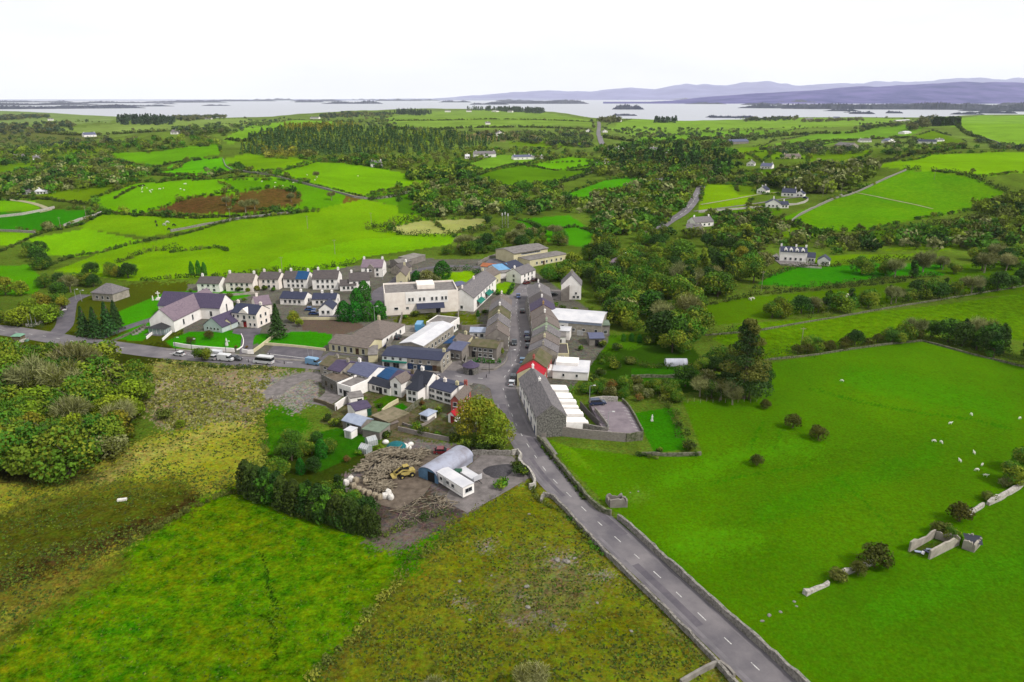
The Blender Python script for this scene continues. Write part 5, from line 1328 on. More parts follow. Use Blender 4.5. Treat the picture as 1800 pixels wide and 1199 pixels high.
KINDNAME = {"green": ("broadleaf_tree", "tree"), "olive": ("broadleaf_tree", "tree"), "autumn": ("autumn_tree", "tree"), "lime": ("autumn_tree", "tree"), "dark": ("broadleaf_tree", "tree"), "brown": ("brown_tree", "tree"),
            "bare": ("bare_tree", "tree"), "tall": ("slender_tree", "tree"), "ivy": ("ivy_covered_tree", "tree"), "cone": ("conifer_tree", "tree"), "cypress": ("cypress_tree", "tree"), "leyland": ("cypress_tree", "tree"),
            "pine": ("pine_tree", "tree"), "haw": ("hawthorn_tree", "tree"), "bush": ("bush", "bush"), "brownbush": ("bush", "bush"), "shrub": ("garden_shrub", "shrub"), "bigautumn": ("autumn_tree", "tree"), "rust": ("brown_tree", "tree")}
LOOK = {"green": "green leafy tree", "olive": "olive green tree", "autumn": "yellow brown autumn tree", "lime": "bright yellow green tree", "dark": "dark green tree", "brown": "brown thinning tree", "bare": "bare grey twigged tree",
        "tall": "tall slender olive tree", "ivy": "narrow dark ivy covered tree", "cone": "dark pointed conifer", "cypress": "dense bright green cypress", "leyland": "dark narrow cypress", "pine": "very tall ragged pine", "haw": "small dark hawthorn",
        "bush": "dark green bush", "brownbush": "brownish bush", "shrub": "small garden shrub", "bigautumn": "huge olive and gold autumn tree", "rust": "rust coloured tree"}
NTREE = {}
def tree(key, x, y, s, label, group=None, wide=1.0, z=None):
    v = TREES[key]; cm, tm, h, r = v[NTREE.get(key, 0) % len(v)]; NTREE[key] = NTREE.get(key, 0) + 1
    z = (hz(x, y) if z is None else z) - {'bigautumn': 2.2, 'bare': .4, 'cone': .3, 'column': 0, 'pine': .5}.get(key, .11 * h if tm else 0) * s
    rz = random.uniform(0, 6.28)
    nm, cat = KINDNAME[key]
    if tm is None:
        o = link(nm, cm, None, (x, y, z - .1), rz)
        o.scale = (s * wide, s * wide, s)
        return tag(o, label, cat, group)
    t = thing(nm, label, cat, (x, y, z), rz, group); t.scale = (s * wide, s * wide, s)
    link("trunk", tm, t); link("crown", cm, t)
    return t

def tree_at(key, px, py, s, label, group=None, wide=1.0):
    p = G(px, py)
    return tree(key, p.x, p.y, s, label, group, wide)

def wood(poly, n, mix, smin, smax, where, group, bands=None, seed=0, mind=2.6, cols=None, px_uniform=True):
    """n single trees on the ground inside this outline; mix {kind: weight}; the label names kind, size and place in the wood"""
    rng = random.Random(seed); xs = [p[0] for p in poly]; ys = [p[1] for p in poly]
    cx = (min(xs), max(xs)); cy = (min(ys), max(ys))
    keys = list(mix); wts = [mix[k] for k in keys]; placed = []; tries = 0
    while len(placed) < n and tries < n * 60:
        tries += 1
        px, py = rng.uniform(*cx), rng.uniform(*cy)
        if not inside(poly, np.array([px]), np.array([py]))[0]: continue
        if 1120 < px < 1224 and 626 < py < 676: continue          # open garden round the polytunnel
        p = G(px, py)
        if any((p.x - q[0]) ** 2 + (p.y - q[1]) ** 2 < mind ** 2 for q in placed): continue
        placed.append((p.x, p.y))
        k = rng.choices(keys, wts)[0]; s = rng.uniform(smin, smax)
        size = "small " if s < smin + .28 * (smax - smin) else ("large " if s > smin + .75 * (smax - smin) else "")
        ty = (py - cy[0]) / (cy[1] - cy[0]); tx = (px - cx[0]) / (cx[1] - cx[0])
        bn = (bands or ["far", "inner", "near"])[min(2, int(ty * 3))]
        sd_ = (cols or ["west ", "mid ", "east "])[min(2, int(tx * 3))]
        tree(k, p.x, p.y, s * 1.12, f"{size}{LOOK[k]}, {bn} {sd_}part of {where}", group, rng.uniform(.9, 1.2))

# ---- trees that can be told apart
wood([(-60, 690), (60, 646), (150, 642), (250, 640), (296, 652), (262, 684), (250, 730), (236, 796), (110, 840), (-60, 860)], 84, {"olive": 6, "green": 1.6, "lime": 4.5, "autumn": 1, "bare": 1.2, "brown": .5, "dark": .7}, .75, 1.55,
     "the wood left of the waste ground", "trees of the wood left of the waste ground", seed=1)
wood([(-40, 540), (20, 500), (90, 500), (120, 540), (96, 568), (-40, 586)], 16, {"lime": 3, "autumn": 2, "olive": 2, "dark": 1}, .7, 1.1, "the copse above the road fork", "trees of the copse above the road fork", seed=2)
wood([(100, 500), (140, 486), (200, 478), (250, 480), (240, 496), (170, 504), (110, 520)], 12, {"dark": 2, "olive": 2, "autumn": 1, "bare": 1}, .55, .9, "the belt behind the hipped house", "trees of the belt behind the hipped house", seed=3)
wood([(20, 470), (60, 440), (90, 456), (80, 480)], 5, {"dark": 2, "green": 1}, .9, 1.2, "the clump on the left pasture", "trees of the clump on the left pasture", seed=4)
wood([(780, 450), (806, 436), (850, 420), (930, 402), (1000, 420), (990, 436), (905, 440), (850, 446)], 40, {"olive": 3, "brown": 4, "green": 1, "dark": 2, "bare": 1}, .6, 1.0, "the wood behind the community hall", "trees of the wood behind the community hall", seed=5)
wood([(950, 500), (990, 478), (1040, 446), (1100, 424), (1200, 408), (1330, 440), (1350, 482), (1300, 512), (1228, 534), (1216, 560), (1230, 600), (1240, 636), (1190, 640), (1160, 596), (1080, 580), (1066, 545), (1030, 520), (1030, 500), (980, 506)],
     128, {"olive": 4, "green": 4, "dark": 4, "autumn": .5, "bare": 1.0, "brown": .6, "tall": 1.6, "lime": .8}, .6, 1.4, "the wood east of the street", "trees of the wood east of the street", seed=6, mind=3.4)
wood([(1180, 690), (1200, 650), (1250, 640), (1300, 650), (1346, 660), (1346, 702), (1300, 712), (1240, 712)], 20, {"dark": 3, "olive": 2, "bare": 1.2, "brown": 1}, .55, 1.0, "the clump under the tall pine", "trees of the clump under the tall pine", seed=7)
wood([(1000, 690), (1060, 680), (1180, 684), (1190, 708), (1110, 706), (1040, 700)], 16, {"olive": 2, "brown": 2, "rust": 1, "green": 2}, .42, .6, "the screen behind the car park", "trees of the screen behind the car park", seed=8)
wood([(1340, 560), (1440, 540), (1560, 524), (1700, 506), (1800, 494), (1830, 500), (1700, 520), (1560, 536), (1430, 556)], 34, {"dark": 2, "olive": 3, "bare": 2, "ivy": 3, "green": 1}, .7, 1.1, "the hedgerow between upper pastures", "hedgerow trees between the two upper pastures", seed=9)
wood([(1360, 626), (1440, 612), (1560, 598), (1620, 592), (1650, 592), (1560, 606), (1460, 618)], 18, {"dark": 3, "haw": 2, "olive": 2}, .55, .9, "the big field's top hedgerow", "hedgerow trees along the top of the big field", seed=10)
wood([(1660, 600), (1720, 600), (1830, 630), (1830, 650), (1740, 628)], 16, {"ivy": 3, "bare": 2, "dark": 1}, .8, 1.1, "the big field's corner thicket", "trees of the big field's corner thicket", seed=11)
wood([(1500, 480), (1600, 470), (1760, 450), (1830, 440), (1830, 470), (1740, 484), (1600, 492)], 22, {"dark": 2, "olive": 2, "bare": 2, "ivy": 1, "green": 2}, .7, 1.2, "the dormered house's hedgerow", "hedgerow trees right of the dormered house", seed=12)
tree_at("bare", 1606, 596, 1.0, "pale bare spreading tree standing in the hedgerow at the top of the big field")
tree_at("bare", 1640, 592, .75, "thin leaning bare tree right of the pale spreading one")
tree_at("bare", 1622, 478, 1.35, "tall pale bare tree with white trunk above the right hand pasture")
tree_at("pine", 1306, 700, 1.0, "very tall ragged pine towering at the corner of the big field")
tree_at("bigautumn", 842, 770, 1.0, "huge olive and gold autumn tree beside the red gabled house", "the two big autumn trees by the road")
tree_at("bigautumn", 872, 782, .8, "lower yellow brown autumn tree leaning over the road", "the two big autumn trees by the road")
tree_at("cone", 489, 594, 1.15, "broad dark conifer on the lawn right of the parochial house", wide=1.25)
tree_at("cone", 150, 590, 1.0, "left conifer of the dark group at the church drive", "dark conifers at the church drive", 1.2)
tree_at("cone", 170, 594, 1.05, "front middle conifer of the dark group at the church drive", "dark conifers at the church drive", 1.2)
tree_at("cone", 192, 590, 1.15, "tallest conifer of the dark group at the church drive", "dark conifers at the church drive", 1.2)
tree_at("cone", 206, 578, 1.0, "rear right conifer of the dark group at the church drive", "dark conifers at the church drive", 1.2)
for px, py, s, wd, lab in [(606, 563, .95, 1.3, "left cypress of the clipped block by the hotel"), (626, 564, .95, 1.3, "second cypress of the clipped block by the hotel"), (648, 563, .92, 1.3, "third cypress of the clipped block by the hotel"), (667, 560, .88, 1.3, "right cypress of the clipped block by the hotel"),
                           (628, 540, 1.0, 1.1, "lighter cypress standing behind the clipped block"), (641, 528, 1.05, 1.1, "rearmost light green cypress above the clipped block")]:
    tree_at("cypress", px, py, s, "dense bright green " + lab, "cypresses left of the hotel", wd)
tree_at("cypress", 778, 488, 1.0, "broad bright green dome shaped tree by the lime lawn", wide=1.75)
tree_at("cypress", 733, 497, .7, "dark green round tree between cream house and lime lawn", wide=1.6)
tree_at("brown", 752, 500, 1.2, "brown thinning tree beside the lime lawn"); tree_at("brown", 765, 502, .9, "smaller brown tree at the lime lawn's corner")
tree_at("cone", 978, 492, .75, "small pointed conifer at the top of the street")
for i in range(22):
    t = i / 21; px = 436 + 222 * t; py = 866 + 74 * t ** .8
    tree_at(random.choice(["leyland", "leyland", "leyland", "leyland", "ivy"]), px, py, (.72 if i % 5 == 4 else .95) - .2 * t + .2 * random.random(), f"dark narrow tree in the row along the timber yard, {['field end', 'upper half', 'lower half', 'yard end'][min(3, i // 6)]}", "cypress row along the timber yard", 1.05)
wood([(540, 900), (600, 860), (640, 890), (660, 935), (600, 925)], 9, {"dark": 2, "olive": 2, "ivy": 1}, .45, .7, "the thicket behind the cypress row", "trees of the thicket behind the timber yard", seed=14)
wood([(470, 800), (540, 770), (590, 780), (560, 830), (490, 840)], 10, {"cypress": 1.5, "green": 3, "dark": 1}, .4, .65, "the shrubbery beside the kitchen garden", "trees of the shrubbery beside the kitchen garden", seed=15)
for px, py, s, lab in [(1393, 752, 1.0, "small dark hawthorn alone in the big field, left of a pair"), (1438, 772, 1.0, "small dark hawthorn alone in the big field, right of a pair"), (1330, 818, .72, "low wide hawthorn in the big field nearest the road"),
                       (1346, 718, .7, "reddish hawthorn at the foot of the pine clump"), (1686, 916, 1.05, "round rusty hawthorn on the stone wall behind the ruin"), (1536, 996, 1.25, "large dark hawthorn left of the ruined pen"), (1508, 1010, .7, "small hawthorn under the large dark one")]:
    tree_at("haw", px, py, s, lab, "hawthorns of the big field")
tree_at("green", 1671, 950, .42, "light green bush growing inside the ruined pen"); tree_at("brownbush", 1650, 938, 1.2, "brown bush in the back corner of the ruined pen")
tree_at("brownbush", 1470, 1020, 1.0, "brown bramble bush on the white stone wall below the hawthorn"); tree_at("brownbush", 1735, 880, .9, "brown bramble on the white stone wall right of the rusty hawthorn")
tree_at("olive", 1778, 850, .8, "olive bushy tree on the right edge above the white stone wall"); tree_at("olive", 1800, 830, .9, "taller olive tree at the right edge of the big field"); tree_at("brown", 1765, 856, .45, "brown bush at the top of the white stone wall")
tree_at("bush", 1209, 792, 1.1, "round clipped evergreen bush at the lawn corner below the car park"); tree_at("bush", 1160, 795, .55, "small clipped bush on the lawn wall below the car park")
tree_at("olive", 356, 634, .75, "slim olive tree on the verge by the parked vans"); tree_at("haw", 336, 604, .7, "russet bush on the church lawn, left one"); tree_at("haw", 368, 596, .8, "russet bush on the church lawn, right one")
tree_at("cypress", 350, 484, .9, "left of three dark upright trees behind the end house", "dark upright trees behind the row", .6); tree_at("cypress", 360, 484, .8, "middle of three dark upright trees behind the end house", "dark upright trees behind the row", .6)
tree_at("cypress", 338, 484, .85, "right of three dark upright trees behind the end house" if False else "outermost of three dark upright trees behind the end house", "dark upright trees behind the row", .6)
tree_at("shrub", 880, 858, 1.8, "round green bush at the edge of the gravel site"); tree_at("bush", 916, 836, 1.1, "dark bush by the curved gate wall"); tree_at("bush", 908, 822, .8, "dark bush beside the tar pile")
tree_at("bare", 935, 1215, .5, "pale bare shrub at the bottom edge of the rough pasture", wide=1.5); tree_at("bare", 760, 1230, .4, "second pale bare shrub at the bottom edge of the rough pasture", wide=1.5)
tree_at("brown", 195, 802, .95, "round brown tree bulging from the wood's near corner" , wide=1.4); tree_at("brownbush", 290, 735, 1.3, "grey brown bush under the wood's right edge"); tree_at("lime", 318, 752, .38, "light green bush by the brushwood heap")
tree_at("brown", 85, 405, 1.0, "round brown green tree in the dark green field at left", wide=1.2)
tree_at("bare", 398, 362, .8, "pale bare tree on the brown bracken patch, left one"); tree_at("bare", 432, 374, 1.1, "pale bare tree on the brown bracken patch, tallest"); tree_at("bare", 448, 368, .9, "pale bare tree on the brown bracken patch, right one")
tree_at("bare", 512, 355, .8, "thin bare tree at the right end of the bracken patch"); tree_at("bare", 583, 352, .8, "thin bare tree alone above the lime field"); tree_at("bare", 556, 314, .75, "thin bare tree on the hilltop wall")
tree_at("olive", 146, 330, 1.0, "round tree below the left hilltop field", wide=1.3)
for px, py, key, s in [(1060, 610, "bush", 1), (1085, 616, "bush", 1.1), (1096, 600, "cypress", .35), (1110, 600, "cypress", .38), (1124, 602, "cypress", .36), (1140, 606, "bush", 1.4), (1060, 640, "shrub", 1.3), (1080, 648, "bush", 1.2), (1110, 640, "brownbush", 1.1), (1055, 660, "bush", 1),
                        (1000, 640, "shrub", 1.2), (1020, 616, "shrub", 1.3), (975, 540, "shrub", 1.6), (990, 545, "bush", .9), (1010, 550, "bush", 1), (1030, 560, "shrub", 1.4), (1040, 548, "lime", .4), (960, 530, "brownbush", .8), (1120, 676, "brownbush", 1.2), (1044, 676, "bush", 1.2)]:
    tree_at(key, px, py, s, f"{LOOK[key]} in the gardens east of the street, {'behind the warehouse' if px > 1030 and py < 600 else 'by the long lawns' if px > 1030 else 'close to the houses'}", "shrubs in the gardens east of the street")
for px, py, key, s in [(640, 706, "shrub", 1.2), (668, 716, "bush", .6), (712, 728, "brownbush", .5), (746, 720, "shrub", .9), (770, 728, "bush", .9), (730, 756, "shrub", 1.6), (745, 764, "bush", .9), (770, 768, "shrub", 1.2), (680, 770, "bush", .8), (590, 748, "bush", .9), (575, 740, "bush", .8),
                        (715, 700, "rust", .28), (742, 712, "rust", .3), (800, 775, "bush", 1), (820, 788, "bush", 1.1), (850, 792, "bush", 1.2), (880, 792, "bush", 1.1), (630, 800, "shrub", 1), (610, 812, "rust", .35)]:
    tree_at(key, px, py, s, f"{LOOK[key]} in the back gardens of the terrace, {'left part' if px < 690 else 'middle part' if px < 780 else 'under the big autumn trees'}", "shrubs in the back gardens of the terrace")
for px, py, key, s in [(420, 512, "bush", 1.0), (436, 514, "lime", .35), (452, 512, "autumn", .4), (466, 510, "bush", .9), (480, 512, "shrub", 1.4), (388, 520, "shrub", 1.2), (336, 514, "shrub", 1.3), (404, 524, "brownbush", 1), (392, 536, "brownbush", 1.1), (410, 540, "bush", .9), (430, 530, "shrub", 1.2), (516, 566, "autumn", .7), (526, 574, "lime", .5),
                        (730, 556, "bush", 1), (760, 560, "brownbush", 1.1), (712, 560, "shrub", 1.2), (840, 556, "cypress", .3), (852, 552, "bush", .8), (415, 612, "rust", .22), (434, 612, "rust", .2), (812, 606, "cypress", .45), (800, 580, "bush", .9), (880, 622, "lime", .4)]:
    tree_at(key, px, py, s, f"{LOOK[key]} {'on the rocky bank below the row of houses' if px < 500 and py < 545 else 'by the hotel' if 600 < px < 800 else 'among the village houses'}", "shrubs among the village houses")

# ---- hedges and lines of bushes, each one a thing
def hedge(label, pts, wd=1.6, ht=1.8, pal="hedge", pal2="scrub", gap=0.0, name="hedge", group="field hedges", leaf=None, seed=0, dens=1.0):
    L_ = smooth_line(GL(pts), 1.0); rng = np.random.default_rng(seed + int(abs(pts[0][0]) * 7 + pts[0][1]))
    acc = 0; Ps, Ns, Cs = [], [], []; base = L_[0]
    far = sum(p.y for p in L_) / len(L_)
    lf = leaf or max(.34, far / 711 * .95)
    step = max(wd * .55, lf * .6); nxt = 0
    for i in range(len(L_) - 1):
        seg = (L_[i + 1] - L_[i]).length
        acc += seg
        if acc < nxt: continue
        nxt = acc + step * (.7 + .6 * rng.random())
        g_ = vnoise(np.array([acc]), np.array([3.3]), 9.0, seed + 5)[0]
        if g_ < gap: continue
        k = .55 + .9 * rng.random() * (.5 + g_)
        c = np.array([L_[i].x + rng.normal() * wd * .18, L_[i].y + rng.normal() * wd * .18, 0]); c[2] = hz(c[0], c[1]) + ht * k * .42
        br = wd * .55 * (.7 + .6 * rng.random())
        m = int(max(7, dens * 3.2 * (br * ht * k * 3.0) / (lf * lf)))
        m = min(m, 60)
        d = rng.normal(size=(m, 3)); d /= np.linalg.norm(d, axis=1)[:, None]
        Ps.append(c + d * (.55 + .5 * rng.random((m, 1))) * np.array([br, br, ht * k * .52])); Ns.append(d)
        Cs.append(leafcol(pal2 if rng.random() < .3 else pal, m, rng, .2 + .6 * rng.random()))
    if not Ps: return
    V = quads(np.concatenate(Ps), np.concatenate(Ns), lf, rng) - np.array(base)
    o = link(name, leaf_mesh(name, V, np.repeat(np.concatenate(Cs), 4, 0)), None, base)
    return tag(o, label, "hedge", group)

H_ = [
    ("dark hedge along the back of the lime field above the row of houses", [(250, 494), (330, 488), (400, 486), (480, 478), (560, 474), (630, 462)], 3, 2.4),
    ("short dark hedge between two lime pastures behind the church", [(212, 462), (250, 446), (290, 440), (310, 436)], 3, 2.6),
    ("bushy hedge on the lime slope right of the pale bare shrub", [(300, 444), (340, 440), (380, 436), (402, 442)], 2.6, 2.4),
    ("long dotted hedge climbing across the left lime fields", [(80, 470), (130, 452), (180, 444), (240, 428), (330, 410), (400, 390), (440, 382)], 2.4, 1.8),
    ("dark hedge under the lowest left pasture", [(0, 444), (30, 430), (70, 412), (130, 398), (160, 386), (186, 372)], 2.2, 1.6),
    ("hedge with bushes along the foot of the left hilltop", [(180, 372), (260, 380), (380, 380), (440, 384), (520, 372)], 2.0, 1.4),
    ("dark hedge on the left edge of the hilltop field", [(200, 350), (240, 330), (300, 318), (330, 314)], 2.4, 1.8),
    ("thick hedge curving up to the left hilltop", [(340, 318), (420, 312), (450, 306), (520, 318), (600, 336), (652, 350)], 1.6, 1.1),
    ("dark hedge over the small bright field on the left", [(206, 282), (270, 294), (300, 288), (330, 284), (385, 278)], 3, 2),
    ("hedge below the small bright rounded field", [(262, 308), (350, 316), (420, 304), (432, 300)], 2.6, 2),
    ("ragged hedge round the left side of the straw coloured plot", [(652, 402), (680, 396), (740, 384), (800, 380), (860, 378)], 5, 4),
    ("dark bushy hedge along the front of the straw coloured plot", [(650, 404), (700, 412), (760, 416), (820, 412), (850, 404), (900, 398)], 5, 4.2),
    ("dark hedge from the hill wall down to the middle trees", [(650, 352), (700, 344), (730, 336), (770, 330)], 4, 3),
    ("hedge over the bright field in the middle distance", [(830, 314), (900, 290), (980, 300), (1040, 298)], 3, 2),
    ("dark hedge over the dull green middle field", [(905, 330), (985, 322), (1045, 302)], 4, 3),
    ("hedge along the bright sliver field by the middle wood", [(985, 350), (1060, 350), (1126, 328)], 4, 3),
    ("hedge on the near side of the green field behind the hall", [(905, 386), (930, 392), (960, 404), (1010, 400), (1046, 410)], 3, 2.4),
    ("long dark hedge along the top of the right hand hill field", [(1592, 298), (1680, 306), (1740, 326), (1790, 350), (1830, 366)], 6, 4),
    ("dark hedge below the right hand hill field", [(1370, 392), (1440, 412), (1500, 418), (1580, 410), (1660, 392), (1760, 380)], 5, 4),
    ("thick dark hedge behind the lime field on the right hill", [(1530, 290), (1600, 272), (1660, 266), (1760, 262), (1830, 262)], 6, 3),
    ("hedge between the dormered house and the bright strip", [(1340, 492), (1400, 472), (1470, 468), (1560, 458), (1640, 462)], 3.4, 3),
    ("dark hedge below the bright strip on the right", [(1330, 508), (1430, 508), (1560, 492), (1650, 486)], 3, 2.6),
    ("hedge at the foot of the two upper right pastures", [(1250, 598), (1330, 576), (1450, 556), (1600, 534), (1720, 516), (1830, 498)], 4.6, 3.6),
    ("dark hedge along the top of the big right field", [(1344, 634), (1420, 624), (1500, 612), (1570, 604), (1622, 598)], 5.5, 4),
    ("low overgrown hedge down the right side of the big field's top corner", [(1622, 598), (1680, 612), (1760, 632), (1840, 654)], 5, 3.4),
    ("hedge along the upper right pasture's top", [(1216, 544), (1330, 520), (1460, 508), (1600, 494)], 2.6, 2.0),
    ("scrubby hedge over the far lime slope on the left plain", [(396, 246), (440, 248), (500, 236), (560, 226), (620, 214)], 7, 4),
    ("dark hedge across the far left plain", [(60, 232), (160, 238), (280, 232), (380, 226)], 9, 5),
    ("long scrub hedge through the far right plain", [(1060, 242), (1180, 252), (1300, 244), (1420, 236), (1530, 226), (1640, 214)], 9, 5),
    ("second scrub hedge through the far right plain", [(1340, 264), (1440, 250), (1520, 246), (1600, 242)], 8, 4),
    ("dark hedge on the far right shoulder", [(1640, 216), (1690, 228), (1740, 252), (1830, 266)], 7, 3.5),
    ("low field hedge across the far central ridge", [(660, 214), (740, 212), (860, 210), (980, 212), (1040, 214)], 6, 3),
    ("dark hedge under the far central ridge", [(690, 228), (780, 228), (900, 224), (1040, 228)], 9, 5),
    ("rough hedge along the lane of the left edge farm", [(0, 352), (40, 348), (90, 352), (150, 360)], 3, 2),
    ("dark bushes along the bottom of the left bracken hill", [(262, 376), (330, 384), (420, 380), (500, 372)], 2, 1.4),
    ("brown bramble hedge beside the left side road", [(-10, 566), (30, 572), (70, 578)], 2.5, 2),
    ("bramble hedge along the verge of the waste ground", [(290, 636), (330, 642), (420, 648), (480, 650)], 1.8, 1.2),
    ("overgrown bank under the timber yard's broken wall", [(660, 950), (700, 930), (740, 914), (790, 904)], 2.6, 1.2),
    ("bright green bramble strip below the timber yard", [(700, 1012), (730, 985), (770, 960), (800, 940)], 3, 1.0),
    ("dark undergrowth along the cypress row", [(440, 872), (520, 902), (590, 926), (650, 944)], 2.6, 1.6),
    ("clipped green hedge in front of the old grey house", [(834, 636), (856, 638), (884, 639)], 1.4, 1.5, "cypress", "green"),
    ("clipped dark hedge round the hotel lawn", [(852, 510), (872, 518), (892, 518), (903, 502)], 1.4, 1.8, "dark", "green"),
    ("green hedge behind the car park and white extensions", [(1000, 690), (1030, 688), (1062, 690), (1100, 698)], 3, 2.8, "green", "hedge"),
    ("overgrown hedge down the right side of the lawn below the car park", [(1164, 706), (1180, 724), (1194, 750), (1200, 770), (1204, 786)], 2.4, 2.2),
    ("ivy on the low wall round the lawn below the car park", [(1120, 802), (1180, 806), (1230, 800)], 1.4, 1.0),
    ("dark hedge left of the long lawns", [(1050, 632), (1110, 640), (1160, 648), (1240, 648)], 2.6, 2.4),
    ("tall hedge along the lime lawn beside the hotel", [(800, 476), (830, 478), (848, 490)], 2.4, 2.4, "cypress", "dark"),
    ("brambles along the left wall of the main road", [(930, 850), (950, 880), (1000, 912), (1060, 978)], 1.2, .7, "scrub", "green"),
    ("brambles behind the stone wall along the right of the main road", [(952, 786), (990, 832), (1030, 884)], .9, .7, "hedge", "green"),
    ("straw coloured hedge line between rough meadow and green lot", [(462, 728), (462, 760), (466, 800), (440, 850)], 1.6, .8, "straw", "scrub"),
    ("scrub along the edge between the two foreground meadows", [(430, 856), (340, 894), (250, 942), (200, 972)], 1.6, .9, "scrub", "haw"),
    ("low scrub along the old bank across the rough foreground", [(545, 1190), (600, 1140), (650, 1080), (700, 1020)], 1.8, .5, "straw", "scrub"),
]
for i, e in enumerate(H_):
    hedge(e[0], e[1], e[2], e[3], *(e[4:6] if len(e) > 4 else ("hedge", "scrub")), gap=.18 if e[2] < 6 else .25, seed=i)

# ---- far woods that read as one mass: one object each
def template(kind, seed, nq):
    rng = np.random.default_rng(seed)
    if kind == 'cone':
        t = rng.random(nq) ** .7; a = rng.random(nq) * 6.28; rad = .24 * (1.02 - t) * (.7 + .4 * rng.random(nq))
        P = np.stack([np.cos(a) * rad, np.sin(a) * rad, .05 + .95 * t], 1); N_ = np.stack([np.cos(a), np.sin(a), np.full(nq, .5)], 1); s = .17
    else:
        Ps, Ns = [], []
        for i in range(6):
            d = rng.normal(size=3); d /= np.linalg.norm(d); c = np.array([d[0] * .26, d[1] * .26, .55 + .2 * d[2]])
            P, N_ = blob_points(c, .24 + .08 * rng.random(), nq // 6, rng); Ps.append(P); Ns.append(N_)
        P = np.concatenate(Ps); N_ = np.concatenate(Ns); s = .2
    return quads(P, N_, s, rng), len(P)
TPL = {k: [template(k, 50 + i, q) for i in range(5)] for k, q in (("cone", 60), ("round", 72))}
def mass(name, regions, label=None):
    """regions: (outline, number, kind, palettes, hmin, hmax)"""
    rng = np.random.default_rng(len(name)); VV, CC = [], []
    for poly, n, kind, pals, h0, h1 in regions:
        xs = [p[0] for p in poly]; ys = [p[1] for p in poly]
        k = 0; pts = []
        while len(pts) < n and k < 60:
            q = np.stack([rng.uniform(min(xs), max(xs), n), rng.uniform(min(ys), max(ys), n)], 1); q = q[inside(poly, q[:, 0], q[:, 1])]; pts += list(q); k += 1
        pts = np.array(pts[:n]); x, y, z = ground(pts[:, 0], pts[:, 1])
        for i in range(len(pts)):
            T, m = TPL[kind][rng.integers(5)]
            h = rng.uniform(h0, h1); a = rng.random() * 6.28; ca, sa = math.cos(a), math.sin(a); wv = h * (.85 + .5 * rng.random())
            VV.append(np.stack([(T[:, 0] * ca - T[:, 1] * sa) * wv + x[i], (T[:, 0] * sa + T[:, 1] * ca) * wv + y[i], T[:, 2] * h + z[i] - .12 * h], 1))
            CC.append(np.repeat(leafcol(pals[rng.integers(len(pals))], m, rng, .1 + .8 * rng.random()), 4, 0))
    V, C = np.concatenate(VV), np.concatenate(CC)
    return tag(link(name, leaf_mesh(name, V, C)), label, "woodland", None, "stuff")
MIX = ["olive", "scrub", "green", "green", "dark", "brown", "twig"]
BRN = ["scrub", "brown", "olive", "olive", "dark", "green"]
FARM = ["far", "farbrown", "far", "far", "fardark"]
PLANT = [([(425, 264), (440, 240), (500, 226), (600, 222), (720, 226), (800, 236), (880, 248), (850, 262), (770, 268), (640, 274), (520, 274), (430, 272)], 1300, 'cone', ["spruce", "spruce", "spruce", "olive"], 7, 11),
         ([(500, 224), (590, 218), (640, 222), (560, 232), (505, 232)], 130, 'cone', ["larch", "autumn"], 9, 13), ([(450, 262), (520, 266), (560, 276), (470, 278)], 90, 'round', ["larch", "autumn", "brown"], 6, 10)]
mass("spruce_plantation", PLANT, "dark spruce plantation covering the low hill beyond the lime fields")
mass("scrub_woodland", [
    ([(540, 282), (640, 276), (720, 272), (860, 262), (1000, 262), (1042, 276), (960, 282), (880, 272), (820, 288), (770, 318), (700, 300), (640, 292)], 380, 'round', BRN, 4, 9),
    ([(-60, 330), (0, 312), (100, 284), (190, 270), (200, 284), (268, 302), (250, 320), (200, 330), (130, 338), (-60, 352)], 430, 'round', MIX, 5, 10),
    ([(-60, 268), (60, 262), (130, 258), (330, 244), (400, 250), (380, 256), (260, 268), (190, 272), (100, 284), (-60, 300)], 300, 'round', BRN, 5, 11),
    ([(320, 300), (380, 296), (400, 306), (350, 316)], 10, 'round', MIX, 4, 6),
    ([(720, 340), (770, 322), (840, 316), (900, 332), (985, 326), (990, 350), (1050, 352), (1060, 380), (990, 374), (900, 384), (860, 380), (760, 384), (740, 372)], 270, 'round', MIX, 4, 10),
    ([(700, 308), (760, 304), (830, 300), (830, 316), (760, 322), (716, 316)], 90, 'round', ["dark", "green", "olive"], 7, 11)])
mass("mixed_woodland", [
    ([(1046, 300), (1050, 268), (1110, 250), (1200, 246), (1290, 256), (1300, 282), (1300, 306), (1240, 318), (1236, 330), (1160, 332), (1130, 318), (1050, 312)], 430, 'round', ["green", "olive", "dark", "scrub", "green", "brown"], 6, 14),
    ([(1060, 290), (1110, 262), (1200, 262), (1290, 290), (1280, 312), (1180, 300)], 90, 'cone', ["conifer", "dark"], 12, 17),
    ([(1042, 352), (1130, 326), (1220, 332), (1216, 350), (1190, 376), (1140, 408), (1050, 420), (1046, 400)], 240, 'round', ["twig", "green", "olive", "scrub", "green"], 7, 12),
    ([(1240, 318), (1330, 308), (1350, 326), (1250, 324)], 60, 'round', MIX, 5, 8),
    ([(1344, 330), (1360, 316), (1440, 300), (1540, 296), (1530, 314), (1480, 342), (1420, 340), (1400, 344)], 190, 'round', ["dark", "scrub", "olive", "twig"], 10, 16)])
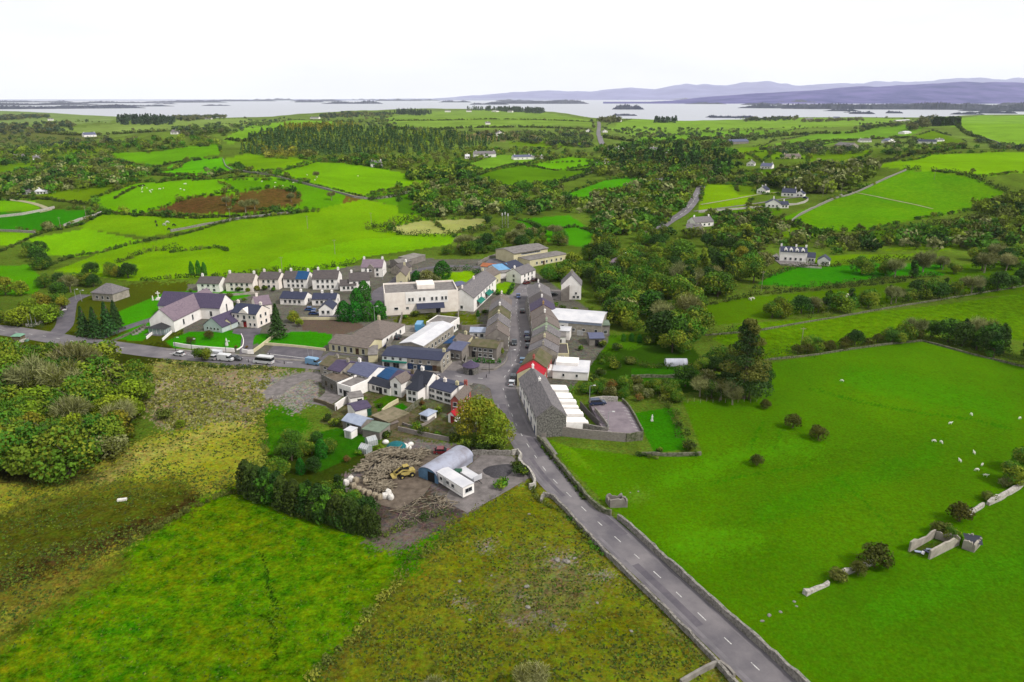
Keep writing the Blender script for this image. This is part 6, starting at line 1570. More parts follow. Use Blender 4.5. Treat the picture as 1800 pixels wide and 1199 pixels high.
mass("hillside_woodland", [
    ([(1160, 416), (1230, 412), (1260, 396), (1340, 388), (1400, 414), (1520, 420), (1620, 408), (1760, 384), (1860, 390), (1860, 420), (1740, 446), (1640, 440), (1560, 440), (1480, 452), (1440, 440), (1360, 436), (1330, 446), (1200, 418)], 230, 'round', MIX, 4, 10),
    ([(1700, 372), (1790, 348), (1860, 340), (1860, 390), (1760, 386)], 90, 'round', ["dark", "olive", "scrub"], 7, 11),
    ([(1236, 378), (1340, 372), (1360, 388), (1250, 398)], 60, 'round', MIX, 4, 7),
    ([(1540, 270), (1620, 256), (1700, 254), (1720, 262), (1600, 276)], 60, 'round', MIX, 5, 9)])
mass("far_woodland", [
    ([(1060, 226), (1300, 228), (1400, 238), (1320, 250), (1200, 246), (1120, 244)], 180, 'round', FARM, 6, 10), ([(1400, 250), (1500, 262), (1620, 246), (1640, 256), (1540, 268), (1420, 276), (1340, 270)], 130, 'round', FARM, 6, 10),
    ([(560, 216), (690, 206), (700, 230), (800, 236), (1040, 230), (1046, 262), (960, 256), (870, 246), (790, 230), (700, 226), (610, 220)], 300, 'round', FARM, 6, 11),
    ([(300, 226), (400, 218), (500, 208), (480, 220), (400, 236), (320, 240)], 150, 'round', FARM, 6, 11), ([(-60, 222), (130, 218), (130, 232), (-60, 240)], 170, 'round', ["fardark", "farbrown"], 9, 14),
    ([(205, 216), (220, 208), (260, 206), (310, 214), (300, 220), (215, 220)], 200, 'cone', ["fardark"], 14, 22), ([(304, 208), (390, 204), (400, 208), (320, 214)], 150, 'round', ["fardark", "farbrown"], 12, 20),
    ([(560, 204), (610, 199), (690, 200), (690, 204), (570, 210)], 170, 'round', ["farbrown", "fardark"], 10, 16), ([(684, 200), (720, 197), (760, 200), (740, 204)], 120, 'cone', ["fardark"], 16, 24),
    ([(810, 193), (900, 193), (960, 197), (950, 200), (880, 196)], 240, 'cone', ["fardark"], 18, 30), ([(0, 206), (80, 204), (90, 208), (0, 212)], 120, 'round', ["farbrown", "fardark"], 12, 18),
    ([(1052, 214), (1070, 212), (1090, 214), (1076, 217)], 22, 'round', ["farbrown"], 14, 22), ([(1150, 214), (1190, 213), (1186, 216), (1150, 216)], 40, 'cone', ["fardark"], 12, 18), ([(1310, 211), (1400, 208), (1400, 212), (1310, 214)], 70, 'round', ["farbrown", "fardark"], 10, 18),
    ([(1640, 219), (1688, 216), (1688, 220), (1642, 222)], 150, 'cone', ["fardark", "dark"], 14, 18), ([(1620, 208), (1650, 206), (1648, 220), (1600, 232), (1590, 236)], 60, 'round', ["farbrown", "fardark"], 10, 20), ([(1410, 213), (1520, 210), (1520, 213), (1410, 216)], 60, 'round', ["farbrown"], 8, 14),
    ([(1510, 218), (1620, 212), (1600, 222), (1500, 230)], 70, 'round', FARM, 6, 9), ([(1700, 242), (1760, 254), (1860, 262), (1860, 268), (1740, 262)], 60, 'round', FARM, 6, 9),
    ([(-60, 226), (60, 240), (160, 250), (300, 244), (200, 258), (60, 264), (-60, 262)], 160, 'round', FARM, 6, 10)])
rng = np.random.default_rng(77); VV, CC = [], []
for poly in EDGES:
    P_ = GL(poly)
    for a, b in zip(P_, P_[1:] + P_[:1]):
        d = b - a; ln = math.hypot(d.x, d.y); my = (a.y + b.y) / 2
        if my < 430 or ln > 900: continue
        sp = 3.2 * max(1, my / 700)
        for k in range(int(ln / sp)):
            t_ = (k + rng.random()) / (ln / sp); x, y = a.x + d.x * t_ + rng.normal() * .8, a.y + d.y * t_ + rng.normal() * .8
            if vnoise(np.array([x]), np.array([y]), 45, 8)[0] < .36: continue
            T, m = TPL["round"][rng.integers(5)]; h = rng.uniform(1.4, 3.2) * (1 + .3 * my / 1000) * (2.2 if rng.random() < .1 else 1); wv = h * (1.2 if h < 4 else .9); an = rng.random() * 6.28; ca, sa = math.cos(an), math.sin(an)
            VV.append(np.stack([(T[:, 0] * ca - T[:, 1] * sa) * wv + x, (T[:, 0] * sa + T[:, 1] * ca) * wv + y, T[:, 2] * h + hz(x, y) - .2 * h], 1)); CC.append(np.repeat(leafcol((MIX if my < 1100 else FARM)[rng.integers(5)], m, rng, .1 + .8 * rng.random()), 4, 0))
tag(link("hedgerow_growth", leaf_mesh("hedgerow_growth", np.concatenate(VV), np.concatenate(CC))), "scrubby growth along the field boundaries of the far countryside", "hedgerow", None, "stuff")
# ---- rough growth of the foreground: tussocks and dead stems
def tussocks(name, regions, label):
    rng = np.random.default_rng(91); VV, CC = [], []
    for poly, n, pals, s in regions:
        xs = [p[0] for p in poly]; ys = [p[1] for p in poly]; pts = np.empty((0, 2))
        while len(pts) < n:
            q = np.stack([rng.uniform(min(xs), max(xs), n), rng.uniform(min(ys), max(ys), n)], 1); pts = np.concatenate([pts, q[inside(poly, q[:, 0], q[:, 1])]])
        pts = pts[:n]
        x, y = on_plane(pts[:, 0], pts[:, 1]); z = hgt(x, y)
        clump = vnoise(x, y, 4.5, 33) * .7 + vnoise(x, y, 1.6, 34) * .5
        ok = rng.random(n) < np.clip((clump - .35) * 2.4, .05, 1); x, y, z = x[ok], y[ok], z[ok]; m = len(x)
        for k in range(2):
            P = np.stack([x, y, z + s * .25], 1) + rng.normal(size=(m, 3)) * s * np.array([.35, .35, .05])
            N_ = np.tile(np.array([0, -.5, 1.0]), (m, 1)); VV.append(quads(P, N_, s, rng, 1.4))
            pi = rng.integers(len(pals), size=m); c = np.zeros((m, 3))
            for j, p in enumerate(pals): c[pi == j] = leafcol(p, (pi == j).sum(), rng) * (.9 if name == 'brushwood' else .62)
            CC.append(np.repeat(c, 4, 0))
    return tag(link(name, leaf_mesh(name, np.concatenate(VV), np.concatenate(CC))), label, "rough grass", None, "stuff")
tussocks("rough_grass", [
    ([(730, 958), (800, 906), (880, 862), (945, 880), (1080, 990), (1180, 1090), (1290, 1200), (540, 1200), (640, 1090), (700, 1010)], 8000, ["scrub", "olive", "haw", "green", "straw"], .30),
    ([(0, 872), (60, 836), (230, 790), (300, 760), (462, 728), (480, 800), (430, 852), (330, 892), (200, 966), (0, 1118)], 6000, ["scrub", "olive", "haw", "green"], .32),
    ([(418, 862), (520, 905), (640, 930), (730, 958), (640, 1090), (530, 1199), (0, 1199), (0, 1118), (200, 978), (340, 900)], 1600, ["green", "green", "olive"], .26)], "straw coloured and green tussocks of the rough foreground pastures")
tussocks("brushwood", [([(240, 668), (300, 640), (400, 640), (490, 646), (466, 690), (458, 736), (380, 744), (300, 752), (250, 716)], 5000, ["twig", "brown", "straw", "scrub"], .55)], "grey brown cut brushwood strewn over the waste ground")
# ================================================================== walls
DRY = mat("dry_stone", (166, 160, 152), (104, 100, 92), scale=2.2, detail=9, bump=.8, bscale=3.5, ramp=(.38, .64))
LICH = mat("pale_lichened_stone", (212, 206, 196), (150, 144, 136), scale=2.2, detail=9, bump=.8, bscale=3.5, ramp=(.38, .64))
MOSSW = mat("mossy_stone", (132, 128, 110), (70, 80, 44), scale=1.4, detail=9, bump=.8, bscale=3.5, ramp=(.38, .62))
BLOCK = mat("concrete_blockwork", (166, 156, 148), (132, 124, 118), scale=1.6, detail=7, bump=.3, stretch=(1, 1, 3))
def wall_line(label, pts, h=1.1, w=.5, m=None, rag=.18, step=1.2, name="stone_wall", group=None, world=False, base=-.6, z0=None, cope=None, gap=None, seed=1):
    L_ = smooth_line([Vector(p) for p in pts] if world else GL(pts), step); ns = sides(L_); rng = random.Random(seed + len(pts) * 7 + int(pts[0][0])); mb = MB(); o = L_[0].copy()
    far = o.y
    for p, n in zip(L_, ns):
        zb = hz(p.x, p.y) if z0 is None else z0
        hh = h * (1 + rng.uniform(-rag, rag)); ww = w / 2 * (1 + rng.uniform(-rag, rag) * .7)
        for s, z in ((-1.15, base), (1.15, base), (.85, hh), (-.85, hh * (1 + rng.uniform(-rag, rag) * .5))):
            mb.v.append((p.x + n.x * ww * s - o.x, p.y + n.y * ww * s - o.y, zb + z - o.z))
    for i in range(len(L_) - 1):
        a = i * 4; b = a + 4
        for k in range(4): mb.f.append((a + k, b + k, b + (k + 1) % 4, a + (k + 1) % 4))
    e = len(mb.v) - 4
    mb.f += [(0, 1, 2, 3), (e + 3, e + 2, e + 1, e)]
    t = mb.build(name, m or DRY, None, o)
    return tag(t, label, "wall", group)
GW = "dry stone field walls"
wall_line("grey stone wall along the left side of the main road below the gate", [(951, 884), (956, 873), (968, 874), (992, 896), (1022, 930), (1062, 972), (1122, 1030), (1182, 1088), (1250, 1158), (1320, 1240)], 1.0, .5, DRY, group=GW)
wall_line("curved stone gate wall at the entrance of the gravel site", [(900, 800), (910, 798), (916, 804), (912, 812), (918, 820), (932, 834), (940, 848), (938, 858), (930, 860)], 1.2, .55, LICH)
wall_line("stone wall from the big autumn trees to the gravel site gate", [(830, 800), (850, 799), (880, 800), (900, 800)], 1.2, .5, DRY)
wall_line("mossy stone wall along the right of the main road above the roadside pen", [(945, 772), (962, 792), (984, 820), (1010, 851), (1034, 880), (1054, 898), (1074, 906)], 1.2, .6, MOSSW, group=GW)
wall_line("long pale stone wall along the right of the main road down to the bottom", [(1086, 912), (1104, 926), (1156, 975), (1230, 1042), (1300, 1104), (1352, 1150), (1440, 1232)], 1.3, .6, DRY, group=GW)
wall_line("concrete kerb wall at the bottom left of the main road", [(1196, 1204), (1230, 1184), (1266, 1170), (1290, 1192)], .9, .5, CONC, .05)
GP = "white stone wall remnants in the big field"
wall_line("white tumbled stone wall at the far right edge of the big field", [(1812, 842), (1780, 864), (1752, 880), (1736, 888)], 1.1, .8, LICH, .4, group=GP)
wall_line("white tumbled stone wall between bramble and rusty hawthorn", [(1728, 890), (1714, 899), (1696, 908)], 1.0, .7, LICH, .4, group=GP)
wall_line("white tumbled stone wall left of the large dark hawthorn", [(1534, 990), (1510, 1000), (1478, 1012)], .9, .7, LICH, .4, group=GP)
wall_line("low white stone remnant below the brown bramble", [(1456, 1028), (1436, 1036), (1414, 1046)], .7, .7, LICH, .5, group=GP)
for i, pts in enumerate([[(1344, 634), (1420, 626), (1500, 614), (1620, 600)], [(1622, 600), (1680, 616), (1760, 636), (1840, 656)], [(1240, 590), (1330, 582), (1460, 560), (1600, 536), (1820, 500)], [(450, 306), (520, 320), (590, 338), (640, 350), (700, 344), (764, 324)],
                         [(-20, 384), (40, 378), (74, 371), (96, 366)], [(112, 398), (140, 388), (180, 374)], [(-20, 405), (30, 408), (62, 410)], [(300, 408), (360, 396), (430, 384), (520, 374)], [(470, 306), (410, 300), (392, 280)],
                         [(1460, 350), (1490, 344), (1550, 318), (1592, 300)], [(1390, 392), (1400, 382), (1440, 362), (1480, 344)], [(1700, 234), (1740, 246), (1790, 262)], [(990, 318), (1050, 300), (1060, 292)], [(1228, 374), (1300, 368), (1400, 360), (1420, 352)]]):
    wall_line(["stone wall under the hedge along the top of the big field", "stone wall down the top right corner of the big field", "stone wall between the two upper right pastures", "long grey stone wall curving over the left hilltop",
               "pale stone wall between lime and dark green fields at far left", "broad pale stone wall beside the dark green field", "thin stone wall under the dark green field at far left", "stone wall dividing the lime fields under the bracken patch", "stone wall up the rounded bright field",
               "stone wall along the left edge of the right hand hill field", "stone wall along the lower left edge of the right hand hill field", "stone wall running down the far right shoulder", "stone wall over the dull green middle field", "white wall along the garden drive houses"][i],
              pts, (.55 if i < 3 else 1.3), (.5 if i < 3 else .9), LICH if i in (4, 5, 13) else MOSSW if i < 3 else DRY, .25, step=4 if i < 3 else 8, group=GW)
GG = "garden and boundary walls of the village"
for lab, pts, h, w_, m in [
    ("long white wall in front of the church lawn", [(306, 608), (330, 612), (370, 616), (412, 619)], 1.3, .35, WHITE), ("short white wall right of the parochial house gate", [(426, 620), (436, 622), (446, 622)], 1.4, .35, WHITE),
    ("cream wall up the right side of the parochial drive", [(446, 620), (462, 608), (480, 594), (488, 588)], 1.1, .35, CREAM), ("long cream wall in front of the school lawn", [(462, 606), (500, 609), (540, 613), (572, 617)], .9, .35, CREAM),
    ("white kerb wall round the left side of the parochial drive", [(424, 588), (428, 598), (426, 610), (416, 616)], .4, .25, WHITE), ("left white wall of the church steps", [(258, 596), (272, 584)], .9, .3, WHITE), ("right white wall of the church steps", [(286, 599), (302, 585)], .9, .3, WHITE),
    ("cream wall below the bungalows' garden", [(522, 562), (560, 562), (602, 562)], 1.0, .3, CREAM), ("grey stone wall behind the commercial building", [(707, 556), (702, 575), (692, 594), (680, 614)], 1.8, .4, DRY), ("tall grey block wall between the hotel and the street row", [(806, 552), (806, 572), (812, 580), (856, 578)], 1.8, .3, BLOCK),
    ("grey stone wall under the row of white houses", [(350, 518), (400, 520), (456, 516)], 1.0, .35, DULL), ("white wall of the back yard behind the tall white house", [(590, 722), (604, 712), (617, 704)], 2.0, .3, WHITE), ("cream stepped wall across the back gardens", [(672, 726), (684, 716), (700, 707)], 1.1, .35, CREAM),
    ("stone wall through the back gardens to the projecting wing", [(704, 736), (716, 726), (730, 716), (744, 708)], 1.5, .4, MOSSW), ("grey garden wall above the timber yard", [(700, 757), (740, 766), (790, 776)], 1.2, .3, BLOCK), ("low wall of the paved garden terrace", [(702, 744), (724, 752), (746, 748), (764, 736)], .7, .3, BLOCK),
    ("red brown garden wall at the left end of the gardens", [(552, 706), (572, 712), (592, 722)], 1.2, .35, BROWNR), ("stone wall beside the old grey house", [(820, 630), (818, 644), (812, 640)], 1.3, .35, DRY), ("grey kerb wall round the octagonal shelter's square", [(846, 650), (868, 650), (886, 640), (892, 628)], .5, .35, CONC),
    ("white wall in front of the pub gable", [(776, 656), (786, 646), (794, 638)], .9, .3, DULL), ("mossy wall of the graveyard by the church", [(196, 602), (228, 588), (256, 574)], .9, .3, MOSSW), ("white garden wall of the dormered house", [(1372, 466), (1410, 470), (1444, 472)], .9, .4, LICH),
    ("stone wall at the back of the hall", [(840, 466), (862, 454), (892, 446)], 1.4, .5, DRY), ("cream garden wall at the kiosk on the left", [(10, 608), (30, 604), (50, 598)], 1.0, .4, LICH), ("grey wall under the flagpoles", [(46, 574), (58, 575), (74, 568)], 1.0, .4, LICH),
    ("low stone wall below the long lawns", [(1110, 664), (1170, 664), (1220, 666)], 1.0, .4, MOSSW), ("stone wall round the lawn below the car park", [(1128, 800), (1180, 802), (1232, 800)], .9, .4, MOSSW)]:
    wall_line(lab, pts, h, w_, m, .03 if m in (WHITE, CREAM, BLOCK, CONC) else .15, step=1.5, name="garden_wall", group=GG)
# car park walls
def on(px, py, z): x, y = on_plane(px, py, z); return Vector((float(x), float(y), z))
wall_line("tall grey block retaining wall between terrace gable and car park corner", [on(988, 756, 1.6), on(1040, 762, 1.6), on(1100, 767, 1.6)], 1.9, .4, BLOCK, .02, world=True, base=-3, z0=.6, name="retaining_wall")
wall_line("ivy grown retaining wall under the car park's front corner", [on(1101, 767, 1.6), on(1130, 763, 1.6)], 1.7, .4, MOSSW, .05, world=True, base=-3, z0=.6, name="retaining_wall")
wall_line("stone wall between white extensions and car park", [on(1018, 749, 1.6), on(1044, 754, 1.6), on(1068, 757, 1.6), on(1064, 745, 1.6), on(1046, 722, 1.6)], 1.0, .4, DRY, .05, world=True, base=-3, z0=1.6)
wall_line("sandy stone wall along the top of the car park", [on(1036, 706, 1.6), on(1060, 703, 1.6), on(1086, 704, 1.6)], 1.1, .4, LICH, .05, world=True, base=-3, z0=1.6)
wall_line("stone wall down the right side of the car park", [on(1094, 705, 1.6), on(1108, 720, 1.6), on(1130, 760, 1.6)], .8, .4, MOSSW, .08, world=True, base=-3, z0=1.6)
wall_line("dark timber fence left of the car park", [on(1020, 710, 1.0), on(1036, 728, 1.0), on(1056, 748, 1.0)], 1.8, .2, mat("weathered_boards", (104, 98, 98), (76, 72, 74), scale=2, stretch=(6, 6, 1)), .03, world=True, base=-1, z0=0, name="fence")["category"] = "fence"

# roofless pens
def pen(label, corners, h, m, open_side=None, w=.35):
    P = GL(corners); o = P[0]; t = thing("stone_pen", label, "ruin", o); rng = random.Random(5)
    for i in range(len(P)):
        if i == open_side: continue
        a, b = P[i] - o, P[(i + 1) % len(P)] - o; d = (b - a).normalized(); n = Vector((-d.y, d.x, 0)) * w
        a = a + d * .02; b = b - d * (w + .02)
        mb = MB(); k = 6
        for j in range(k + 1):
            c = a.lerp(b, j / k); hh = h * rng.uniform(.6, 1.05)
            for q, z in ((c, -.8), (c + n, -.8), (c + n, hh), (c, hh * .98)): mb.v.append((q.x, q.y, z))
        for j in range(k):
            e = j * 4
            for r_ in range(4): mb.f.append((e + r_, e + 4 + r_, e + 4 + (r_ + 1) % 4, e + (r_ + 1) % 4))
        mb.f += [(0, 1, 2, 3), (4 * k + 3, 4 * k + 2, 4 * k + 1, 4 * k)]
        mb.build("wall", m, t)
    return t
pen("small roofless concrete pen behind the roadside wall", [(1072, 893), (1103, 892), (1093, 880), (1064, 882)], 2.0, GREYR)
pen("ruined long pen with pale walls in the big field", [(1594, 970), (1634, 984), (1686, 958), (1640, 944)], 2.3, DULL, open_side=0)
t = pen("small dark ruined shed with fallen roof behind the long pen", [(1690, 964), (1712, 972), (1724, 958), (1700, 950)], 2.0, DULL)
mb = MB(); mb.poly([(.3, -.2, 1.7), (3.2, -.9, 1.3), (4.4, 1.6, 1.6), (1.2, 2.2, 1.9)]); mb.build("fallen_roof", BLACKS, t)
for k, (px, py) in enumerate([(1614, 972), (1622, 974), (1630, 972), (1636, 968)]):
    p = G(px, py); mb = MB(); mb.box(-.8, .8, -.25, .25, 0, .12, .05, .03); o = mb.build("board", [LMETAL, WMETAL, STEELR, LMETAL][k], None, p + Vector((0, 0, .25)), k * .9); o.rotation_euler = (.1, .2, k * .9)
    tag(o, ["pale blue sheet lying leftmost in the ruined pen", "white sheet lying in the ruined pen's front", "blue grey sheet lying in the ruined pen", "small pale sheet furthest inside the ruined pen"][k], "scrap sheet", "scrap sheets in the ruined pen")

# ================================================================== octagonal shelter, shrine, graves
p = G(828, 655); t = thing("market_shelter", "octagonal stone shelter with pointed roof on the market square", "shelter", p)
mb = MB(); n = 8; R0 = 2.5
for i in range(n): a = (i + .5) * math.pi / 4; mb.v += [(R0 * math.cos(a), R0 * math.sin(a), -.3), (R0 * math.cos(a), R0 * math.sin(a), 2.4)]
mb.f = [(2 * i, 2 * ((i + 1) % n), 2 * ((i + 1) % n) + 1, 2 * i + 1) for i in range(n)] + [tuple(2 * i + 1 for i in range(n))]
mb.build("wall", STONE, t)
mb = MB(); mb.v = [((R0 + .35) * math.cos((i + .5) * math.pi / 4), (R0 + .35) * math.sin((i + .5) * math.pi / 4), 2.42) for i in range(n)] + [(0, 0, 4.1)]
mb.f = [(i, (i + 1) % n, n) for i in range(n)] + [tuple(range(n - 1, -1, -1))]; mb.build("roof", PLUM, t)
mb = MB(); mb.prism([(-.6, 0), (.6, 0), (.6, 1.5), (.3, 1.95), (-.3, 1.95), (-.6, 1.5)], -2.34, -2.28, 'y'); mb.build("doorway", mat("dark_opening", (30, 30, 34)), t)
MARB = mat("white_marble", (236, 232, 226), (206, 200, 194), scale=1.5, g=.8)
p = G(279, 527); t = thing("crucifix", "tall white stone crucifix on a stepped base on the church hill", "crucifix", p)
mb = MB(); mb.box(-1.1, 1.1, -.8, .8, -.3, .5); mb.box(-.7, .7, -.5, .5, .502, 1.0); mb.build("base", MARB, t)
mb = MB(); mb.box(-.2, .2, -.14, .14, 1.002, 3.7); mb.box(-.95, -.202, -.13, .13, 2.7, 3.02); mb.box(.202, .95, -.13, .13, 2.7, 3.02); mb.build("cross", MARB, t)
mb = MB(); mb.tube((0, -.2, 1.5), (0, -.2, 2.6), .1, .16); mb.tube((0, -.2, 2.6), (-.7, -.2, 2.9), .07, .05); mb.tube((0, -.2, 2.6), (.7, -.2, 2.9), .07, .05); mb.ball((0, -.22, 2.85), .13); mb.build("figure", MARB, t)
def statue(px, py, label, group=None, s=1.0, plinth=.4, m=None):
    t = thing("statue", label, "statue", G(px, py), 0, group); m = m or MARB
    mb = MB(); mb.box(-.35 * s, .35 * s, -.3 * s, .3 * s, -.2, plinth); mb.build("plinth", m, t)
    mb = MB(); v0 = plinth + .005
    for z, r, z2, r2 in ((0, .3, .5, .25), (.5, .25, 1.1, .24), (1.1, .24, 1.35, .1), (1.35, .1, 1.42, .09)): mb.tube((0, 0, v0 + z * s), (0, 0, v0 + z2 * s), r * s, r2 * s, 10)
    mb.ball((0, 0, v0 + 1.56 * s), .15 * s); mb.tube((-.22 * s, 0, v0 + 1.2 * s), (-.1 * s, -.26 * s, v0 + .95 * s), .08 * s, .06 * s); mb.tube((.22 * s, 0, v0 + 1.2 * s), (.1 * s, -.26 * s, v0 + .95 * s), .08 * s, .06 * s)
    mb.build("figure", m, t, smooth=True); return t
statue(269, 528, "white robed statue standing left of the crucifix", "statues beside the crucifix"); statue(289, 528, "white robed statue standing right of the crucifix", "statues beside the crucifix")
statue(399, 608, "white statue on a tall plinth on the church lawn", None, 1.0, 1.1); statue(1146, 740, "white garden statue on the lawn below the car park", None, .9, .3)
for i in range(5):
    t = thing("grave_slab", "grey grave slab in the row below the church, " + ["lowest", "second", "middle", "fourth", "topmost"][i], "grave", G(238 + 5 * i, 588 - 3.2 * i), .7, "grave slabs below the church")
    mb = MB(); mb.box(-1, 1, -.5, .5, -.1, .22); mb.build("slab", CONC, t); mb = MB(); mb.box(-1.15, -1.002, -.45, .45, -.1, .9); mb.build("headstone", CONC, t)
t = thing("grave_cross", "grey celtic cross at the head of the graves", "grave", G(257, 577)); mb = MB(); mb.box(-.5, .5, -.4, .4, -.2, .4); mb.build("base", CONC, t)
mb = MB(); mb.box(-.11, .11, -.1, .1, .402, 2.4); mb.box(-.5, -.112, -.09, .09, 1.6, 1.82); mb.box(.112, .5, -.09, .09, 1.6, 1.82); mb.build("cross", CONC, t)
t = thing("kiosk", "small square stone kiosk with green roof by the left road", "kiosk", G(34, 600)); mb = MB(); mb.box(-1.5, 1.5, -1.2, 1.2, -.3, 2.2); mb.build("wall", BROWNR, t)
mb = MB(); mb.box(-1.8, 1.8, -1.5, 1.5, 2.202, 2.7, .8, .7); mb.build("roof", mat("copper_green", (132, 178, 150), (104, 150, 126)), t)
for s in (-1, 1):
    mb = MB(); mb.box(s * 2.4 - .7, s * 2.4 + .7, -.5, .5, -.3, .6); mb.build("side_plinth", mat("copper_green", (132, 178, 150)), t)

# ================================================================== posts, lamps
def pole(name, label, cat, px, py, h, r=.09, m=None, lamp=None, cross=False, group=None, arm=1.0, rz=0.0, z=None):
    p = G(px, py)
    if z is not None: p = on(px, py, z)
    t = thing(name, label, cat, p, rz, group)
    mb = MB(); mb.tube((0, 0, -.3), (0, 0, h), r, r * .65, 7); mb.build("post", m or GALV, t)
    if lamp:
        mb = MB(); mb.tube((0, 0, h - .05), (arm, 0, h + .2), r * .6, r * .5, 6); mb.build("arm", m or GALV, t)
        mb = MB(); mb.box(arm - .1, arm + .6, -.17, .17, h + .12, h + .28, .05, .04); mb.build("lamp_head", FRAME, t)
    if cross:
        mb = MB(); mb.box(-.9, .9, -.07, .07, h - .6, h - .45)
        for x in (-.8, 0, .8): mb.tube((x, 0, h - .45), (x, 0, h - .2), .05, .03, 5)
        mb.build("crossarm", m or BROWNR, t)
    return t
GLP = "street lamps of the village"; GUP = "wooden utility poles in the countryside"
pole("street_lamp", "white street lamp on the car park's left wall", "lamp", 1068, 757, 5.0, .1, lamp=1, group=GLP, z=1.6); pole("street_lamp", "white street lamp at the top corner of the car park", "lamp", 1036, 706, 4.6, .1, lamp=1, group=GLP, z=1.6)
for px, py, lab in [(860, 657, "tall dark lamp post on the market square kerb"), (309, 617, "dark lamp post left of the white church wall"), (338, 620, "dark lamp post at the middle of the white church wall"), (398, 624, "dark lamp post right of the church wall"), (659, 566, "grey floodlight post beside the school hall"),
                    (134, 528, "pale street lamp by the lay-by grass left of the conifers"), (144, 530, "second pale street lamp by the lay-by grass"), (673, 492, "pale street lamp by the detached house"), (898, 640, "street lamp at the street bend")]:
    pole("street_lamp", lab, "lamp", px, py, 4.6 if px != 659 else 6, .1, DARKM if "dark" in lab else GALV, lamp=1, group=GLP)
for px, py, h, lab in [(541, 402, 8, "wooden pole alone in the upper lime field"), (589, 447, 8, "wooden pole in the lower lime field behind the row"), (653, 396, 8, "wooden pole beside the straw plot hedge"), (405, 388, 8, "wooden pole below the bracken patch"), (152, 384, 8, "wooden pole by the dark green field"), (107, 402, 7, "wooden pole near the round tree at far left"),
                       (1642, 316, 9, "pole standing in the right hand hill field"), (1478, 342, 9, "pole at the left corner of the hill field"), (1446, 346, 9, "pole beside the garden drive houses"), (1338, 512, 9, "pole over the trees left of the right hand pastures"), (1332, 470, 8, "pole left of the dormered house"), (1234, 420, 8, "pale pole below the hill road"),
                       (1678, 606, 7, "pale pole in the upper right pasture"), (1134, 430, 8, "pale pole by the road under the wood"), (1206, 300, 9, "pole at the road bend wood"), (497, 484, 9, "thin mast between two white row houses"), (735, 498, 8, "thin pole at the cream house lane"), (1408, 610, 7, "pole at the top of the big field")]:
    pole("utility_pole", lab, "pole", px, py, h, .14, PALEB, cross=True, group=GUP)
for px, py, lab in [(883, 400, "left white antenna mast in the trees behind the hall"), (888, 398, "middle white antenna mast in the trees behind the hall"), (893, 401, "right white antenna mast in the trees behind the hall")]:
    t = pole("antenna_mast", lab, "mast", px, py, 9, .15, GALV, group="antenna masts behind the hall"); mb = MB(); mb.box(-.35, .35, -.2, .2, 7.6, 9.2); mb.build("panel", FRAME, t)
for px, py, lab in [(51, 573, "left flagpole on the wall at the road fork"), (57, 573, "middle flagpole on the wall at the road fork"), (64, 572, "right flagpole on the wall at the road fork")]: pole("flagpole", lab, "flagpole", px, py, 4.6, .1, GALV, group="flagpoles at the road fork")
for px, py, lab in [(543, 636, "left thin flagpole beside the school forecourt"), (551, 637, "right thin flagpole beside the school forecourt")]: pole("flagpole", lab, "flagpole", px, py, 5, .07, GALV, group="flagpoles at the school")
for px, py, lab in [(437, 637, "black bollard on the kerb by the minibus"), (474, 625, "black bollard in the school forecourt"), (855, 664, "black bollard at the junction corner"), (500, 640, "black bollard right of the minibus")]:
    t = thing("bollard", lab, "bollard", G(px, py), 0, "black bollards"); mb = MB(); mb.tube((0, 0, -.2), (0, 0, .85), .14, .12, 8); mb.build("post", DARKM, t); mb = MB(); mb.ball((0, 0, .93), .15); mb.build("cap", DARKM, t)

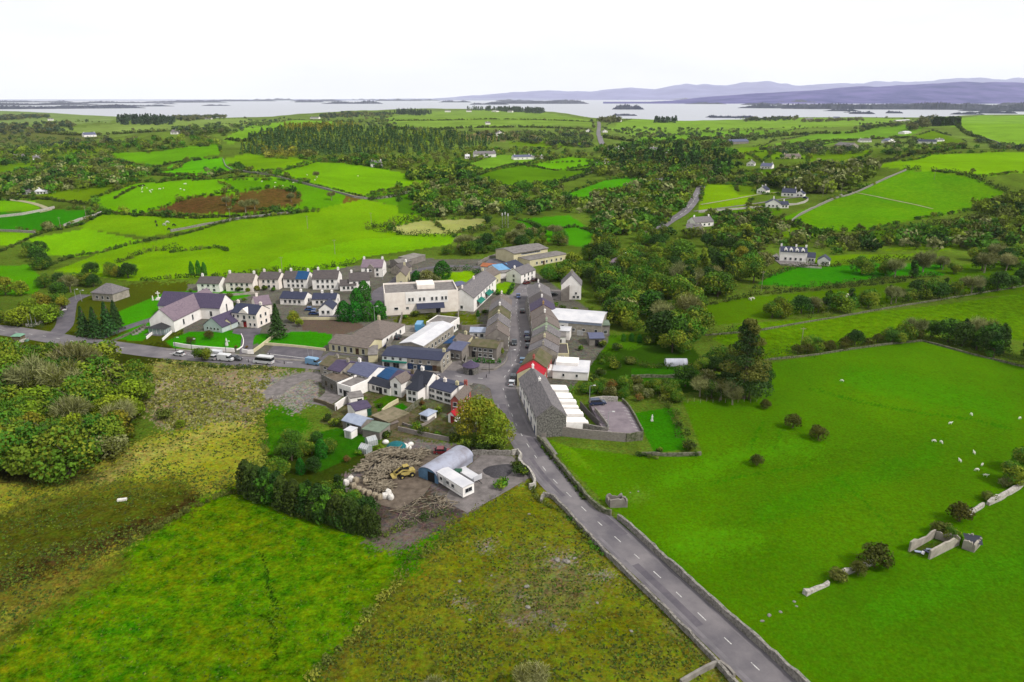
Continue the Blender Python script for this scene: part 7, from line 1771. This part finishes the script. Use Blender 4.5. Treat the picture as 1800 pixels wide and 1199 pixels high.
# ================================================================== vehicles
TYRE = mat("tyre_rubber", (34, 34, 36)); LAMPM = mat("headlight_glass", (236, 236, 230)); REDL = mat("tail_light", (150, 20, 20)); HUB = mat("wheel_hub", (150, 152, 156), rough=.4)
def paint(c): return mat("car_paint_%d_%d_%d" % c, c, tuple(v * .92 for v in c), rough=.25, spec=.6)
_veh = {}
def vehicle(label, px, py, tx, ty, kind, col, group="cars parked and driving in the village", z=None):
    """kind car, estate, van, minibus; stands at px,py with its nose towards tx,ty"""
    p, q = (G(px, py), G(tx, ty)) if z is None else (on(px, py, z), on(tx, ty, z)); d = q - p
    rz = math.atan2(d.y, d.x)
    nm, cat = {"car": ("car", "car"), "estate": ("car", "car"), "van": ("van", "van"), "minibus": ("minibus", "minibus"), "lorry": ("lorry", "lorry")}[kind]
    L_, W, Z, bz = {"car": (4.1, 1.72, 1.45, .85), "estate": (4.6, 1.8, 1.62, .95), "van": (5.2, 2.0, 2.2, 1.15), "minibus": (6.6, 2.1, 2.6, 1.2), "lorry": (6.5, 2.4, 3.0, 1.3)}[kind]
    k = (kind, col)
    if k not in _veh:
        a, b = -L_ / 2, L_ / 2; w2 = W / 2
        if kind in ("car", "estate"):
            body = [(a, .3), (b, .3), (b, .62), (b - .25, .76), (b - 1.05, bz), (a + .15, bz + .02), (a, .8)]
            r0 = a + (.75 if kind == "car" else .35); glass = [(a + .14, bz + .012), (b - 1.05, bz + .012), (b - 1.75, Z - .05), (r0, Z - .05)]; roof = [(r0 - .05, Z - .048), (b - 1.7, Z - .048), (b - 1.85, Z + .02), (r0 + .1, Z + .02)]
        else:
            body = [(a, .35), (b, .35), (b, .8), (b - .15, bz - .05), (b - .55, bz), (a, bz)]
            glass = [(a + .03, bz + .008), (b - .55, bz + .008), (b - 1.15, Z - .4), (a + .03, Z - .4)]; roof = [(a, Z - .392), (b - 1.16, Z - .392), (b - 1.35, Z - .05), (b - 1.6, Z), (a + .05, Z)]
            if kind != "minibus": glass = [(b - 2.0, bz + .008), (b - .55, bz + .008), (b - 1.15, Z - .4), (b - 2.0, Z - .4)]
        m0 = MB().prism(body, -w2, w2, 'y'); m1 = MB().prism(glass, -w2 + .07, w2 - .07, 'y'); m2 = MB().prism(roof, -w2 + .05, w2 - .05, 'y')
        for m_ in (m0, m1, m2): m_.f = [tuple(reversed(f)) for f in m_.f]
        parts = [("body", m0.mesh("body", paint(col))), ("windows", m1.mesh("windows", GLASS)), ("roof", m2.mesh("roof", paint(col)))]
        if kind in ("van", "lorry"):
            m3 = MB().box(a + .01, b - 2.01, -w2 + .02, w2 - .02, bz + .004, Z - .396); parts.append(("cargo_box", m3.mesh("cargo_box", paint(col))))
        wh = MB().tube((0, -.11, 0), (0, .11, 0), .32, .32, 14).mesh("wheel", TYRE); hb = MB().tube((0, -.125, 0), (0, .125, 0), .17, .17, 10).mesh("hub", HUB)
        hl = MB().box(-.04, .04, -.2, .2, -.09, .09).mesh("headlight", LAMPM); tl = MB().box(-.04, .04, -.13, .13, -.16, .16).mesh("tail_light", REDL)
        _veh[k] = (parts, wh, hb, hl, tl)
    parts, wh, hb, hl, tl = _veh[k]
    t = thing(nm, label, cat, p + Vector((0, 0, .07)), rz, group)
    for n_, m_ in parts: link(n_, m_, t)
    for sx in (-1, 1):
        for sy in (-1, 1):
            w_ = link("wheel", wh, t, (sx * L_ * .31, sy * (W / 2 - .06), .32)); link("hub", hb, w_)
    for sy in (-1, 1):
        link("headlight", hl, t, (L_ / 2 - .01, sy * W * .34, .66)); link("tail_light", tl, t, (-L_ / 2 + .01, sy * W * .4, .78))
    return t
WH, BK, BL, GY_, LB, RD, NV = (236, 236, 236), (26, 28, 32), (44, 74, 132), (120, 122, 128), (128, 176, 214), (120, 36, 34), (32, 40, 66)
vehicle("long white minibus with dark windows parked by the waste ground", 464, 639, 420, 634, "minibus", WH)
vehicle("plain white panel van, rightmost of the parked white vans", 398, 634, 440, 638, "van", WH); vehicle("white people carrier at the front of the parked vans", 370, 632, 330, 628, "estate", (214, 214, 216)); vehicle("white van behind the people carrier", 377, 627, 340, 624, "van", (226, 228, 232))
vehicle("dark saloon right of the white panel van", 415, 633, 450, 637, "car", (52, 54, 60)); vehicle("white car driving left at the wood's edge", 315, 625, 280, 621, "car", WH); vehicle("black car behind the slim tree on the west road", 350, 621, 320, 618, "car", BK)
vehicle("pale blue box van at the end of the square terrace", 552, 641, 580, 645, "van", LB); vehicle("blue car coming down the top of the street", 911, 523, 913, 540, "car", BL); vehicle("dark car parked high on the street's right side", 918, 549, 918, 530, "car", BK)
vehicle("blue four wheel drive parked on the street's right side", 926, 590, 926, 570, "estate", BL); vehicle("black car parked below the blue four wheel drive", 927, 599, 927, 580, "car", BK); vehicle("dark grey car driving down the left of the street", 904, 605, 903, 625, "car", (44, 54, 66))
vehicle("light blue car parked at the street bend", 919, 636, 924, 620, "car", LB); vehicle("dark car at the junction by the red roofed house", 903, 666, 908, 650, "estate", (30, 42, 54)); vehicle("white car below the dark one at the junction", 900, 676, 904, 664, "car", (226, 230, 236))
vehicle("dark car parked by the roadside in front of the terrace", 928, 610, 928, 590, "car", NV)
vehicle("blue car parked by the hotel lawn", 876, 536, 890, 532, "car", BL); vehicle("white car parked above the blue one by the hotel lawn", 881, 529, 895, 526, "car", WH); vehicle("dark car beside the tall white gabled house", 972, 520, 985, 518, "car", (34, 44, 56))
vehicle("dark red car at the top of the street", 926, 499, 940, 494, "car", RD); vehicle("brown red car behind the dark red one at the street top", 940, 494, 955, 488, "car", (92, 44, 38)); vehicle("navy car alone in the village car park", 1050, 711, 1066, 710, "estate", (40, 58, 92), z=1.61)
vehicle("white car on the side road above the fork", 114, 545, 116, 535, "car", WH); vehicle("silver car further up the side road above the fork", 108, 535, 112, 526, "car", (206, 208, 212)); vehicle("dark car in the depot yard", 700, 595, 708, 585, "car", (40, 50, 64))
vehicle("light blue box lorry in the depot yard", 738, 580, 744, 570, "lorry", (104, 176, 224)); vehicle("blue car by the small gabled bungalow", 553, 553, 565, 553, "car", BL); vehicle("blue car behind the dark lawn conifer", 546, 546, 560, 546, "car", (46, 92, 152)); vehicle("small dark red car beside the barrel shed", 778, 797, 786, 797, "car", (130, 36, 44))
vehicle("dark car on the dormered house's forecourt", 1362, 456, 1370, 458, "car", BK, "cars in the countryside"); vehicle("dark blue car beside the garden drive house", 1416, 349, 1424, 350, "car", (36, 50, 110), "cars in the countryside")

# ================================================================== timber yard
t = thing("barrel_shed", "corrugated barrel roofed shed with pale blue end doors in the timber yard", "shed", G(736, 838))
A, B, C_ = G(736, 838), G(768, 845), G(829, 806)
ax = (C_ - B); ax.z = 0; Ln = ax.length; ax.normalize(); t.rotation_euler = (0, 0, math.atan2(ax.y, ax.x) - math.pi / 2); Wd = 5.6
TIN = mat("weathered_tin", (176, 180, 198), (140, 134, 142), scale=.35, detail=7, rough=.5, ramp=(.4, .7)); TINB = mat("pale_blue_tin", (110, 150, 184), (84, 120, 152), scale=.8)
n = 12; prof = [(Wd / 2 + Wd / 2 * math.cos(math.pi * i / n), 1.5 + 1.6 * math.sin(math.pi * i / n)) for i in range(n + 1)]
mb = MB(); mb.prism([(Wd, -.3)] + prof + [(0, -.3)], 0, Ln, 'y'); mb.build("body", TINB, t)
p2 = [(Wd / 2 + (Wd / 2 + .12) * math.cos(math.pi * i / n), 1.42 + 1.74 * math.sin(math.pi * i / n)) for i in range(n + 1)]
p3 = [(Wd / 2 + (Wd / 2 + .02) * math.cos(math.pi * i / n), 1.42 + 1.64 * math.sin(math.pi * i / n)) for i in range(n, -1, -1)]
mb = MB(); mb.prism(p2 + p3, -.15, Ln + .1, 'y', ); mb.build("roof", TIN, t)
mb = MB(); mb.box(Wd + .004, Wd + .06, .2, Ln - .2, -.2, 1.4); mb.build("side_sheeting", TIN, t)
mb = MB(); mb.box(.8, 2.7, -.07, -.005, 0, 2.3); mb.build("door", TINB, t); mb = MB(); mb.box(2.8, 4.7, -.06, -.004, 0, 2.3); mb.build("doorway", mat("dark_opening", (30, 30, 34)), t)
rust = mat("rust_patch", (190, 164, 146), (160, 128, 104), scale=.8)
def caravan():
    A, B = G(769, 849), G(814, 877); d = B - A; d.z = 0; Ln = d.length; t = thing("static_caravan", "long white static caravan beside the barrel shed", "caravan", A, math.atan2(d.y, d.x)); W = 3.0
    mb = MB(); mb.box(0, Ln, 0, W, .45, 2.75); mb.build("body", WHITE, t)
    mb = MB(); mb.prism([(-.08, 2.754), (W + .08, 2.754), (W + .08, 2.82), (W / 2, 3.05), (-.08, 2.82)], -.08, Ln + .08); mb.build("roof", WMETAL, t)
    for x in (.16, .42, .62): window(t, x * Ln, 0, 1.75, .9, .7)
    window(t, Ln, W / 2, 1.75, 1.8, .9, 1); door(t, .3 * Ln, 0, .5, "white", .8, 1.9)
    mb = MB(); mb.box(.1, Ln - .1, -.02, -.004, 1.0, 1.06); mb.build("trim_stripe", GREYR, t)
    for x in (.35, .55):
        for y in (.3, W - .3): w_ = MB().tube((x * Ln, y - .1, .3), (x * Ln, y + .1, .3), .3, .3, 12).build("wheel", TYRE, t)
    for x in (.03, .97): MB().box(x * Ln - .15, x * Ln + .15, .4, W - .4, -.1, .446).build("prop", CONC, t)
caravan()
A, B = G(800, 838), G(828, 855); d = B - A; t = thing("flatbed_trailer", "low white flatbed trailer behind the static caravan", "trailer", A + Vector((.6, .8, 0)), math.atan2(d.y, d.x)); Ln = d.length
MB().box(0, Ln, 0, 2.3, .7, 1.1).build("bed", WMETAL, t); MB().box(Ln - .1, Ln, 0, 2.3, 1.102, 1.9).build("headboard", WMETAL, t); MB().box(0, .08, 0, 2.3, 1.102, 1.5).build("tailboard", WMETAL, t); MB().tube((Ln, 1.15, .7), (Ln + 1.4, 1.15, .5), .08).build("drawbar", DARKM, t)
for x in (.3, .5):
    for y in (.15, 2.15): MB().tube((x * Ln, y - .12, .38), (x * Ln, y + .12, .38), .4, .4, 12).build("wheel", TYRE, t)
t = thing("fuel_tank", "small green fuel tank behind the trailer", "tank", G(806, 835)); MB().tube((-.8, 0, 1.0), (.8, 0, 1.0), .6, .6, 14).build("tank", mat("green_tank", (60, 110, 84)), t)
for x in (-.5, .5): MB().box(x - .1, x + .1, -.5, .5, -.1, .6).build("leg", DARKM, t)
# loader
YEL = mat("worn_yellow_paint", (206, 186, 108), (168, 146, 78), scale=2)
p, q = G(712, 838), G(694, 842); d = q - p; t = thing("loader", "yellow wheel loader with raised arms among the logs", "loader", p, math.atan2(d.y, d.x))
MB().prism([(-2.2, .7), (.9, .7), (1.0, 1.2), (.2, 1.5), (-2.2, 1.6)], -.75, .75, 'y').build("chassis", YEL, t)
MB().box(-.9, .5, -.6, .6, 1.602, 2.7, .12, .1).build("cab", GLASS, t); MB().box(-.85, .45, -.62, .62, 2.703, 2.82).build("roof", YEL, t)
for y in (-.85, .72): mb = MB(); mb.prism([(-.8, 1.7), (.6, 2.0), (2.3, 1.2), (2.4, 1.4), (.7, 2.3), (-.8, 1.95)], y, y + .13, 'y'); mb.build("lift_arm", YEL, t)
MB().prism([(2.2, .7), (3.1, .75), (3.2, 1.0), (2.45, 1.05), (2.2, 1.6)], -1.05, 1.05, 'y').build("bucket", YEL, t)
for x, r in ((-1.4, .62), (.9, .55)):
    for y in (-.85, .85): w_ = MB().tube((x, y - .2, r - .05), (x, y + .2, r - .05), r, r, 16).build("wheel", TYRE, t); MB().tube((x, y - .22, r - .05), (x, y + .22, r - .05), r * .4, r * .4, 10).build("hub", YEL, w_)
# logs: three heaps
LOGM = mat("pale_logs", (168, 156, 134), (96, 84, 68), scale=1.2, detail=7, ramp=(.35, .65))
def log_heap(label, poly, n, hmax, seed, ang=None, ln=(1.6, 3.4), r=(.08, .19)):
    rng = random.Random(seed); P = GL(poly); c = sum(P, Vector()) / len(P); ex = max((p - c).length for p in P); mb = MB()
    px_ = [(p.x, p.y) for p in P]; k = 0
    while k < n:
        x = rng.uniform(min(q[0] for q in px_), max(q[0] for q in px_)); y = rng.uniform(min(q[1] for q in px_), max(q[1] for q in px_))
        if not inside(px_, np.array([x]), np.array([y]))[0]: continue
        e = min(1, max(0, 1 - math.hypot(x - c.x, y - c.y) / ex)); z = hmax * (e ** .6) * rng.random() ** .5 + .12
        a = rng.gauss(ang, .45) if ang is not None else rng.uniform(0, 6.28); l_ = rng.uniform(*ln) / 2; tz = rng.gauss(0, .14)
        mb.tube((x - c.x - math.cos(a) * l_, y - c.y - math.sin(a) * l_, z - tz * l_), (x - c.x + math.cos(a) * l_, y - c.y + math.sin(a) * l_, z + tz * l_), *(lambda s: (s, s * .85))(rng.uniform(*r)), 6); k += 1
    # the packed core of the heap
    o = mb.build("log_heap", LOGM, None, c); return tag(o, label, "log pile", "log heaps in the timber yard")
log_heap("long heap of pale logs along the yard's upper edge", [(628, 826), (650, 806), (690, 794), (740, 800), (742, 812), (700, 812), (660, 824), (640, 838)], 240, 2.4, 1, .5)
log_heap("tangled middle heap of logs beside the yellow loader", [(640, 842), (668, 824), (704, 816), (736, 816), (716, 828), (690, 836), (668, 852), (650, 858)], 260, 1.9, 2)
log_heap("small scatter of split logs near the white sacks", [(648, 858), (668, 846), (684, 850), (690, 866), (668, 868)], 70, 1.0, 3)
log_heap("broken timber and branches on the bank below the yard", [(690, 900), (720, 882), (760, 872), (800, 880), (790, 900), (740, 915), (700, 925)], 110, .5, 4, None, (1.0, 3.0), (.04, .09))
log_heap("heap of rubbish and boards against the garden wall", [(726, 800), (740, 790), (756, 792), (754, 804), (736, 808)], 50, 1.1, 5, None, (1, 2), (.08, .14))
SACK = mat("white_sack", (232, 228, 222), (196, 190, 182), scale=2, g=.8); SACKB = mat("log_filled_sack", (196, 182, 158), (140, 124, 100), scale=3)
for i, (px, py, b) in enumerate([(609, 852, 0), (617, 846, 0), (626, 848, 1), (622, 858, 1), (631, 864, 1), (640, 868, 1), (649, 871, 1), (659, 875, 1), (668, 878, 1), (677, 876, 0), (687, 878, 0), (683, 870, 0), (643, 850, 1), (656, 846, 1)]):
    t = thing("bulk_bag", ["white bulk bag at the left end of the sack row", "white bulk bag second from the left end", "log filled bag standing behind the row", "log filled bag, first of the brown ones", "log filled bag, second of the brown ones", "log filled bag, third of the brown ones", "log filled bag, middle of the row", "log filled bag, fifth of the brown ones", "log filled bag next to the white right end",
                            "white bulk bag at the right end of the row", "white bulk bag at the yard corner", "white bulk bag stacked at the right end's back", "log filled bag alone inside the yard", "log filled bag beside the log heap"][i], "bulk bag", G(px, py), .5 + i, "bulk bags in the timber yard")
    m = MB(); rr = [(.52, 0), (.62, .3), (.62, .7), (.55, 1.05), (.4, 1.2), (.2, 1.15)]
    for (r0, z0), (r1, z1) in zip(rr, rr[1:]): 
        i0 = len(m.v)
        for r_, z_ in ((r0, z0), (r1, z1)):
            for k in range(10): a = k * .6283 + .3; q = 1 / max(abs(math.cos(a)), abs(math.sin(a))) ** .7; m.v.append((r_ * q * math.cos(a), r_ * q * math.sin(a), z_))
        for k in range(10): m.f.append((i0 + k, i0 + (k + 1) % 10, i0 + 10 + (k + 1) % 10, i0 + 10 + k))
    m.f.append(tuple(len(m.v) - 10 + k for k in range(10)))
    m.build("bag", SACKB if b else SACK, t)
    if b: MB().box(-.45, .45, -.45, .45, 1.0, 1.22, .1, .1).build("log_fill", LOGM, t)
    else:
        m = MB()
        for sx in (-.4, .4): m.tube((sx, -.3, 1.1), (sx, 0, 1.45), .05); m.tube((sx, 0, 1.45), (sx, .3, 1.1), .05)
        m.build("lifting_loop", SACK, t)
t = thing("tarpaulin_heap", "teal tarpaulin domed over a heap by the kitchen garden", "tarpaulin", G(697, 789)); m = MB(); m.ball((0, 0, 0), (2.6, 2.2, 1.9), 14, 8); m.build("tarpaulin", mat("teal_tarpaulin", (20, 118, 124), (14, 92, 100), scale=1.2), t, smooth=True)
m = MB(); m.tube((-2.7, -1.2, .1), (2.2, -1.9, .1), .22); m.build("weight_roll", SACK, t)
for i, (px, py) in enumerate([(678, 780), (686, 793), (694, 795), (712, 786), (718, 790), (722, 784)]):
    m = MB(); m.ball((0, 0, .45), (.85, .7, .6), 10, 6); o = m.build("sack", SACK, None, G(px, py), i * .8, smooth=True); tag(o, ["white sack left of the teal tarpaulin", "white sack before the tarpaulin's left side", "white sack at the tarpaulin's foot", "white sack right of the tarpaulin", "white sack beside the board heap", "white sack furthest right of the tarpaulin"][i], "sack", "white sacks round the teal tarpaulin")
# glasshouses
GLH = mat("greenhouse_glass", (196, 200, 202), (160, 168, 170), scale=1.5, rough=.2, spec=.6)
for i, (A, B) in enumerate((((631, 796), (644, 800)), ((648, 786), (664, 782)))):
    a, b = G(*A), G(*B); d = b - a; t = thing("greenhouse", ["small white framed greenhouse, the lower of two", "small white framed greenhouse, the upper of two"][i], "greenhouse", a, math.atan2(d.y, d.x), "greenhouses above the timber yard"); L_ = d.length; W = 2.2
    m = MB(); m.prism([(0, 0), (W, 0), (W, 1.4), (W / 2, 2.1), (0, 1.4)], 0, L_); m.build("glazing", GLH, t); m = MB()
    for k in range(5):
        x = L_ * k / 4; m.box(x - .04, x + .04, -.05, -.004, 0, 1.42); m.tube((x, -.02, 1.42), (x, W / 2, 2.14), .04); m.tube((x, W / 2, 2.14), (x, W + .02, 1.42), .04)
    m.tube((0, W / 2, 2.16), (L_, W / 2, 2.16), .05); m.build("frame", FRAME, t)
t = thing("polytunnel", "pale plastic polytunnel in the long garden", "polytunnel", G(1171, 644)); L_ = (G(1209, 644) - G(1171, 644)).length; n = 14
m = MB(); m.prism([(1.6 + 1.6 * math.cos(math.pi * i / n), 2.0 * math.sin(math.pi * i / n)) for i in range(n + 1)], 0, L_); m.f = [tuple(reversed(f)) for f in m.f]; m.build("cover", mat("milky_plastic", (206, 208, 220), (180, 182, 196), scale=1, rough=.4), t, smooth=False)
m = MB()
for k in range(6):
    x = .05 + (L_ - .1) * k / 5
    for i in range(n): a, b = (math.pi * i / n), (math.pi * (i + 1) / n); m.tube((x, 1.6 + 1.62 * math.cos(a), 2.02 * math.sin(a)), (x, 1.6 + 1.62 * math.cos(b), 2.02 * math.sin(b)), .035, n=4)
m.build("hoop", GALV, t)
t = thing("trough", "white concrete feed trough in the rough yellow meadow", "trough", G(215, 880), .25); MB().box(-.9, .9, -.3, .3, 0, .45).build("body", SACK, t)
for s in (-1, 1): MB().box(s * .7 - .12, s * .7 + .12, -.28, .28, -.15, -.003).build("foot", CONC, t)
# tar heap
m = MB(); rng = random.Random(3); i0 = 0
for j in range(7):
    for k in range(22):
        a = k / 22 * 6.283; rr = (1 - j / 6) * (1 + .12 * math.sin(3 * a + 1) + .05 * rng.random()); m.v.append((3.9 * rr * math.cos(a), 2.9 * rr * math.sin(a), (1 - (1 - j / 6) ** 2) * 1.1 + .06 * rng.random() - .05))
for j in range(6):
    for k in range(22): m.f.append((j * 22 + k, j * 22 + (k + 1) % 22, j * 22 + 22 + (k + 1) % 22, j * 22 + 22 + k))
tag(m.build("stone_chippings", mat("dark_chippings", (84, 80, 84), (58, 56, 60), scale=3, bump=.5), None, G(878, 828), .5, True), "low dark heap of stone chippings by the site gate", "gravel heap")
# boulders and pale stones
STN = mat("limestone", (164, 158, 150), (104, 100, 88), scale=1.2, detail=8, bump=.4)
def rock(px, py, s, label, group):
    rng = random.Random(int(px * 31 + py)); m = MB(); m.ball((0, 0, 0), (s, s * rng.uniform(.6, .9), s * rng.uniform(.4, .65)), 9, 6); m.v = [tuple(c * rng.uniform(.82, 1.12) for c in v) for v in m.v]
    tag(m.build("boulder", STN, None, G(px, py) + Vector((0, 0, s * .1)), rng.uniform(0, 3)), label, "boulder", group)
for i, (px, py, s) in enumerate([(980, 985, 1.1), (996, 988, 1.3), (1010, 982, .8), (926, 1032, .9), (928, 1068, .9), (855, 962, .6), (808, 1022, .7), (930, 904, .6), (958, 962, .5), (880, 935, .4), (716, 1002, .6), (864, 1012, .4), (1036, 1010, .5), (1050, 1060, .5), (1110, 1110, .6), (826, 1090, .5)]):
    rock(px, py, s * .6, "pale limestone boulder in the central rough pasture, " + ("near the road side" if px > 960 else "mid pasture" if px > 850 else "towards the left bank"), "boulders in the central rough pasture")
for i, (px, py, s) in enumerate([(1352, 1082, .7), (1372, 1076, .5), (1396, 1058, .5), (1340, 1092, .6), (1400, 1066, .4), (1092, 868, .4), (1122, 864, .4), (1108, 866, .3)]):
    rock(px, py, s * .65, "pale loose stone in the big field near the road wall, " + ("lower group" if py > 1000 else "by the roadside pen"), "loose stones in the big field")
for i in range(26):
    t_ = i / 25; rock(466 + 50 * random.random() + 20 * t_, 690 + 36 * t_ * random.random() + 6, .3 + .4 * random.random(), "pale rubble stone dumped at the end of the rubble track", "rubble stones at the end of the track")
# fence posts along the clump
for i in range(14):
    t = thing("fence_post", "thin pale fence post in the line below the pine clump", "fence post", G(1198 + 11 * i, 706 + (2 if i % 2 else 0)), 0, "fence posts below the pine clump"); MB().tube((0, 0, -.2), (0, 0, 1.2), .06, .05, 5).build("post", PALEB, t)

# ================================================================== animals
WOOL = mat("sheep_wool", (236, 230, 218), (206, 198, 184), scale=5, g=.8); FACE = mat("sheep_face", (70, 64, 60)); COWB = mat("black_hide", (34, 32, 32)); COWW = mat("white_hide", (226, 222, 214))
def skin_mesh(name, verts, edges, radii, m, root=0):
    me = bpy.data.meshes.new(name); me.from_pydata(verts, edges, []); o = bpy.data.objects.new(name, me); COL.objects.link(o)
    o.modifiers.new("skin", 'SKIN'); 
    for i, r in enumerate(radii): me.skin_vertices[0].data[i].radius = (r, r) if not isinstance(r, tuple) else r
    me.skin_vertices[0].data[root].use_root = True
    o.modifiers.new("sub", 'SUBSURF').levels = 1; o.modifiers["sub"].render_levels = 1
    dg = bpy.context.evaluated_depsgraph_get(); out_ = bpy.data.meshes.new_from_object(o.evaluated_get(dg)); out_.name = name
    out_.materials.clear(); out_.materials.append(m); bpy.data.objects.remove(o); return out_
def animal(kind, graze):
    k = 1.0 if kind == "sheep" else 1.75
    hz_ = .22 if graze else .98
    V = [(0, 0, .72), (.38, 0, .74), (-.42, 0, .74), (.56, 0, .80 if not graze else .66), (.76, 0, hz_ + .05), (.92, 0, hz_ - .04)]; E = [(0, 1), (0, 2), (1, 3), (3, 4), (4, 5)]; Rr = [.27, .24, .24, .14, .11, .07]
    if kind != "sheep": Rr = [.25, .22, .23, .13, .1, .075]
    for s in (-1, 1):
        i = len(V); V += [(.36, s * .14, .5), (.38, s * .14, .26), (.37, s * .14, .02)]; E += [(1, i), (i, i + 1), (i + 1, i + 2)]; Rr += [.085, .05, .045]
        i = len(V); V += [(-.4, s * .14, .52), (-.48, s * .14, .28), (-.43, s * .14, .02)]; E += [(2, i), (i, i + 1), (i + 1, i + 2)]; Rr += [.1, .05, .045]
    i = len(V); V += [(-.68, 0, .62), (-.7, 0, .38)]; E += [(2, i), (i, i + 1)]; Rr += [.06, .04]
    return [tuple(c * k for c in v) for v in V], E, [r * k for r in Rr]
AN = {}
for kind, g_ in (("sheep", 0), ("sheep", 1), ("cow", 0), ("cow", 1)):
    V, E, Rr = animal(kind, g_)
    AN[kind, g_] = skin_mesh(kind, V, E, Rr, WOOL if kind == "sheep" else COWB)
AN["white cow", 1] = AN["cow", 1].copy(); AN["white cow", 1].materials.clear(); AN["white cow", 1].materials.append(COWW)
def beast(kind, px, py, label, group, g_=1, s=1.0):
    o = link("cow" if "cow" in kind else "sheep", AN[kind, g_], None, G(px, py), random.uniform(0, 6.28)); o.scale = (s, s, s); return tag(o, label, "cow" if "cow" in kind else "sheep", group)
for px, py, lab in [(1670, 746, "white sheep alone between the track and the field's middle"), (1707, 730, "white sheep near the faint track at the right"), (1792, 737, "white sheep at the right edge of the big field"), (1641, 777, "left sheep of a close pair in the big field"), (1654, 779, "right sheep of a close pair in the big field"), (1712, 798, "small sheep above the group of four"),
                    (1687, 812, "leftmost sheep of the lower group"), (1726, 819, "top sheep of the lower group of three"), (1717, 828, "middle sheep of the lower group of three"), (1732, 838, "lowest sheep in the big field"), (1480, 671, "white sheep high on the big field alone")]:
    beast("sheep", px, py, lab, "sheep in the big right field", random.choice((0, 1, 1)), .75)
rs = random.Random(9)
for i in range(26):
    px, py, wh = rs.choice([(rs.uniform(230, 330), rs.uniform(324, 340), "on the left hilltop"), (rs.uniform(500, 640), rs.uniform(296, 320), "on the rounded middle hill"), (rs.uniform(460, 560), rs.uniform(310, 330), "below the hilltop wall"), (rs.uniform(800, 860), rs.uniform(388, 400), "in the straw plot")][:3])
    beast("sheep", px, py, f"tiny white sheep grazing {wh}", "sheep on the left hills", 1, .95)
for px, py, k, lab in [(274, 392, "cow", "black cow, leftmost in the lime field"), (276, 398, "cow", "black cow below the leftmost one"), (289, 397, "white cow", "white cow in the lime field, left one"), (294, 393, "white cow", "white cow in the lime field, right one"), (306, 398, "cow", "black cow at the right of the small herd"), (297, 405, "cow", "black cow nearest in the small herd")]:
    beast(k, px, py, lab, "cattle in the left lime field", 1, 1.0)
for px, py in [(1486, 523), (1490, 521), (1318, 528), (1323, 527)]: beast("sheep", px, py, "white sheep by the trees on the upper right pastures", "sheep on the upper right pastures", 1, 1.2)
